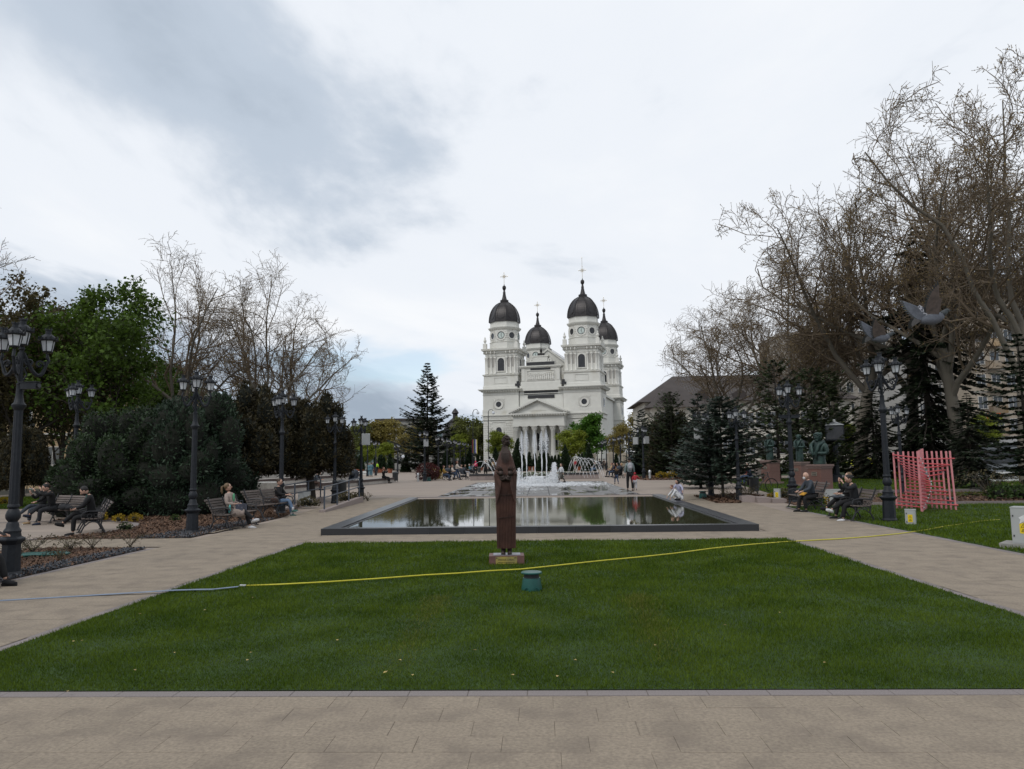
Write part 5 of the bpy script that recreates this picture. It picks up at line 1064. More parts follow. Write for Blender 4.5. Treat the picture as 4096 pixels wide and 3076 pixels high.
class Tree:
    def __init__(s, seed): s.g = np.random.default_rng(seed); s.S = {}; s.tips = []; s.ph = seed*1.3; s.env = None
    def branch(s, p, d, L, r, lev, spec):
        sp = spec[lev]; n = sp['n']; g = s.g; pts = [p]; rad = [r]; dirs = [d]
        for i in range(n):
            d = d+g.normal(0, sp['wob'], 3); d[2] += sp['up']
            if s.env is not None and lev > 0:
                e = (p-s.env[0])/s.env[1]; m = np.linalg.norm(e)
                if m > .82: d = d-e/m*min(1.2, (m-.82)*3.0)
            d /= np.linalg.norm(d); p = p+d*L/n; pts.append(p); rad.append(r*(1-(1-sp.get('end', .35))*(i+1)/n)); dirs.append(d)
        S = s.S.setdefault(lev, [[], [], [], []])
        for i in range(n): S[0].append(pts[i]); S[1].append(pts[i+1]); S[2].append(rad[i]); S[3].append(rad[i+1])
        if lev+1 < len(spec):
            for k in range(sp['kids']):
                u = sp['from']+(1-sp['from'])*(k+g.uniform(0, .9))/sp['kids']; x = u*n; i = min(int(x), n-1); f = x-i; q = pts[i]*(1-f)+pts[i+1]*f; dd = dirs[i+1]
                a = g.normal(0, 1, 3)
                if lev == 0: az = k*2.4+g.uniform(-.4, .4)+s.ph; a = np.array([math.cos(az), math.sin(az), 0.])
                a -= dd*a.dot(dd); a /= np.linalg.norm(a); t = R(sp['ang'])*g.uniform(.7, 1.25); c = dd*math.cos(t)+a*math.sin(t)
                s.branch(q, c, L*sp['ratio']*g.uniform(.7, 1.2)*(1.15-.45*u), rad[i]*sp['rr'], lev+1, spec)
        else: s.tips += [(pts[j], dirs[j]) for j in range(1, n+1)]
    def wood(s, name, sides, mats):
        V = []; F = []; o = 0; mi = []
        for lev, S in s.S.items():
            v, f = segs_to_mesh(S[0], S[1], S[2], S[3], sides[min(lev, len(sides)-1)]); V.append(v); F.append(f+o); o += len(v); mi.append(np.full(len(f), 1 if lev > 1 and isinstance(mats, list) else 0))
        return npmesh(name, np.concatenate(V), np.concatenate(F), mats, np.concatenate(mi), smooth=True)
def leaf_quads(c, nrm, size, g, fold=.25, aspect=.7):
    """leaf-shaped quads at points c, facing roughly nrm"""
    n = len(c); nrm = nrm+g.normal(0, .55, (n, 3)); nrm /= np.linalg.norm(nrm, axis=1, keepdims=True)+1e-9
    a = g.normal(0, 1, (n, 3)); u = np.cross(nrm, a); u /= np.linalg.norm(u, axis=1, keepdims=True)+1e-9; w = np.cross(nrm, u); s = (size*g.uniform(.6, 1.3, n))[:, None]
    V = np.empty((n, 4, 3)); V[:, 0] = c-u*s; V[:, 1] = c-w*s*aspect+nrm*s*fold; V[:, 2] = c+u*s; V[:, 3] = c+w*s*aspect+nrm*s*fold
    return V.reshape(-1, 3), np.arange(4*n).reshape(n, 4)
M_bark = mat('plane_bark', (.165, .145, .115), (.09, .079, .063), scale=2.6, rough=.9, bump=.25, bscale=14, stretch=(1, 1, .35), dirt=((.21, .19, .155), 1.2, .55, .75))
M_twig = mat('twig_brown', (.155, .115, .075), (.10, .074, .05), scale=2, rough=.9)
M_barkd = mat('dark_bark', (.055, .045, .036), (.03, .025, .02), scale=5, rough=.95, bump=.4, bscale=22, stretch=(1, 1, .25))
M_bud = leafmat('brown_bud', (.32, .235, .095), (.21, .15, .065), .5, .4)
def place(name, meshes, loc, rz, s, label, group, cat='tree'):
    t = empty(name, loc, rz, label, cat, group); t.scale = s if hasattr(s, '__len__') else (s, s, s)
    for nm, me in meshes:
        o = link(nm, me, t)
        if nm in ('twigs_', 'needles_'): tag(o, kind='stuff')
    return t
# --- bare plane trees -------------------------------------------------------------------------------
def plane_tree(seed, H=18, limbs=5, spread=38, kids=(12, 9, 9), bud=.042, lean=0, wide=.36):
    T = Tree(seed); g = T.g; T.env = (np.array([0, 0, H*.60]), np.array([H*wide, H*wide, H*.42]))
    spec = [dict(n=5, wob=.05, up=.02, kids=limbs, ang=spread, ratio=1.75, rr=.56, **{'from': .55}, end=.62),
            dict(n=8, wob=.15, up=.05, kids=kids[0], ang=50, ratio=.46, rr=.52, **{'from': .16}, end=.2),
            dict(n=6, wob=.20, up=.05, kids=kids[1], ang=50, ratio=.48, rr=.55, **{'from': .15}, end=.3),
            dict(n=4, wob=.26, up=.06, kids=kids[2], ang=52, ratio=.45, rr=.6, **{'from': .1}, end=.4),
            dict(n=2, wob=.30, up=.08, kids=0, ang=50, ratio=.5, rr=.6, **{'from': .2}, end=.45)]
    T.branch(np.array([0., 0, -.1]), np.array([lean, 0, 1.]), H*.36, H*.019, 0, spec)
    for lev, mn in ((1, .035), (2, .020), (3, .0135), (4, .0100)):
        S = T.S[lev]; S[2] = list(np.maximum(S[2], mn)); S[3] = list(np.maximum(S[3], mn*.75))
    wood = T.wood('trunk_and_limbs', [9, 6, 4, 3, 3], [M_bark, M_twig])
    tp = np.array([t[0] for t in T.tips]); td = np.array([t[1] for t in T.tips]); k = g.random(len(tp)) < .85
    V, F = leaf_quads(tp[k], td[k], np.full(k.sum(), bud), g, .35, .55)
    return [('trunk', wood), ('buds', npmesh('buds', V, F, M_bud))]
def unit(ms):     # bring a built tree to a height of one
    zs = []
    for nm, me in ms: co = np.empty(len(me.vertices)*3, np.float32); me.vertices.foreach_get('co', co); zs.append(co.reshape(-1, 3)[:, 2].max())
    k = 1/max(zs)
    for nm, me in ms: co = np.empty(len(me.vertices)*3, np.float32); me.vertices.foreach_get('co', co); me.vertices.foreach_set('co', co*k); me.update()
    return ms
PT = [unit(plane_tree(21, 18, 6, 36)), unit(plane_tree(33, 18, 7, 44, wide=.42)), unit(plane_tree(47, 18, 6, 50, wide=.46)), unit(plane_tree(58, 18, 6, 32, (10, 8, 7), wide=.36)), unit(plane_tree(64, 18, 6, 40, (10, 8, 7), wide=.44))]
def ground(x, y): return Vector((x, y, zg(y)))
for (i, px, d, top, w, rz, lab) in [(3, 735, 54, 965, .98, 20, 'bare plane tree with two stems above the left yews'), (3, 1010, 54, 1000, .92, 200, 'bare plane tree rising in the middle above the left yews'), (4, 1180, 58, 1130, 1.02, 75, 'bare spreading plane tree at the right end of the left yews'),
    (4, -350, 40, 740, 1.0, 60, 'bare tree at the left edge with only branch ends in view'),
    (0, 2960, 88, 1180, 1.2, 80, 'farthest bare plane tree on the right, in front of the dark roof'), (1, 3170, 74, 970, 1.05, 10, 'bare plane tree behind the busts on the right'), (2, 3440, 64, 780, 1.0, 150, 'bare plane tree with a pale trunk near the yellow car'), (0, 3640, 62, 600, 1.0, 250, 'bare plane tree behind the pink sculpture'), (1, 4105, 47, 190, .88, 100, 'big bare plane tree at the right edge'), (3, 3850, 56, 480, 1.0, 310, 'bare plane tree behind the dark tall spruce'), (3, 3330, 82, 900, 1.0, 130, 'bare plane tree far back between the busts and the apartment block')]:
    q = P(px, 1840, d); H = P(px, top, d).z-zg(d); place('plane_tree', PT[i], ground(q.x, d), R(rz), (H*w, H*w, H), lab, 'bare plane trees')
# --- leafy trees ------------------------------------------------------------------------------------
def leafy(seed, H, spread, limbs, kids, leaf, nper, m, crown=1.0, first=.3, bark=None, clus=.35, up=.06, wide=.38):
    T = Tree(seed); g = T.g; T.env = (np.array([0, 0, H*.57]), np.array([H*wide, H*wide, H*.43]))
    spec = [dict(n=6, wob=.04, up=.03, kids=limbs, ang=spread, ratio=.62*crown, rr=.5, **{'from': first}, end=.25),
            dict(n=6, wob=.16, up=up, kids=kids[0], ang=48, ratio=.45, rr=.5, **{'from': .2}, end=.25),
            dict(n=4, wob=.22, up=.05, kids=kids[1], ang=50, ratio=.5, rr=.55, **{'from': .15}, end=.3),
            dict(n=3, wob=.26, up=.03, kids=0, ang=50, ratio=.5, rr=.6, **{'from': .2}, end=.4)]
    T.branch(np.array([0., 0, -.1]), np.array([0, 0, 1.]), H*.8, H*.016, 0, spec)
    wood = T.wood('trunk_and_limbs', [8, 5, 4, 3], bark or M_barkd)
    tp = np.array([t[0] for t in T.tips]); c = np.repeat(tp, nper, 0)+g.normal(0, clus, (len(tp)*nper, 3)); n = np.tile(np.array([[0, 0, 1.]]), (len(c), 1))*.6+g.normal(0, .5, (len(c), 3))
    V, F = leaf_quads(c, n, np.full(len(c), leaf), g)
    return [('trunk', wood), ('crown', npmesh('crown', V, F, m))]
L_chest = leafmat('chestnut_leaf', (.075, .125, .016), (.042, .078, .011), .45, .4); L_lime = leafmat('lime_leaf', (.24, .28, .035), (.15, .19, .025), .35, .4); L_maple = leafmat('maple_leaf', (.085, .19, .022), (.05, .125, .016), .4, .4)
L_olive = leafmat('olive_leaf', (.15, .165, .045), (.095, .11, .03), .4, .4); L_gold = leafmat('golden_leaf', (.27, .22, .06), (.18, .15, .045), .35, .4); L_copper = leafmat('copper_leaf', (.085, .075, .028), (.055, .042, .02), .45, .35)
ch = unit(leafy(5, 14, 46, 17, (8, 6), .14, 6, L_chest, 1.0, .10, clus=.26, wide=.42)); ch2 = unit(leafy(6, 14, 50, 17, (8, 6), .14, 6, L_copper, 1.0, .10, clus=.26, wide=.44))
for me, px, d, H, rz, lab in ((ch, 420, 45, 13.6, 0, 'leafy green chestnut tree left of the bare trees'), (ch2, 90, 44, 13.6, 90, 'coppery chestnut tree at the left edge'), (ch, 240, 51, 13.2, 200, 'green chestnut tree behind the left lamps'), (ch2, -120, 50, 14, 10, 'coppery chestnut tree cut by the left edge'), (ch, 620, 60, 11, 120, 'leafy chestnut crown showing behind the bare trees')):
    q = P(px, 1840, d); place('chestnut_tree', me, ground(q.x, d), R(rz), H, lab, 'chestnut trees on the left')
lime = unit(leafy(8, 8, 46, 11, (7, 6), .12, 7, L_lime, .8, .25, clus=.22)); map_ = unit(leafy(9, 11, 48, 12, (7, 6), .20, 8, L_maple, .75, .22, clus=.30)); oli = unit(leafy(10, 12, 44, 10, (7, 5), .20, 6, L_olive, .9, .2, clus=.4)); gld = unit(leafy(12, 11, 44, 9, (7, 6), .19, 5, L_gold, .9, .22, clus=.4))
for me, nm, px, d, top, sc, rz, lab, grp in (
    (lime, 'linden_tree', 1548, 150, 1765, 1.3, 0, 'young light green tree in front of the far trees on the left', 'young trees in the square'), (lime, 'linden_tree', 1835, 170, 1725, 1.3, 60, 'young yellow green tree among the far left lamps', 'young trees in the square'),
    (lime, 'linden_tree', 1982, 155, 1718, 1.3, 130, 'young tree in front of the left bay of the cathedral', 'young trees in the square'), (lime, 'linden_tree', 2292, 130, 1712, 1.55, 20, 'yellow green tree in front of the right columns', 'young trees in the square'), (lime, 'linden_tree', 1470, 155, 1770, 1.3, 40, 'light green tree behind the left amphitheatre lamp', 'young trees in the square'),
    (map_, 'maple_tree', 2362, 138, 1642, 1.15, 0, 'dense green maple in front of the right tower', 'maples'),
    (oli, 'park_tree', 1870, 175, 1655, 1.25, 0, 'broad olive green tree left of the cathedral', 'far trees left of the cathedral'), (oli, 'park_tree', 1930, 180, 1690, 1.2, 90, 'olive green tree touching the left side of the cathedral', 'far trees left of the cathedral'), (gld, 'park_tree', 1575, 165, 1668, 1.4, 40, 'golden green tree left of the tall spruce', 'far trees left of the cathedral'), (gld, 'park_tree', 1500, 165, 1672, 1.4, 140, 'thin golden tree behind the amphitheatre lamps', 'far trees left of the cathedral'), (oli, 'park_tree', 1440, 160, 1680, 1.0, 200, 'olive tree behind the lamp with the loudspeaker', 'far trees left of the cathedral'), (gld, 'park_tree', 1660, 140, 1690, 1.1, 250, 'golden tree just behind the tall spruce', 'far trees left of the cathedral'),
    (gld, 'park_tree', 2495, 128, 1690, 1.1, 20, 'golden leaved tree right of the cathedral', 'far trees right of the cathedral'), (gld, 'park_tree', 2550, 135, 1620, .7, 200, 'taller golden tree beside the dark roofed house', 'far trees right of the cathedral'), (lime, 'linden_tree', 3390, 76, 1680, 1.0, 80, 'light green tree behind the pale plane trunk', 'young trees in the square'), (lime, 'linden_tree', 3960, 80, 1640, 1.0, 10, 'light green tree beside the bus shelter', 'young trees in the square')):
    q = P(px, 1840, d); z = zg(d); Ht = P(px, top, d).z-z
    k = Ht; place(nm, me, ground(q.x, d), R(rz), (k*sc, k*sc, k), lab, grp)
# --- conifers -----------------------------------------------------------------------------------------
def conifer(seed, H, Rm, whorls, per, m, droop=-.25, lift=.25, nspray=26, spray=.34, bare=.08, bark=None, sparse=0.0, power=.9, irregular=.25):
    g = np.random.default_rng(seed); P0 = [[0, 0, -.1]]; P1 = [[0, 0, H]]; r0 = [H*.016]; r1 = [.02]; C = []; D = []; NN = []
    for w in range(whorls):
        u = w/(whorls-1); z = H*(bare+(1-bare)*u**.95)*.99; R0 = Rm*(1-u)**power*(1+g.uniform(-irregular, irregular))+.10
        for k in range(max(3, int(per*(1-.4*u)))):
            if g.random() < sparse: continue
            a = g.uniform(0, 2*np.pi); L = R0*g.uniform(.7, 1.12); d0 = np.array([math.cos(a), math.sin(a), 0]); n = 4; p = np.array([0, 0, z]); pts = [p]
            for i in range(n):
                t = (i+1)/n; p = np.array([0, 0, z+L*(droop*t*1.6+lift*t*t*1.6)+(.35*L*t*u*u)])+d0*L*t; pts.append(p)
            rb = max(.010, L*.014)
            for i in range(n): P0.append(pts[i]); P1.append(pts[i+1]); r0.append(rb*(1-i/n*.6)); r1.append(rb*(1-(i+1)/n*.6))
            ns = max(6, int(nspray*(.35+.65*L/Rm))); t = g.uniform(.12, 1.0, ns)**.8; sd = np.where(g.random(ns) < .5, -1., 1.)
            side = np.array([-d0[1], d0[0], 0]); x = t*n; i = np.minimum(x.astype(int), n-1); f = (x-i)[:, None]; A = np.array(pts); q = A[i]*(1-f)+A[i+1]*f
            sl = spray*(1.15-.6*t)*g.uniform(.6, 1.3, ns)*(.6+.5*L/Rm); dr = d0[None]*(.55+.3*g.random((ns, 1)))+side[None]*(sd*g.uniform(.4, 1.0, ns))[:, None]; dr[:, 2] += g.normal(-.12, .16, ns); dr /= np.linalg.norm(dr, axis=1, keepdims=True)
            C.append(q); D.append(dr*sl[:, None]); NN.append(np.tile([[0, 0, 1.]], (ns, 1))+g.normal(0, .35, (ns, 3)))
    C = np.concatenate(C); D = np.concatenate(D); NN = np.concatenate(NN); n = len(C); L = np.linalg.norm(D, axis=1, keepdims=True); dn = D/L; s = np.cross(dn, NN); s /= np.linalg.norm(s, axis=1, keepdims=True)+1e-9; up = np.cross(s, dn)
    V = []; 
    # each spray: a narrow blade plus two side tufts
    for (b0, b1, wd, ang) in ((0, 1, .16, 0), (.25, .85, .13, .75), (.25, .85, .13, -.75), (.55, 1.05, .10, .6), (.55, 1.05, .10, -.6)):
        dd = dn*math.cos(ang)+s*math.sin(ang); ss = -dn*math.sin(ang)+s*math.cos(ang); ln = L*(b1-b0)*(1 if ang == 0 else .62); o = C+dn*L*b0; Q = np.empty((n, 4, 3))
        Q[:, 0] = o; Q[:, 1] = o+dd*ln*.55+ss*L*wd+up*L*.03; Q[:, 2] = o+dd*ln+up*L*.02; Q[:, 3] = o+dd*ln*.55-ss*L*wd-up*L*.03; V.append(Q)
    V = np.concatenate(V); F = np.arange(len(V)*4).reshape(-1, 4); wv, wf = segs_to_mesh(np.array(P0, float), np.array(P1, float), np.array(r0), np.array(r1), 5)
    return [('trunk', npmesh('trunk_and_limbs', wv, wf, bark or M_barkd)), ('crown', npmesh('needles', V.reshape(-1, 3), F, m))]
N_dark = leafmat('spruce_needle', (.030, .042, .020), (.016, .024, .013), .5, .12); N_blue = leafmat('blue_spruce_needle', (.058, .084, .060), (.024, .037, .026), .5, .12); N_green = leafmat('fir_needle', (.022, .040, .015), (.012, .022, .009), .5, .12); N_pine = leafmat('pine_needle', (.050, .070, .024), (.026, .038, .015), .5, .12)
q = P(1705, 1840, 128); Ht = P(1705, 1455, 128).z
place('spruce_tree', conifer(3, Ht, 6.6, 36, 11, N_dark, -.16, .26, 50, .95, .05, power=.95, irregular=.3), ground(q.x+.2, 128), 0, 1, 'tall dark spruce left of the cathedral', 'conifers in the square')
bs = conifer(14, 8, 2.7, 26, 11, N_blue, -.12, .2, 44, .46, .06, power=.8)
q = P(2900, 1840, 34.5); Ht = P(2900, 1640, 34.5).z
place('blue_spruce', conifer(15, 4.6, 2.3, 22, 13, N_blue, -.10, .16, 60, .30, .20, power=.55), G(2893, 1992), 0, 1, 'blue spruce with a bare trunk foot beside the right lamp', 'conifers in the square')
q = P(2845, 1840, 42); place('blue_spruce', bs, ground(q.x, 45), 1.0, (.75, .75, .70), 'dark green spruce just behind the blue spruce', 'conifers in the square')
q = P(2555, 1840, 84); place('blue_spruce', bs, ground(q.x+.5, 84), 2.0, (1.05, 1.05, .90), 'blue green spruce behind the loudspeaker lamp', 'conifers in the square')
pine = conifer(18, 10, 3.4, 20, 9, N_pine, .02, .25, 50, .55, .06, power=.55, irregular=.4)
for px, d, s, rz, lab in ((2690, 76, .84, 0, 'dark pine behind the slatted bench'), (2625, 80, .66, 2, 'smaller dark pine right of the loudspeaker lamp'), (3115, 58, .92, 4, 'dark pine behind the standing bronze figure'), (3260, 52, .78, 1, 'pine behind the big bust'), (3330, 60, .85, 3, 'pine between the bust and the pale trunk')):
    q = P(px, 1840, d); place('pine_tree', pine, ground(q.x, d), rz, s, lab, 'pines behind the square')
tall = conifer(23, 14.6, 3.7, 40, 11, N_dark, -.42, .12, 64, .50, .10, power=.62, irregular=.5, sparse=.10)
q = P(3725, 1840, 59); place('spruce_tree', tall, ground(q.x, 59), 0, (1.25, 1.25, (P(3725, 900, 59).z-.1)/14.6), 'tall dark spruce behind the pink sculpture', 'conifers in the square')
for px, d, s, rz, lab in ((3885, 40, .34, 2, 'small dark spruce right of the pink sculpture'), (3500, 58, .48, 1, 'dark spruce behind the tall right lamp')):
    q = P(px, 1840, d); place('spruce_tree', tall, ground(q.x, d), rz, (s*1.25, s*1.25, s), lab, 'conifers in the square')
rs = conifer(25, 9.0, 3.2, 28, 11, N_green, -.20, .14, 50, .42, .04, power=.65)
q = P(4110, 1840, 33); place('spruce_tree', rs, ground(q.x, 33), 0, .78, 'green spruce cut by the right picture edge', 'conifers in the square')
# --- yews and other clipped or bushy masses --------------------------------------------------------------
def bushy(seed, blobs, n, size, m, core=None, aspect=.45, upw=.35, cs=.86):
    """blobs: (x, y, z, rx, ry, rz); sprays over the surface of every lump, a dark core inside"""
    g = np.random.default_rng(seed); B = np.array(blobs); A = B[:, 3]*B[:, 4]+B[:, 4]*B[:, 5]+B[:, 3]*B[:, 5]; cnt = (n*A/A.sum()).astype(int); C = []; NN = []
    for b, k in zip(B, cnt):
        v = g.normal(0, 1, (k, 3)); v /= np.linalg.norm(v, axis=1, keepdims=True); lump = 1+.16*np.sin(v[:, 0]*7+seed)*np.sin(v[:, 1]*6+1)*np.sin(v[:, 2]*8+2)+g.normal(0, .07, k)
        C.append(b[:3]+v*b[3:]*lump[:, None]); NN.append(v)
    C = np.concatenate(C); NN = np.concatenate(NN); k = C[:, 2] > .05; C, NN = C[k], NN[k]; n = len(C)
    d = NN+g.normal(0, .6, (n, 3)); d[:, 2] += upw; d /= np.linalg.norm(d, axis=1, keepdims=True); s = np.cross(d, g.normal(0, 1, (n, 3))); s /= np.linalg.norm(s, axis=1, keepdims=True)+1e-9; L = (size*g.uniform(.5, 1.4, n))[:, None]
    V = np.empty((n, 4, 3)); V[:, 0] = C-d*L*.3; V[:, 1] = C+d*L*.2+s*L*aspect; V[:, 2] = C+d*L*.8; V[:, 3] = C+d*L*.2-s*L*aspect
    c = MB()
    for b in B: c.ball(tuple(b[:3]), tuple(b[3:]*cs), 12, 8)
    return [('crown', npmesh('sprays', V.reshape(-1, 3), np.arange(4*n).reshape(n, 4), m)), ('shade_core', c.mesh('shade_core', core or mat('bush_shade', (.010, .012, .007), rough=1)))]  # near-black solid lumps stand in for the shade inside the foliage
def lumps(seed, n, rx, ry, H, r, low=.3):
    g = random.Random(seed); out = [(0, 0, H*.42, rx*.72, ry*.72, H*.42)] if low < .3 else [(0, 0, H*.60, rx*.7, ry*.7, H*.30)]
    for _ in range(n):
        a = g.uniform(0, 6.28); u = g.uniform(low, 1); k = (1-((u-.35)/.72)**2)**.5 if abs(u-.35) < .72 else .2; rr = r*g.uniform(.6, 1.15); st = 1.0
        if u > .55: rr *= .6; st = 1.9
        out.append((math.cos(a)*(rx-rr*.6)*k, math.sin(a)*(ry-rr*.6)*k, max(rr*.6 if low < .3 else H*.22+rr*.7, H*u-rr*.6), rr, rr, rr*g.uniform(.8, 1.2)*st))
    return out
Y_green = leafmat('yew_green', (.030, .052, .020), (.015, .028, .012), .55, .1); Y_brown = leafmat('yew_brown', (.052, .042, .018), (.028, .025, .012), .55, .1); Y_blue = leafmat('yew_blue', (.030, .052, .028), (.016, .029, .017), .55, .1)
def yew(seed, m, W, low=.10, n=36000, size=.16):     # height 1, half width W
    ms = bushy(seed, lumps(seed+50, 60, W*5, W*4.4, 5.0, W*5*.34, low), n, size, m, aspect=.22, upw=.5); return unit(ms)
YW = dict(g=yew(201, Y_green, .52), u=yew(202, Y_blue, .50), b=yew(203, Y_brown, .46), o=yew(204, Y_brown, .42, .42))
def put_yew(k, px, d, top, w, rz, lab, grp):
    q = P(px, 1840, d); H = P(px, top, d).z-zg(d); t = place('yew_tree', YW[k], ground(q.x, d), rz, (H*w, H*w, H), lab, grp); b = MB(); b.tube([(0, 0, -.02), (.03, 0, .3), (0, .02, .7)], [.045, .035, .012], 8); b.build('trunk', M_barkd, t)
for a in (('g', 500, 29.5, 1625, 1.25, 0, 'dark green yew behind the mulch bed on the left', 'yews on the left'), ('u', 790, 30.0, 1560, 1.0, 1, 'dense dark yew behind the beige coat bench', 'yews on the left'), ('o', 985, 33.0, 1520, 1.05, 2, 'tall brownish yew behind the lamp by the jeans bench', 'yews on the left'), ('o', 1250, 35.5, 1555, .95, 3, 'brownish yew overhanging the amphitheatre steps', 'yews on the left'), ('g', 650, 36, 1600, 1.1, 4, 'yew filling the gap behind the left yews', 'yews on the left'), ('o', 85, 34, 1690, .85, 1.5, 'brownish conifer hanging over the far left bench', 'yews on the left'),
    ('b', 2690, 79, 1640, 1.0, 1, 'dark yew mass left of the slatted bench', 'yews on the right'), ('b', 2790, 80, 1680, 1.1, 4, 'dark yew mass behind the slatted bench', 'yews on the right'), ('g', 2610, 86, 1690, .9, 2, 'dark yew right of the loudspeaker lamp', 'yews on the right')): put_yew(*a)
# clipped cones near the cathedral fence, and potted cypresses
Y_cone = leafmat('clipped_box', (.022, .040, .014), (.012, .024, .010), .45, .1)
cone = bushy(400, [(0, 0, .3+i*.62, 1.55*(1-i/8.4), 1.55*(1-i/8.4), .8) for i in range(8)], 6500, .26, Y_cone)
for px, py, s, lab in ((2073, 1885, 1.25, 'clipped cone tree left of the first jet'), (2177, 1885, 1.1, 'clipped cone tree between the jets'), (2262, 1885, .95, 'clipped cone tree right of the jets'), (2356, 1885, .95, 'clipped cone tree under the maple'), (1786, 1887, .9, 'clipped cone tree before the tall spruce'), (1880, 1884, 1.0, 'clipped cone tree beside the flags'), (1983, 1884, .95, 'clipped cone tree under the young tree by the left bay'), (1622, 1888, .75, 'clipped cone tree left of the tall spruce')):
    p = G(px, py); place('clipped_cone', cone, p, px, (s*.72, s*.72, s*.76), lab, 'clipped cone trees')
M_terra = mat('terracotta', (.30, .10, .05), (.24, .08, .045), scale=5, rough=.85)
def potted():
    t = empty('potted_cypress', label='c', cat='plant'); ms = bushy(410, [(0, 0, .75+i*.32, .36*(1-i/5.6), .36*(1-i/5.6), .3) for i in range(5)], 1300, .16, Y_cone); link('crown', ms[0][1], t); link('shade_core', ms[1][1], t)
    b = MB(); b.lathe([(.24, 0), (.32, .44), (.35, .46), (.35, .54), (.28, .54)], 14); b.build('pot', M_terra, t, 'auto'); return t
ORD = 'first second third fourth fifth sixth seventh eighth ninth tenth eleventh twelfth thirteenth fourteenth fifteenth sixteenth seventeenth eighteenth nineteenth twentieth twenty-first twenty-second twenty-third'.split()
pots = [(1425, 1893), (1436, 1893), (1448, 1893), (1500, 1891), (1517, 1891), (1526, 1891), (1535, 1891), (1560, 1892), (2178, 1882), (2197, 1882), (2208, 1882), (2221, 1882), (2236, 1884), (2140, 1882), (2118, 1882), (1850, 1882), (1912, 1882), (1925, 1882), (1960, 1881), (2318, 1881), (2330, 1881), (2466, 1880), (2350, 1881)]
copies(potted, [(G(a, c), a, random.uniform(1.0, 1.35), 'small potted cypress, %s from the left in the row along the back of the square' % ORD[i]) for i, (a, c) in enumerate(sorted(pots))], 'potted cypresses')
# low shrubs and flowers
S_yel = leafmat('yellow_shrub', (.30, .20, .012), (.20, .14, .01), .4, .3); S_red = leafmat('barberry', (.085, .022, .020), (.05, .016, .014), .4, .2); S_grn = leafmat('low_green', (.05, .085, .02), (.03, .055, .014), .4, .2); S_dry = leafmat('dry_shrub', (.10, .085, .04), (.06, .05, .026), .4, .2)
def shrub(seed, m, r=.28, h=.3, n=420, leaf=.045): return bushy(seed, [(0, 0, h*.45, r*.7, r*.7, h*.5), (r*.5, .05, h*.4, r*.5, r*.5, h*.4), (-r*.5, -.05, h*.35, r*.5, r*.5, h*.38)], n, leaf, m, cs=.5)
sr = shrub(502, S_red, 1.6, 1.75, 3200, .11); sY = shrub(505, S_yel, .9, 1.1, 1600, .09)
sy, sg, sd_ = shrub(501, S_yel), shrub(503, S_grn), shrub(504, S_dry)
for ms, px, py, s, lab in ((sy, 475, 2090, 1.0, 'yellow shrub left of the green one in the left mulch bed'), (sy, 540, 2088, 1.05, 'yellow shrub in the middle of the left mulch bed'), (sy, 398, 2085, 1.2, 'yellow shrub behind the bearded man'), (sg, 500, 2122, .8, 'low green plant at the front of the left mulch bed'), (sg, 700, 2085, .8, 'low green plant left of the lamp in the mulch bed'), (sy, 205, 1995, 1.3, 'yellow shrub on the grass behind the far left bench'), (sy, 15, 2020, 1.3, 'yellow shrub behind the leftmost lamp'),
    (sy, 3092, 2002, 1.1, 'yellow shrub beside the small box by the bald man'), (sy, 3290, 2020, 1.3, 'yellow shrub between the bald man and the couple'), (sy, 3440, 1912, 2.8, 'yellow shrub at the foot of the pale plane trunk'), (sy, 3500, 1912, 2.4, 'yellow shrub right of the pale plane trunk'), (sy, 3580, 1915, 2.0, 'yellow shrub behind the pink sculpture'), (sd_, 3140, 1998, 1.6, 'dark low shrub beside the lamp behind the bald man'), (sg, 3265, 2025, 1.4, 'grey green low plant behind the benches on the right'),
    (sr, 1712, 1921, .95, 'round red barberry shrub by the loudspeaker lamp'), (sY, 1738, 1918, 1.0, 'yellow flowering shrub beside the red barberry'), (sy, 2640, 1914, 2.0, 'first yellow shrub before the right hedge'), (sy, 2660, 1914, 1.7, 'second yellow shrub before the right hedge'), (sy, 2690, 1914, 2.2, 'third yellow shrub before the right hedge'), (sg, 4000, 2000, 2.2, 'green shrub in the bed at the right edge'), (sg, 4085, 1998, 2.0, 'second green shrub in the bed at the right edge'), (sd_, 1235, 2032, 1.6, 'dry brown shrub behind the railing'), (sd_, 1385, 2012, 1.6, 'dry low shrub inside the railing'), (sd_, 1420, 2008, 1.5, 'dry shrub at the end of the railing')):
    place('shrub', ms, G(px, py), px*1.3, s, lab, 'low shrubs', 'shrub')
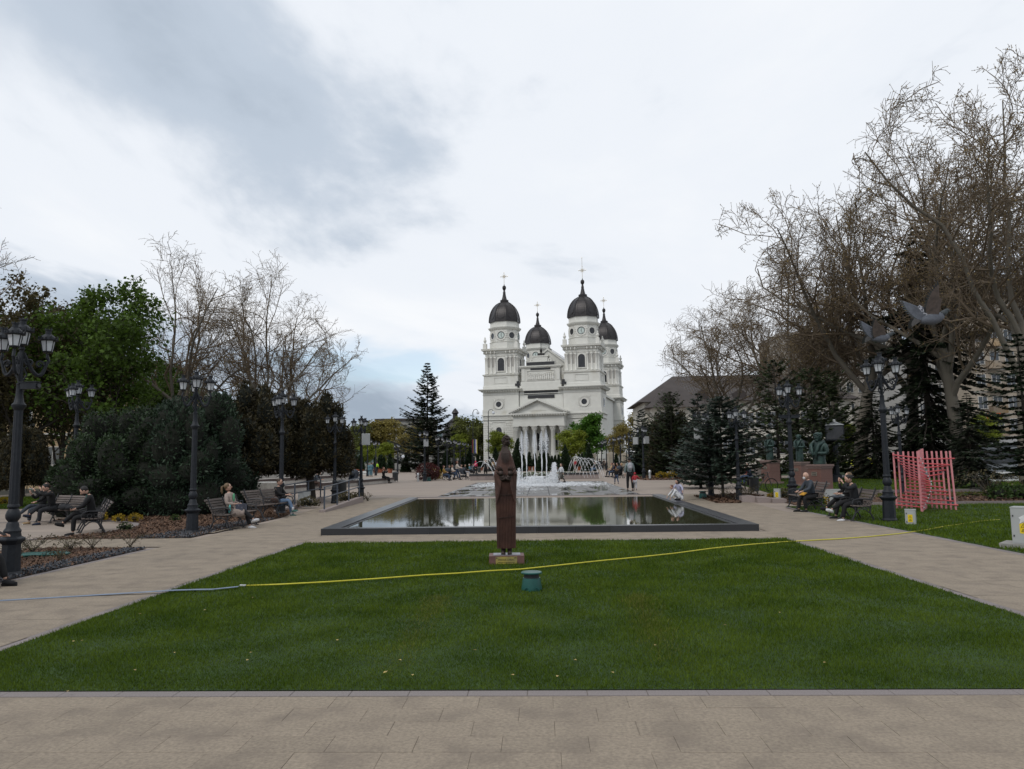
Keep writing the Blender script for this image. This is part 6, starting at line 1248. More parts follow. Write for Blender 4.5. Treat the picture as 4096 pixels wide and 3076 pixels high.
# arching thin stems of the barberry in the front bed
def stems(seed, n=14, L=.7):
    g = np.random.default_rng(seed); b = MB(); C = []
    for k in range(n):
        a = g.uniform(0, 6.28); l = L*g.uniform(.5, 1.1); pts = []
        for i in range(7):
            t = i/6; pts.append((math.cos(a)*l*t, math.sin(a)*l*t*.6, .02+l*.75*math.sin(t*2.3)*.6)); C.append(pts[-1])
        b.tube(pts, [.006-.0006*i for i in range(7)], 3)
    C = np.repeat(np.array(C), 4, 0)+g.normal(0, .02, (len(C)*4, 3)); V, F = leaf_quads(C, g.normal(0, 1, C.shape), np.full(len(C), .014), g)
    return [('stems', b.mesh('stems', M_barkd)), ('leaves', npmesh('leaves', V, F, S_dry))]
s1, s2 = stems(61), stems(62, 9, .5)
for ms, px, py, s, lab in ((s1, 130, 2215, 1.2, 'arching thorny shrub left in the front mulch bed'), (s2, 280, 2205, 1.2, 'arching thorny shrub in the middle of the front mulch bed'), (s1, 370, 2196, .9, 'sparse thorny shrub at the back of the front mulch bed'), (s1, 520, 2190, .9, 'thorny shrub near the tip of the front mulch bed'), (s2, 240, 2245, 1.3, 'low thorny shrub near the gravel of the front bed'), (s1, 70, 2240, 1.1, 'thorny shrub at the foot of the leftmost lamp'), (s2, 1470, 2004, 1.5, 'thin twiggy plant beside the lamp at the ramp end'), (s1, 2930, 2005, 1.6, 'twiggy shrub in the bed below the blue spruce'), (s1, 2990, 1998, 1.7, 'twiggy shrub beside the lamp in front of the blue spruce'), (s1, 3960, 1998, 3.2, 'bare leafless shrub right of the pink sculpture')):
    place('thorny_shrub', ms, G(px, py), px*.7, s, lab, 'thorny shrubs', 'shrub')
# wooded hill on the horizon
hb = MB(); n = 60; vs = []
for i in range(n+1):
    x = -900+1800*i/n; h = 26+16*math.sin(i*.31+1)+9*math.sin(i*.83)+5*math.sin(i*1.9); vs += [(x, 1300, -2), (x, 1300+abs(x)*.1, max(h, 8)), (x, 1700, -2)]
hb.add(vs, [(3*i, 3*i+3, 3*i+4, 3*i+1) for i in range(n)]+[(3*i+1, 3*i+4, 3*i+5, 3*i+2) for i in range(n)])
tag(hb.build('hills', mat('far_woods', (.075, .105, .11), (.055, .08, .085), scale=.03, rough=1, bump=.5, bscale=.1), None, True), kind='structure')
# ------------------------------------------------------------------ planters and flower bed behind the fountain floor
M_gran = mat('pink_granite', (.30, .245, .225), (.23, .19, .175), scale=30, rough=.7, bump=.1, bscale=90, objrand=.12, detail=7)
for x0, x1, lab in ((P(1879, 1840, 69).x, P(2005, 1840, 69).x, 'low granite planter with a black cap left of the jets'), (P(2255, 1840, 69).x, P(2394, 1840, 69).x, 'low granite planter with a black cap right of the jets')):
    t = empty('planter', (x0, 69, .16), 0, lab, 'planter'); w = x1-x0; n = 4
    for i in range(n): b = MB(); b.b2(w*i/n+.008, w*(i+1)/n-.008, 0, .4, 0, .40); b.build('stone_block', M_gran, t)
    b = MB(); b.b2(-.03, w+.03, -.05, .55, .40, .56); b.build('cap', M_black, t)
fb = empty('flower_bed', (P(2135, 1840, 70).x, 70.5, .16), 0, 'bed of white flowers behind the jets', 'flower bed')
g = np.random.default_rng(71); C = np.stack([g.uniform(-3.9, 3.9, 5000), g.uniform(-.9, .9, 5000), g.uniform(.1, .62, 5000)], 1); V, F = leaf_quads(C, np.tile([[0, -.4, 1.]], (5000, 1)), np.full(5000, .07), g)
mi = (g.random(5000) < .35).astype(int); tag(link('flowers', npmesh('flowers', V, F, [S_grn, mat('white_petal', (.75, .75, .70), rough=.6)], mi), fb), kind='stuff')
b = MB(); b.b2(-4, 4, -1, 1, 0, .12); b.build('soil', M_soil, fb)
sheet('planter_lawn', [(P(2280, 1840, 72).x, 72), (P(2330, 1840, 84).x, 84), (P(2260, 1840, 84).x, 84), (P(2230, 1840, 72).x, 72)], .006, M_lawn)
# ------------------------------------------------------------------ water jets
M_jet = leafmat('white_water', (.94, .95, .96), (.86, .88, .90), .12, .5)
def jet_thing(px, top, d, label, sd):
    g = np.random.default_rng(sd); p = P(px, 1840, d); p.z = .16; H = P(px, top, d).z-.16; t = empty('water_jet', p, 0, label, 'water jet', 'vertical water jets')
    b = MB(); n = 16; b.tube([(g.normal(0, .012), g.normal(0, .012), H*.93*i/n) for i in range(n+1)], [(.030+.020*(i/n))*g.uniform(.7, 1.4) for i in range(n+1)], 7); b.build('column', M_jet, t, True)
    m = 1100; u = g.random(m); z = H*(1-.42*u**1.6)+g.normal(0, .05, m); r = (.03+.19*np.sin(np.clip((H-z)/H/.42, 0, 1)*np.pi*.85)**1.0)*np.sqrt(g.random(m)); a = g.uniform(0, 6.28, m); C = np.stack([r*np.cos(a), r*np.sin(a), z], 1)
    v, f = leaf_quads(C, g.normal(0, 1, (m, 3)), g.uniform(.012, .036, m), g, .5, .8); tag(link('droplets', npmesh('droplets', v, f, M_jet), t), kind='stuff'); return t
for i, (px, top, lab) in enumerate(((2088, 1731, 'first tall water jet from the left'), (2106, 1727, 'second tall water jet from the left'), (2139, 1730, 'middle tall water jet'), (2167, 1730, 'fourth tall water jet, with a forked top'), (2186, 1724, 'rightmost tall water jet'))): jet_thing(px, top, 57.5, lab, 80+i)
def arc(px0, px1, top, d, label, sd, y0=1905, grp='arching water jets'):
    a = P(px0, y0, d); e = P(px1, 1912, d-1.0); zt = P(px0, top, d).z; a.z = max(a.z, .5); t = empty('water_arc', (a.x, a.y, .16), 0, label, 'water jet', grp); b = MB(); pts = []
    n = 18
    for i in range(n+1):
        u = i/n; zz = a.z+(e.z-a.z)*u+4*(zt-(a.z+e.z)/2)*u*(1-u); pts.append((a.x+(e.x-a.x)*u-a.x, (e.y-a.y)*u, zz-.16))
    b.tube(pts, [.013+.007*math.sin(i*1.7+sd) for i in range(n+1)], 5); b.build('stream', M_jet, t, True)
    g = np.random.default_rng(sd); m = 90; k = g.integers(9, n, m); C = np.array(pts)[k]+g.normal(0, .05, (m, 3)); v, f = leaf_quads(C, g.normal(0, 1, (m, 3)), g.uniform(.012, .03, m), g, .5, .8); tag(link('droplets', npmesh('droplets', v, f, M_jet), t), kind='stuff')
for i, (a, e, tp) in enumerate(((2268, 2338, 1826), (2273, 2352, 1829), (2290, 2366, 1832), (2300, 2380, 1834), (2316, 2398, 1834), (2330, 2412, 1838), (2362, 2418, 1846))): arc(a, e, tp, 66, 'right-hand water arc, %s from the left' % ORD[i], 90+i)
for i, (a, e, tp) in enumerate(((1888, 1984, 1848), (1924, 1990, 1840), (1922, 1980, 1855), (1950, 1994, 1834))): arc(a, e, tp, 66, 'left-hand water arc, %s from the left' % ORD[i], 110+i, 1872)
g = np.random.default_rng(72); C = []
for px, top, bot, w, n in ((2216, 1850, 1935, 15, 4200), (2206, 1890, 1940, 26, 1500), (2075, 1872, 1938, 10, 900), (2140, 1905, 1945, 75, 4000), (2250, 1930, 1947, 60, 1200), (2080, 1925, 1945, 60, 1200)):
    p = P(px, 1840, 57.2); z1 = P(px, top, 57.2).z; z0 = max(.18, P(px, bot, 57.2).z); u = g.random(n)**1.7; ww = w*57/3000*(1.1-.6*u); C.append(np.stack([p.x+g.normal(0, .5, n)*ww, 57.2+g.normal(0, .8, n), z0+(z1-z0)*u], 1))
C = np.concatenate(C); V, F = leaf_quads(C, g.normal(0, 1, C.shape), g.uniform(.012, .05, len(C)), g, .5, .8); tag(link('spray', npmesh('spray', V, F, M_jet)), 'white spray and splashes round the jets', 'spray', None, 'stuff')
# white foam spreading over the floor
g = np.random.default_rng(73); n = 5200; C = np.stack([P(2150, 1840, 56).x+g.normal(0, 2.1, n), 55+g.normal(0, 2.3, n), np.full(n, .176)], 1); C = C[(np.abs(C[:, 0]) < 4.9) & (C[:, 1] > 46)]
V, F = leaf_quads(C, np.tile([[0, 0, 6.]], (len(C), 1)), g.uniform(.04, .17, len(C)), g, .05, .9); V[:, 2] = np.clip(V[:, 2], .168, .20); tag(link('foam', npmesh('foam', V, F, M_jet)), 'white foam on the fountain floor', 'foam', None, 'stuff')
# ------------------------------------------------------------------ amphitheatre steps on the left
M_wood = mat('dark_decking', (.065, .045, .040), (.10, .075, .068), scale=10, rough=.7, bump=.1, bscale=40, objrand=.15); M_pale = mat('pale_concrete', (.42, .39, .355), (.35, .325, .295), scale=4, rough=.85, objrand=.08)
A0, A1 = G(1262, 1960), G(1577, 1929); ad = (A1-A0).normalized(); an = Vector((-ad.y, ad.x, 0)); AL = (A1-A0).length; aang = math.atan2(ad.y, ad.x)
am = empty('amphitheatre_steps', A0, aang, 'curved stepped seating with dark wooden edges on the left', 'steps')
for k, (s0, s1) in enumerate(((-9, AL), (-9, AL-4.5), (-9, AL-3.0), (-9, AL*.62), (-9, AL*.40))):
    y0 = 1.35*k; z = .42*k; n = max(3, int((s1-s0)/2.1))
    for i in range(n):
        b = MB(); u0, u1 = s0+(s1-s0)*i/n, s0+(s1-s0)*(i+1)/n; b.b2(u0+.006, u1-.006, y0, y0+.5, z, z+.24); b.build('stone_block', M_pale, am)
    for q_ in range(3): b = MB(); b.b2(s0, s1, y0-.03+.002*q_, y0+.15, z+.245+.06*q_, z+.297+.06*q_); b.build('slat', M_wood, am)
    b = MB(); b.b2(s0, s1, y0+.16, y0+1.5, z+.1, z+.41); b.build('tread', M_pale, am)
b = MB(); b.b2(-9, AL*.35, 6.7, 12, 0, 1.9); b.build('terrace', M_pale, am)
def white_block():
    t = empty('planter_block', label='w', cat='planter'); b = MB(); b.prism([(-.95+.0, -.3), (.95, -.3), (.95, .3), (-.95, .3)], 0, .42); b.prism([(-.88, -.27), (.88, -.27), (.88, .27), (-.88, .27)], .42, .47); b.build('body', mat('white_fibreglass', (.66, .66, .64), (.6, .6, .58), scale=3, rough=.5), t)
    b = MB(); b.b2(-.96, .96, -.31, .31, .14, .19); b.build('band', M_insc, t); return t
copies(white_block, [(P(1322, 1872, 74)+Vector((0, 0, -.05)), .1, 1.0, 'white block seat on top of the amphitheatre'), (G(1452, 1898), .1, 1.0, 'second white block seat behind the stroller'), (G(3388, 1852), 0, 1.2, 'white road block behind the pale plane trunk'), (G(4000, 1925), .1, 1.25, 'white road block at the right edge'), (G(3148, 1868), 0, 1.1, 'white road block between the plinths')], 'white block seats')
ON = lambda u, k: am.matrix_basis @ Vector((u, 1.35*k+.12, .42*k+.0))
bpy.context.view_layer.update()
sf = math.atan2(-an.x, an.y)      # facing out of the steps, towards the plaza
def on_step(px, k, off, label, **kw):
    u = 0
    for _ in range(30):      # walk along the tier until it lines up
        p = A0+ad*u+an*(1.35*k); v = p-Vector((0, 0, CAMH)); x = 2048+FPX*v.dot(CR)/v.dot(CF); u += (px-x)*.02
        u = max(-8.5, min(AL, u))
    p = A0+ad*u+an*(1.35*k+off); p.z = .16+.42*k
    return person(p, facing(-an.x, -an.y), label, kw.pop('H', 1.7), kw.pop('pose', SIT), seat=.43, **kw)
on_step(1225, 1, .1, 'woman in a navy jacket sitting on the steps', top='navy', legs='black', hair='auburn', style='bob')
on_step(1262, 0, .1, 'man with a red cap and grey jacket bending forward on the steps', pose=dict(SIT, lean=24, head=(28, 0)), top='slate', legs='brown', hair='grey', style='cap')
on_step(1540, 0, .1, 'woman in black on the steps holding a camera to her face', top='black', legs='black', hair='red', style='short', pose=dict(SIT, AL=(60, 8, 150, -30), AR=(60, 8, 150, -30), lean=-5))
# ramp with metal railings in front of the steps
M_rail = mat('rail_metal', (.075, .09, .115), (.06, .072, .095), scale=6, rough=.4, metallic=.3)
def railing(p0, p1, label, hts, n):
    t = empty('railing', p0, 0, label, 'railing'); d = p1-p0
    for i in range(n): 
        q = d*(i/(n-1)); b = MB(); b.box((q.x, q.y, q.z+.42), (.05, .05, .92)); b.build('post', M_rail, t)
    for h in hts: b = MB(); b.tube([(0, 0, h), (d.x, d.y, d.z+h)], .024, 8); b.build('rail', M_rail, t)
    return t
W0, W1 = G(1297, 2047), G(1437, 2010); W0.z += .10; W1.z += .26
railing(W0, W1, 'front metal railing of the ramp', (.86, .45), 4); off = Vector((-1.9, .35, .05)); railing(W0+off, W1+off+Vector((0, 0, -.1)), 'rear metal railing of the ramp', (.86, .45), 4)
rp = empty('ramp', W0, 0, 'low sloping ramp wall under the railings', 'ramp'); d = W1-W0; b = MB()
for o_ in (Vector((0, 0, 0)), off): b.add([(o_.x+x+w, o_.y+y, z) for (x, y) in ((0, -.3), (d.x, d.y+.3)) for w in (-.12, .12) for z in ((-.4, -.02) if y <= 0 else (-.4, d.z+.0))], [(0, 1, 3, 2), (4, 6, 7, 5), (0, 4, 5, 1), (2, 3, 7, 6), (1, 5, 7, 3)])
b.build('side_wall', M_gran, rp)
def pot():
    t = empty('planter_pot', label='p', cat='planter'); b = MB(); b.lathe([(.32, 0), (.42, .35), (.45, .72), (.40, .75)], 14); b.build('tub', mat('white_tub', (.5, .49, .46), rough=.6), t, 'auto'); b = MB(); b.lathe([(.38, .7), (.1, .74)], 12); b.build('soil', M_soil, t); return t
copies(pot, [(G(1062, 1990)+Vector((0, 0, 0)), 0, 1.1, 'white tub left behind the woman in jeans'), (G(1100, 1990), 0, 1.1, 'white tub right behind the woman in jeans')], 'white tubs')
# ------------------------------------------------------------------ strollers, scooter, bicycle
def wheel(b, c, r, th=.03, seg=16, rz=0.0):
    M = Matrix.Translation(c) @ Matrix.Rotation(rz, 4, 'Z'); pts = [M @ Vector((r*math.cos(2*math.pi*i/seg), 0, r*math.sin(2*math.pi*i/seg))) for i in range(seg+1)]; b.tube(pts, th/2, 5, False)
    for k in range(6): a = k*math.pi/3; b.tube([M @ Vector((0, 0, 0)), M @ Vector((r*math.cos(a), 0, r*math.sin(a)))], .004+th*.05, 3)
def stroller():
    t = empty('stroller', label='s', cat='stroller'); b = MB(); b.add([(-.25, -.2, .45), (.25, -.2, .45), (.25, .25, .55), (-.25, .25, .55), (-.25, .05, 1.02), (.25, .05, 1.02), (.25, .38, .95), (-.25, .38, .95)], [(0, 1, 2, 3), (3, 2, 6, 7), (0, 3, 7, 4), (1, 5, 6, 2), (4, 7, 6, 5)]); b.build('seat', CL['slate'], t)
    b = MB(); b.ball((0, .15, .9), (.27, .32, .24), 12, 8); b.build('hood', CL['slate'], t, True)
    b = MB()
    for s in (-1, 1): b.tube([(s*.27, -.35, .12), (s*.26, .1, .62), (s*.25, .5, 1.08)], .016, 5); b.tube([(s*.27, .35, .15), (s*.26, .1, .62)], .016, 5)
    b.tube([(-.25, .5, 1.08), (.25, .5, 1.08)], .02, 5); b.build('frame', CL['black'], t)
    for x, y, r in ((-.28, -.36, .10), (.28, -.36, .10), (-.3, .36, .15), (.3, .36, .15)): b = MB(); wheel(b, (x, y, r), r, .05, 14, math.pi/2); b.build('wheel', CL['black'], t)
    b = MB(); b.box((0, .05, .3), (.42, .4, .18)); b.build('basket', CL['charcoal'], t); return t
copies(stroller, [(G(1411, 1944), R(-30), 1.1, 'dark stroller standing before the amphitheatre'), (G(1855, 1917), R(70), 1.0, 'stroller pushed by the woman in the white jacket'), (G(1795, 1919), R(60), 1.0, 'black stroller beside the person in mustard'), (G(1893, 1898), R(80), 1.0, 'stroller far in the left row'), (G(2474, 1912), R(-60), 1.0, 'black stroller in the right row')], 'strollers')
sc = empty('scooter', G(1328, 1953), R(20), 'small yellow child scooter by the steps', 'scooter'); b = MB(); b.box((0, 0, .12), (.5, .1, .04)); b.build('deck', CL['mustard'], sc); b = MB(); b.tube([(.25, 0, .12), (.18, 0, .75)], .02, 6); b.tube([(.18, -.15, .75), (.18, .15, .75)], .015, 5); b.build('handlebar', CL['mustard'], sc)
for x in (-.26, .28): b = MB(); wheel(b, (x, 0, .08), .08, .04, 12); b.build('wheel', CL['black'], sc)
bk = empty('bicycle', G(3046, 1968), R(8), 'dark bicycle leaning behind the litter bin', 'bicycle'); M_bk = mat('bike_paint', (.03, .033, .036), rough=.35)
for x in (-.55, .55): b = MB(); wheel(b, (x, 0, .34), .33, .045, 22); b.build('wheel', CL['black'], bk)
b = MB(); fr = [((-.55, 0, .34), (-.12, 0, .32)), ((-.55, 0, .34), (-.2, 0, .82)), ((-.12, 0, .32), (-.22, 0, .92)), ((-.12, 0, .32), (.36, 0, .80)), ((-.2, 0, .78), (.36, 0, .86)), ((.36, 0, .92), (.55, 0, .34))]
for a, e in fr: b.tube([a, e], .02, 6)
b.build('frame', M_bk, bk); b = MB(); b.tube([(.34, -.3, .98), (.36, 0, 1.0), (.34, .3, .98)], .014, 5); b.tube([(.36, 0, .9), (.36, 0, 1.0)], .018, 5); b.build('handlebar', M_bk, bk); b = MB(); b.ball((-.24, 0, .96), (.15, .07, .04), 10, 6); b.build('saddle', CL['black'], bk, True)
b = MB(); b.box((-.1, .02, .3), (.02, .04, .2)); wheel(b, (-.12, .05, .32), .09, .02, 12); b.tube([(-.12, -.1, .2), (-.12, .1, .44)], .012, 4); b.build('crank', M_bk, bk)
for s in (0, 1): b = MB(); b.box((-.5, -.14+.28*s, .5), (.35, .12, .32)); b.build('pannier', CL['black'], bk)
# ------------------------------------------------------------------ bronze busts on granite plinths
M_bronze = mat('green_bronze', (.030, .060, .052), (.016, .030, .027), scale=5, rough=.5, metallic=.3, bump=.2, bscale=20, dirt=((.07, .12, .10), 3, .52, .8)); M_plin = mat('red_granite', (.185, .098, .078), (.145, .076, .062), scale=25, rough=.5, objrand=.1, dirt=((.25, .16, .13), 2, .55, .9)); M_plin2 = mat('plinth_cap', (.22, .15, .13), (.17, .115, .1), scale=20, rough=.6)
def monument(loc, rz, w, d, h, fh, label, full, fig_label):
    t = empty('plinth', loc, rz, label, 'plinth'); b = MB(); b.b2(-w/2-.15, w/2+.15, -d/2-.15, d/2+.15, -.1, .14); b.build('foot', M_plin2, t)
    for k in range(2):
        z0, z1 = .14+(h-.34)*k/2, .14+(h-.34)*(k+1)/2-.004; b = MB(); b.b2(-w/2, w/2, -d/2, d/2, z0, z1); b.build('stone_block', M_plin, t)
    b = MB(); b.b2(-w/2-.03, w/2+.03, -d/2-.03, d/2+.03, h-.20, h-.10); b.b2(-w/2-.07, w/2+.07, -d/2-.07, d/2+.07, h-.10, h); b.build('cap', M_plin2, t)
    b = MB(); b.box((0, -d/2-.01, h*.68), (w*.42, .03, .18)); pq = b.build('plaque', mat('plaque_bronze', (.25, .22, .18), rough=.4), t)
    q = MB()
    for i in range(2):
        for k in range(7): q.box((-w*.15+k*w*.05, -d/2-.028, h*.68+.045-.085*i), (w*.032, .008, .035))
    q.build('lettering', M_ink, pq)
    H = fh/(.60 if not full else .78); z0 = -.47*H if not full else -.24*H
    up = Vector((0, 0, 1)); hip = Vector((0, 0, .52*H)); J = [hip+Vector((0, 0, -.14*H if not full else -.36*H)), hip+up*.10*H, hip+up*.23*H, hip+up*.30*H, hip+up*.35*H]; E = [(0, 1), (1, 2), (2, 3), (3, 4)]; rd = [.115*H, .105*H, .115*H, .06*H, .042*H]
    for s in (-1, 1):
        sh = J[2]+Vector((s*.12*H, 0, .045*H)); e = sh+Vector((s*.035*H, .01*H, -.15*H)); wv = e+Vector((-s*.10*H, -.10*H, .01*H)); n = len(J); J += [sh, e, wv, wv+Vector((-s*.02*H, -.02*H, 0))]; E += [(2, n), (n, n+1), (n+1, n+2), (n+2, n+3)]; rd += [.058*H, .048*H, .035*H, .03*H]
    J = [j+Vector((0, 0, z0)) for j in J]; off = Vector((0, 0, h))
    o = skinmesh('bronze_figure', J, E, rd, M_bronze, None, 1, Vector(loc)+off, rz); f = MB(); HM = Matrix.Translation(J[4]+Vector((0, -.015*H, .055*H))) @ Matrix.Rotation(R(6), 4, 'X'); hh = .075*H
    f.ball((0, 0, 0), (hh*.74, hh*.88, hh), 12, 8, HM); f.ball((0, -hh*.92, -hh*.1), (hh*.13, hh*.2, hh*.24), 6, 4, HM); f.ball((0, -hh*.3, -hh*.6), (hh*.5, hh*.55, hh*.45), 8, 5, HM); f.ball((0, hh*.12, hh*.22), (hh*.86, hh*.95, hh*.92), 10, 7, HM)
    for s in (-1, 1):
        f.ball((s*hh*.74, 0, -hh*.1), (hh*.1, hh*.2, hh*.25), 6, 4, HM); c = J[2]
        f.tube([c+Vector((s*.09*H, .02*H, .10*H)), c+Vector((s*.075*H, -.10*H, .04*H)), c+Vector((s*.03*H, -.125*H, -.10*H)), c+Vector((s*.03*H, -.11*H, -.2*H))], [.035*H, .032*H, .022*H, .012*H], 6)      # lapels
        for k in range(4): wv = J[7] if s < 0 else J[11]; wv = J[8] if s < 0 else J[12]; f.tube([wv+Vector((s*.008*H*(k-1.5), 0, -.01*H*(k-1.5))), wv+Vector((-s*.03*H, -.03*H, -.012*H*(k-1)))], [.012*H, .008*H], 5)
    for k in range(30): a = random.random()*6.28; f.ball((hh*.8*math.cos(a), hh*.15+hh*.85*math.sin(a), hh*(.25+.6*random.random())), hh*.22, 6, 4, HM)
    SKINS[-1][1] = (f, [M_bronze]); tag(o, fig_label, 'statue'); return t
monument(G(3285, 1975), facing(-.85, -.55), .72, .85, 1.40, 1.70, 'large red granite plinth of the nearest bust', False, 'nearest bronze half figure in a heavy coat with joined hands')
monument(G(3205, 1945), facing(-.85, -.55), .62, .70, 1.45, 1.65, 'narrow red granite plinth behind the nearest bust', True, 'slim bronze figure behind the nearest bust')
monument(G(3085, 1935), facing(-.9, -.45), .78, .88, 1.55, 1.75, 'red granite plinth of the leftmost bronze figure', True, 'leftmost bronze figure with folded arms and a long coat')
ks = empty('information_pillar', G(3350, 1930), R(-20), 'dark information pillar with a box head and little roof', 'pillar'); b = MB(); b.lathe([(.3, 0), (.3, .5), (.17, .6), (.16, 2.5), (.2, 2.6), (.3, 2.75)], 10); b.build('post', M_iron, ks); b = MB(); b.box((0, 0, 3.3), (1.15, 1.0, 1.0)); b.build('box', M_iron, ks); b = MB(); b.lathe([(.85, 3.8), (.3, 4.0), (.12, 4.05), (.1, 4.2)], 4, rot=math.pi/4); b.build('roof', M_lgrey, ks)
b = MB(); b.box((0, -.505, 3.3), (1.0, .02, .85)); b.build('panel', M_cglass, ks)
lb = empty('reading_board', G(214, 1968), R(15), 'black slanted information board on a post at the left', 'sign'); b = MB(); b.tube([(0, 0, 0), (0, 0, .9)], .04, 6); b.build('post', M_iron, lb); b = MB(); b.box((0, -.05, .98), (.7, .5, .04), 0, R(38)); b.build('panel', M_iron, lb)
vc = empty('valve_cover', G(175, 2224), R(10), 'teal plastic valve covers half hidden in the front mulch bed', 'cover')
for k in range(3): b = MB(); b.lathe([(.24, 0), (.25, .05), (.20, .075), (.05, .08)], 12, (-.28+.28*k, .04*(k % 2), 0)); b.build('lid', M_green, vc)
wb = empty('kerb_block', G(3030, 2004), R(0), 'low pale granite block at the corner of the right bed', 'kerb')
for k in range(3): b = MB(); b.b2(-.8+.56*k, -.8+.56*k+.55, -.6-.25*k, .5-.25*k, -.1, .24-.05*k); b.build('stone_block', M_gran, wb)
# ------------------------------------------------------------------ fence, gate pillars and flags by the cathedral
for (x0, x1, lab) in ((1960, 2440, 'black iron fence before the cathedral'), (2456, 2560, 'short iron fence right of the pale gate pillars'), (1700, 1950, 'iron fence left of the cathedral')):
    a, e = P(x0, 1840, 150), P(x1, 1840, 150); t = empty('iron_fence', (a.x, 150, .1), 0, lab, 'fence', 'iron fences'); w = e.x-a.x; b = MB(); n = int(w/.22)
    for i in range(n): b.tube([(w*i/n, 0, .3), (w*i/n, 0, 1.9)], .022, 4); b.tube([(w*i/n, 0, 1.9), (w*i/n, 0, 2.05)], [.04, .004], 4)
    b.build('bars', M_cast, t); b = MB(); b.b2(0, w, -.03, .03, 1.7, 1.76); b.b2(0, w, -.03, .03, .5, .56); b.build('rail', M_cast, t); b = MB(); b.b2(0, w, -.15, .15, -.1, .45); b.build('base', M_pale, t)
M_stone = mat('pale_stone', (.42, .38, .31), (.36, .32, .26), scale=3, rough=.85)
def pillar():
    t = empty('gate_pillar', label='p', cat='pillar'); b = MB(); b.b2(-.75, .75, -.4, .4, 0, .5); b.build('foot', M_stone, t); b = MB(); b.b2(-.65, .65, -.35, .35, .5, 2.4); b.build('shaft', M_stone, t); b = MB(); b.plate([(-.8, 2.4), (.8, 2.4), (.8, 2.55), (0, 2.95), (-.8, 2.55)], Matrix(), .8); b.build('cap', M_stone, t); b = MB(); b.box((0, -.36, 1.45), (.8, .03, 1.4)); b.build('panel', mat('pale_stone_inset', (.36, .325, .265), rough=.85), t); return t
copies(pillar, [(G(2446, 1878), 0, 1.0, 'pale stone gate pillar between the right lamps'), (G(2370, 1877), 0, .95, 'pale stone gate pillar under the maple'), (G(2502, 1878), 0, .95, 'pale stone gate pillar right of the lamps')], 'gate pillars')
for i, (px, cols, lab) in enumerate(((1889, ((.45, .04, .03), (.4, .35, .03), (.02, .05, .25)), 'pole with hanging red, yellow and blue flag'), (1899, ((.02, .05, .3), (.6, .6, .6), (.35, .3, .04)), 'pole with hanging blue and white flag'))):
    p = P(px, 1840, 120); t = empty('flag', (p.x, 120, .1), 0, lab, 'flag'); b = MB(); b.tube([(0, 0, 0), (0, 0, 5.4)], .05, 6); b.build('pole', M_iron, t)
    for k, c in enumerate(cols): b = MB(); b.add([(.02+.14*k+.0, -.05*(k % 2), 3.1), (.02+.14*(k+1), -.05*((k+1) % 2), 3.0-.1*k), (.02+.14*(k+1), -.05*((k+1) % 2), 5.2), (.02+.14*k, -.05*(k % 2), 5.2)], [(0, 1, 2, 3)]); b.build('cloth_strip', mat('flag_%d%d' % (i, k), c, rough=.8), t)
for px, hgt, lab in ((1893, 1640, 'tall street light with a white globe beside the flags'), (2507, 1795, 'short globe lamp right of the gate pillars'), (1592, 1815, 'double globe lamp left of the tall spruce'), (1955, 1640, 'tall black street light before the left bay of the cathedral')):
    d = 118; p = P(px, 1840, d); h = P(px, hgt, d).z; t = empty('globe_lamp', (p.x, d, .1), 0, lab, 'street lamp', 'globe lamps'); b = MB(); b.tube([(0, 0, 0), (0, 0, h-.5), (.15, 0, h-.1), (.6, 0, h), (.8, 0, h-.3)], [.09, .06, .05, .04, .04], 6); b.build('post', M_iron, t); b = MB(); b.ball((.8, 0, h-.55), .25, 10, 7); b.build('globe', M_pane, t, True)
# ------------------------------------------------------------------ buildings
def windows(parent, x0, x1, z0, z1, nx, nz, w, h, y, m, fm, depth=.12, rz=0.0, org=(0, 0)):
    pm = MB(); pm.box((0, 0, 0), (w, .05, h)); pme = pm.mesh('pane', m); fr = MB(); t = .07
    for a in (((0, 0, h/2+t/2), (w+2*t, depth, t)), ((0, 0, -h/2-t/2), (w+2*t+.1, depth*1.5, t)), ((-w/2-t/2, 0, 0), (t, depth, h)), ((w/2+t/2, 0, 0), (t, depth, h)), ((0, 0, 0), (.05, depth*.8, h))): fr.box(*a)
    fme = fr.mesh('window', fm)
    for j in range(nz):
        for i in range(nx):
            x = x0+(x1-x0)*(i+.5)/nx; z = z0+(z1-z0)*(j+.5)/nz; o = link('window', fme, parent, (org[0]+x*math.cos(rz)-y*math.sin(rz), org[1]+x*math.sin(rz)+y*math.cos(rz), z), rz); link('pane', pme, o)
M_sky_glass = mat('window_glass', (.05, .06, .07), (.08, .09, .1), scale=1, rough=.12, spec=.6); M_wframe = mat('window_frame_white', (.62, .6, .56), rough=.7)
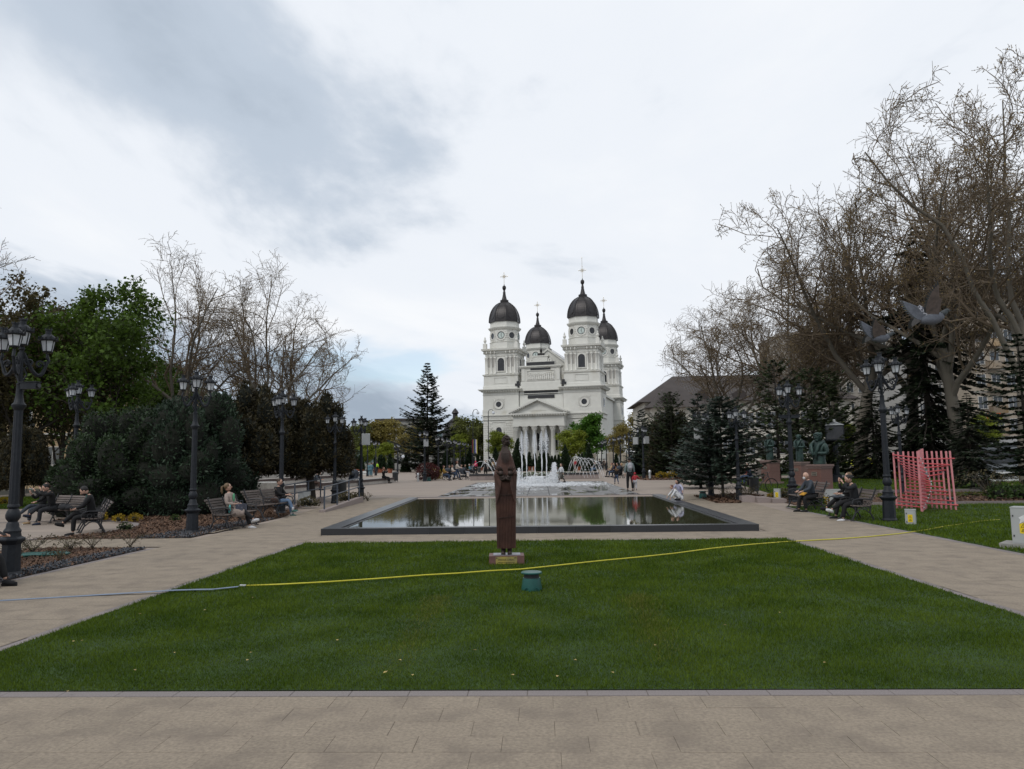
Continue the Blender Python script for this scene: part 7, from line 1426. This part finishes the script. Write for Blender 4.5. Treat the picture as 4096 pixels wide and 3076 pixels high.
# ochre building at far left
x0, x1 = P(-260, 1840, 62).x, P(690, 1840, 62).x; bl = empty('ochre_building', ((x0+x1)/2, 66, .1), 0, 'ochre rusticated building behind the left trees', 'building'); w = x1-x0; M_och = mat('ochre_plaster', (.50, .37, .22), (.43, .32, .19), scale=.8, rough=.9)
b = MB(); b.b2(-w/2, w/2, -4, 5, 0, 8.2); b.build('wall', M_och, bl); 
for k in range(9): b = MB(); b.b2(-w/2, w/2, -4.06, -3.99, .55+k*.42, .55+k*.42+.37); b.build('stone_course', M_och, bl)
b = MB(); b.b2(-w/2-.2, w/2+.2, -4.25, 5, 4.4, 4.65); b.b2(-w/2-.3, w/2+.3, -4.4, 5.2, 8.0, 8.4); b.build('cornice', M_wframe, bl); b = MB(); b.add([(-w/2-.3, -4.4, 8.4), (w/2+.3, -4.4, 8.4), (w/2+.3, 5.2, 8.4), (-w/2-.3, 5.2, 8.4), (-w/2+2, -1.5, 11.0), (w/2-2, -1.5, 11.0), (w/2-2, 2.5, 11.0), (-w/2+2, 2.5, 11.0)], [(0, 1, 5, 4), (1, 2, 6, 5), (2, 3, 7, 6), (3, 0, 4, 7), (4, 5, 6, 7)]); b.build('roof', mat('slate_roof', (.16, .18, .19), (.12, .14, .15), scale=.6, rough=.6), bl)
windows(bl, -w/2+1, w/2-1, .9, 4.0, 7, 1, 1.3, 2.0, -4.07, M_sky_glass, M_wframe); windows(bl, -w/2+1, w/2-1, 4.9, 7.9, 7, 1, 1.3, 2.2, -4.03, M_sky_glass, M_wframe)
b = MB()
for i in range(40): b.box((-w/2+i*w/40, -10, .95), (.05, .05, 1.9))
for z in (.5, 1.2, 1.8): b.box((0, -10, z), (w, .05, .06))
o = b.build('iron_fence', M_cast, None, False, bl.location); tag(o, 'dark metal fence in front of the ochre building', 'fence', 'iron fences')
# long dark-roofed house right of the cathedral
DH = 112; x0, x1 = P(2585, 1840, DH).x, P(3420, 1840, DH).x; bl = empty('dark_roofed_house', ((x0+x1)/2, DH+6, .1), 0, 'long cream house with a steep dark metal roof right of the cathedral', 'building'); w = x1-x0; M_cream = mat('cream_plaster', (.60, .57, .50), (.54, .51, .45), scale=.6, rough=.9); M_roofd = mat('dark_sheet_roof', (.040, .032, .029), (.058, .047, .043), scale=.5, rough=.75)
zE = P(2600, 1612, DH).z; zR = P(2760, 1487, DH).z
b = MB(); b.b2(-w/2, w/2, -6, 8, 0, zE); b.build('wall', M_cream, bl)
def hip(b, x0, x1, y0, y1, z0, z1, inset): b.add([(x0, y0, z0), (x1, y0, z0), (x1, y1, z0), (x0, y1, z0), (x0+inset, (y0+y1)/2, z1), (x1-inset, (y0+y1)/2, z1)], [(0, 1, 5, 4), (1, 2, 5), (2, 3, 4, 5), (3, 0, 4), (3, 2, 1, 0)])
b = MB(); hip(b, -w/2-1.0, w/2+1, -7, 9, zE, zR, 6.5); r_ = b.build('roof', M_roofd, bl)
b = MB(); hip(b, -w/2-.2, -w/2+9.5, -9.5, 2, zE-1.0, zR-2.2, 3.6); b.build('wing_roof', M_roofd, bl); b = MB(); b.b2(-w/2+.7, -w/2+8.6, -8.6, -6, 0, zE-.9); b.build('wing_wall', M_cream, bl)
b = MB()
for i in range(44): 
    u = -w/2+6.6+i*(w-13)/44; b.add([(u-.03, -6.98, zE+.06), (u+.03, -6.98, zE+.06), (u+.03, 1, zR+.05), (u-.03, 1, zR+.05)], [(0, 1, 2, 3)])
b.build('standing_seam', mat('seam', (.085, .078, .076), rough=.5), r_)
for k in range(3):
    x = -w/2+3+k*5.5; b = MB(); b.plate([(-.9, 0), (.9, 0), (.9, .9), (0, 1.5), (-.9, .9)], Matrix.Translation((x, -7.5 if k == 0 else -5.6, zE-.3 if k == 0 else zE+.3)), 1.6); dm = b.build('dormer', M_roofd, r_)
b = MB(); b.tube([(-w/2+7, 1, zR), (-w/2+7, 1, zR+6.5)], .06, 5); b.build('mast', M_lgrey, bl)
windows(bl, -w/2+1.2, -w/2+8.2, zE-4.2, zE-1.4, 3, 1, 1.2, 2.2, -8.64, M_sky_glass, M_wframe); windows(bl, -w/2+9.5, w/2-1, 1.5, zE-1, 12, 2, 1.3, 2.3, -6.04, M_sky_glass, M_wframe)
# apartment blocks on the right
def block_of_flats(px0, px1, d, top, label, c, nx, nz, sd, dep=12, shop=False, balc=None):
    x0, x1 = P(px0, 1840, d).x, P(px1, 1840, d).x; h = P(px0, top, d).z; t = empty('apartment_block', ((x0+x1)/2, d, .1), 0, label, 'building', 'apartment blocks'); w = x1-x0; m = mat('flats_%d' % sd, c, tuple(q*.86 for q in c), scale=.4, rough=.9, dirt=(tuple(q*.6 for q in c), .3, .55, .9))
    b = MB(); b.b2(-w/2, w/2, 0, dep, 0, h); b.build('wall', m, t); b = MB(); b.b2(-w/2-.2, w/2+.2, -.25, dep, h, h+.5); b.build('parapet', M_pale, t)
    z0 = 4.0 if shop else 1.0; windows(t, -w/2+.4, w/2-.4, z0, h-.3, nx, nz, (w/nx)*.52, 1.5, -.04, M_sky_glass, M_wframe)
    for j in range(nz+1): b = MB(); z = z0+(h-.3-z0)*j/nz; b.b2(-w/2, w/2, -.09, -.001, z-.14, z+.06); b.build('floor_band', M_pale, t)
    if balc:
        for j in range(nz):
            for i in balc:
                z = z0+(h-.3-z0)*j/nz; xx = -w/2+(i+.5)*w/nx; b = MB(); b.b2(xx-w/nx*.45, xx+w/nx*.45, -1.0, -.1, z, z+1.0); b.build('balcony', mat('balcony_panel', (.30, .20, .10), (.26, .22, .18), scale=.3, rough=.8, objrand=.3), t)
    if shop:
        b = MB(); b.b2(-w/2-.1, w/2+.1, -.8, -.02, 3.1, 3.9); b.build('fascia', mat('shop_fascia', (.45, .45, .44), rough=.6), t)
        for i in range(6): xx = -w/2+(i+.5)*w/6; b = MB(); b.b2(xx-w/14, xx+w/14, -.07, -.02, .4, 2.9); b.build('shop_window', M_sky_glass, t)
    return t
block_of_flats(3147, 3640, 122, 1345, 'grey beige apartment block behind the bare trees', (.36, .33, .29), 10, 6, 1)
B2 = block_of_flats(3640, 3910, 104, 1440, 'pale lower block with shops behind the dark spruce', (.40, .39, .37), 7, 4, 2, shop=True)
B3 = block_of_flats(3905, 4420, 98, 1120, 'tall beige block with brown balconies at the right edge', (.40, .34, .27), 8, 7, 3, shop=True, balc=(1, 3, 6))
def shop_sign(px0, px1, py0, py1, d, m, label, mark):
    a, e = P(px0, py1, d), P(px1, py0, d); t = empty('shop_sign', ((a.x+e.x)/2, d, a.z), 0, label, 'sign'); w, h = e.x-a.x, e.z-a.z; b = MB(); b.b2(-w/2, w/2, -.1, .1, 0, h); b.build('board', m, t)
    b = MB()
    if mark == 'bars':
        for k in range(5): b.box((-w*.36+k*w*.18, -.12, h*.5), (w*.12, .03, h*.45))
    else: ringp(b, (0, -.12, h*.5), h*.18, h*.32, .03, 14); b.box((0, -.12, h*.5), (h*.5, .03, h*.1))
    b.build('mark', M_paper, t)
M_or = mat('sign_orange', (.60, .10, .02), rough=.5)
shop_sign(3864, 3892, 1737, 1752, 84, M_or, 'small orange shop sign with a white mark', 'ring'); shop_sign(3950, 4000, 1652, 1690, 92, M_or, 'orange shop banner with white letters', 'bars'); shop_sign(3800, 3900, 1722, 1737, 102.5, M_insc, 'black shop fascia over the white shopfront', 'bars'); shop_sign(3905, 3935, 1675, 1698, 96, M_or, 'round topped orange sign behind the spruce branches', 'ring')
# far buildings left of the cathedral
d = 195; p = P(1815, 1840, d); bl = empty('domed_building', (p.x, d, .1), 0, 'pale building with a dark domed lantern behind the spruce', 'building'); b = MB(); b.b2(-9, 7, 0, 10, 0, 8); b.build('wall', M_cream, bl); b = MB(); b.lathe([(3.6, 8), (3.5, 9.2), (2.8, 11.2), (1.5, 12.6), (.7, 13.2), (.65, 14.2), (1.0, 14.5), (.7, 15.1), (.1, 15.8)], 12, (0, 4, 0)); b.build('dome', M_dome, bl, 'auto'); windows(bl, -8, 6, 1, 7, 6, 2, 1.2, 2, -.05, M_sky_glass, M_wframe)
d = 185; p = P(1615, 1840, d); bl = empty('far_building', (p.x, d, .1), 0, 'flat roofed grey building behind the far trees', 'building'); b = MB(); b.b2(-7, 7, 0, 9, 0, P(1615, 1685, d).z); b.build('wall', mat('grey_plaster', (.33, .32, .3), rough=.9), bl); b = MB(); b.b2(-7.2, 7.2, -.3, 9.2, P(1615, 1685, d).z, P(1615, 1685, d).z+.6); b.build('roof', M_roofd, bl); windows(bl, -6, 6, 1, 9, 6, 3, 1.2, 1.6, -.04, M_sky_glass, M_wframe)
d = 190; p = P(1925, 1840, d); bl = empty('far_building', (p.x, d, .1), 0, 'house with a dark gable beside the left tower', 'building'); b = MB(); b.b2(-4, 4, 0, 9, 0, 6); b.build('wall', M_cream, bl); b = MB(); hip(b, -4.6, 4.6, -.5, 9.5, 6, 11.5, 2.0); b.build('roof', M_roofd, bl)
# ------------------------------------------------------------------ cars on the street
def make_car(col, label, loc, rz, L=4.3, W=1.75, H=1.48, van=False):
    t = empty('parked_car', loc, rz, label, 'car'); m = mat('paint_'+label[:8], col, tuple(c*.9 for c in col), rough=.3, spec=.6); zb, zw, zr = .32, .85 if not van else 1.0, H
    prof = [(-L/2, zb), (L/2, zb), (L/2, zw*.78), (L/2-.15, zw*.92), (L*.24, zw), (L*.09, zr-.06), (-L*.22, zr), (-L*.40, zr-.12), (-L*.47, zw), (-L/2, zw*.85)] if not van else [(-L/2, zb), (L/2, zb), (L/2, 1.0), (L*.42, 1.15), (L*.30, zr-.1), (L*.22, zr), (-L*.49, zr), (-L/2, zr-.1)]
    b = MB(); n = len(prof); vs = [(x, s*W/2*(1 if z <= zw+.01 else .86), z) for s in (-1, 1) for x, z in prof]; b.add(vs, [tuple(range(n-1, -1, -1)), tuple(range(n, 2*n))]+[(i, (i+1) % n, n+(i+1) % n, n+i) for i in range(n)]); b.build('body', m, t)
    for s in (-1, 1):
        b = MB(); y = s*(W/2*.93+.012); P_ = [(-L*.38, zw+.05), (L*.18, zw+.05), (L*.07, zr-.14), (-L*.33, zr-.14)]; b.add([(x, s*(W/2*(1-.14*(z-zw)/(zr-zw))+.012), z) for x, z in P_], [(0, 1, 2, 3) if s < 0 else (3, 2, 1, 0)]); b.build('side_window', M_sky_glass, t)
    b = MB(); b.add([(L*.232, -W*.42, zw+.04), (L*.232, W*.42, zw+.04), (L*.10, W*.38, zr-.09), (L*.10, -W*.38, zr-.09)], [(0, 1, 2, 3)]); b.v = [(x+.03, y, z+.02) for x, y, z in b.v]; b.build('windscreen', M_sky_glass, t)
    for x in (-L*.31, L*.31):
        for s in (-1, 1):
            M = Matrix.Translation((x, s*(W/2-.08), .32)) @ Matrix.Rotation(math.pi/2, 4, 'X'); b = MB(); b.lathe([(.32, -.1), (.33, 0), (.32, .1)], 16, M=M); wo = b.build('wheel', CL['black'], t); b = MB(); b.lathe([(.2, -.115), (.2, .115)], 12, M=M); b.build('rim', M_lgrey, wo)
    for s in (-1, 1): b = MB(); b.ball((L/2-.06, s*W*.36, zw*.75), (.08, .16, .08), 8, 5); b.build('headlight', M_pane, t); b = MB(); b.box((-L/2, s*W*.40, zw*.8), (.05, .2, .16)); b.build('tail_light', mat('tail_red', (.4, .02, .02), rough=.3), t)
    return t
make_car((.62, .60, .04), 'yellow taxi parked behind the pale plane trunk', G(3430, 1872), R(165)); make_car((.45, .48, .50), 'pale van half hidden by the bare shrub at the right edge', Vector((P(3985, 1840, 60).x, 60, .1)), R(150), 5.0, 1.95, 2.3, True); make_car((.30, .31, .33), 'silver grey car behind the plinths', Vector((P(3190, 1840, 78).x, 78, .1)), R(175))
bs_ = empty('bus_shelter', (P(3990, 1840, 66).x, 66, .1), R(-5), 'flat roofed bus shelter behind the pale van', 'shelter'); b = MB(); b.b2(-2.4, 2.4, -.8, .8, 2.6, 2.75); b.build('roof', M_lgrey, bs_)
for x in (-2.2, 2.2): b = MB(); b.box((x, .6, 1.3), (.08, .08, 2.6)); b.build('post', M_iron, bs_)
b = MB(); b.box((0, .65, 1.4), (4.2, .03, 2.0)); b.build('pane', M_sky_glass, bs_)
for i, px in enumerate((3325, 3482, 3510)): 
    p = G(px, 1862); b = MB(); b.lathe([(.09, 0), (.08, .8), (.1, .85), (.03, .95)], 8); o = b.build('bollard', M_cast, None, False, p); tag(o, 'black street bollard, %s from the left by the road' % ORD[i], 'bollard', 'street bollards')
# ------------------------------------------------------------------ pigeons in flight
M_pg = mat('pigeon_grey', (.095, .105, .125), (.065, .072, .088), scale=30, rough=.7); M_pd = mat('pigeon_dark', (.022, .024, .03), (.035, .045, .045), scale=20, rough=.6); M_pl = mat('pigeon_pale', (.21, .215, .23), (.13, .133, .145), scale=25, rough=.7); M_pb = mat('pigeon_brown', (.125, .10, .088), (.075, .063, .057), scale=25, rough=.7)
def pigeon(loc, yaw, pitch, roll, s, label, wing=(62, 70), sweep=(-20, 8)):
    """head towards +x"""
    t = empty('pigeon', loc, 0, label, 'bird', 'flying pigeons'); t.rotation_euler = (roll, pitch, yaw); t.scale = (s, s, s)
    b = MB(); b.tube([(-.10, 0, .0), (-.06, 0, 0), (0, 0, -.008), (.06, 0, -.008), (.10, 0, .006)], [.018, .038, .052, .045, .032], 10); b.build('body', M_pg, t, True)
    b = MB(); b.tube([(.09, 0, .004), (.125, 0, .022), (.15, 0, .03)], [.033, .025, .02], 9); b.ball((.155, 0, .033), (.025, .02, .02), 10, 7); b.tube([(.175, 0, .031), (.2, 0, .024)], [.007, .002], 5)
    for q_ in (-1, 1): b.ball((.163, q_*.017, .037), .004, 6, 4)
    b.build('head', M_pd, t, True)
    for k in range(11):
        a = R(-24+4.8*k); b = MB(); L_ = .125
        for (u0, u1, mi) in ((0, .74, 0), (.74, 1, 1)):
            b.cm = mi; w0, w1 = .010+.008*u0, .010+.008*u1; c, s_ = math.cos(a), math.sin(a)
            b.add([(-.095-L_*u*c+v*w*s_, (L_*u*s_+v*w*c)*.62-.001*k, -(L_*u*s_+v*w*c)*.78+.0012*k) for u, w in ((u0, w0), (u1, w1)) for v in (-1, 1)], [(0, 1, 3, 2)])
        b.build('tail_feather', [M_pl, M_pd], t)
    for sd_, wa, sw in ((1, wing[0], sweep[0]), (-1, wing[1], sweep[1])):
        e = R(wa); U = Vector((math.sin(R(sw))*.9, sd_*math.cos(e), math.sin(e))).normalized(); B_ = Vector((-1, 0, 0)); B_ = (B_-U*B_.dot(U)).normalized(); root = Vector((.045, sd_*.03, .025))
        b = MB(); n = 7; vs = []
        for i in range(n+1):
            u = i/n; ch_ = .105*(1-.35*u); base = root+U*(.14*u); vs += [base+B_*-.012, base+B_*ch_*.6+Vector((0, 0, .004)), base+B_*ch_]
        b.add(vs, [(3*i+j, 3*i+j+1, 3*i+j+4, 3*i+j+3) for i in range(n) for j in range(2)]); w_ = b.build('wing', mat('pigeon_checks', (.30, .31, .34), (.03, .033, .045), scale=55, rough=.7, lo=.50, hi=.56, detail=1) if sd_ > 0 else M_pb, t)
        for k in range(18):      # secondaries then primaries fanning outwards
            u = k/17; base = root+U*(.02+.125*u)+B_*.06*(1-.4*u); ang = max(0, u-.35)/.65*1.25; d = (B_*math.cos(ang)+U*math.sin(ang)).normalized(); sv = d.cross(U.cross(B_)).normalized(); L_ = .075+.085*u; b = MB(); b.cm = 0
            nn = U.cross(B_)*(.0012*k)
            b.add([base-sv*.007+nn, base+sv*.007+nn, base+d*L_*.75+sv*.010+nn, base+d*L_*.75-sv*.009+nn], [(0, 1, 2, 3)]); b.cm = 1; b.add([base+d*L_*.75-sv*.009+nn, base+d*L_*.75+sv*.010+nn, base+d*L_+sv*.003+nn, base+d*L_-sv*.003+nn], [(0, 1, 2, 3)])
            b.build('feather', [(M_pg if sd_ > 0 else M_pb), M_pd], w_)
    return t
pigeon(P(3725, 1275, 5.9), R(6), R(-14), R(6), .9, 'larger pigeon flying with raised wings at the upper right', (64, 72), (-42, 16))
pigeon(P(3520, 1352, 7.6), R(10), R(-8), R(6), .9, 'smaller pigeon flying above the tall right lamp', (70, 66), (-40, -28))
b = MB(); b.ball((0, 0, .1), (.14, .06, .07), 8, 6); b.ball((.12, 0, .2), .04, 6, 5); b.tube([(0, .02, 0), (0, .02, .06)], .008, 4); b.tube([(0, -.02, 0), (0, -.02, .06)], .008, 4); b.add([(-.12, -.03, .1), (-.12, .03, .1), (-.24, .04, .08), (-.24, -.04, .08)], [(0, 1, 2, 3)]); o = b.build('pigeon', M_pd, None, True, G(2343, 1900)); tag(o, 'small dark pigeon standing on the paving by the right arcs', 'bird')
# ------------------------------------------------------------------ turn skinned skeletons into plain meshes, with heads and hands joined on
bpy.context.view_layer.update(); _dg = bpy.context.evaluated_depsgraph_get()
for o, ext in SKINS:
    me = bpy.data.meshes.new_from_object(o.evaluated_get(_dg)); nm = o.data.name; o.modifiers.clear()
    if ext:
        f, ms = ext; V = [tuple(v.co) for v in me.vertices]; F = [tuple(p.vertices) for p in me.polygons]; b = MB(); b.add(V, F); n = len(b.v)
        b.v += f.v; b.f += [tuple(i+n for i in q) for q in f.f]; b.m += f.m; me = b.mesh(nm, ms, True)
    else: me.polygons.foreach_set('use_smooth', [True]*len(me.polygons))
    o.data = me
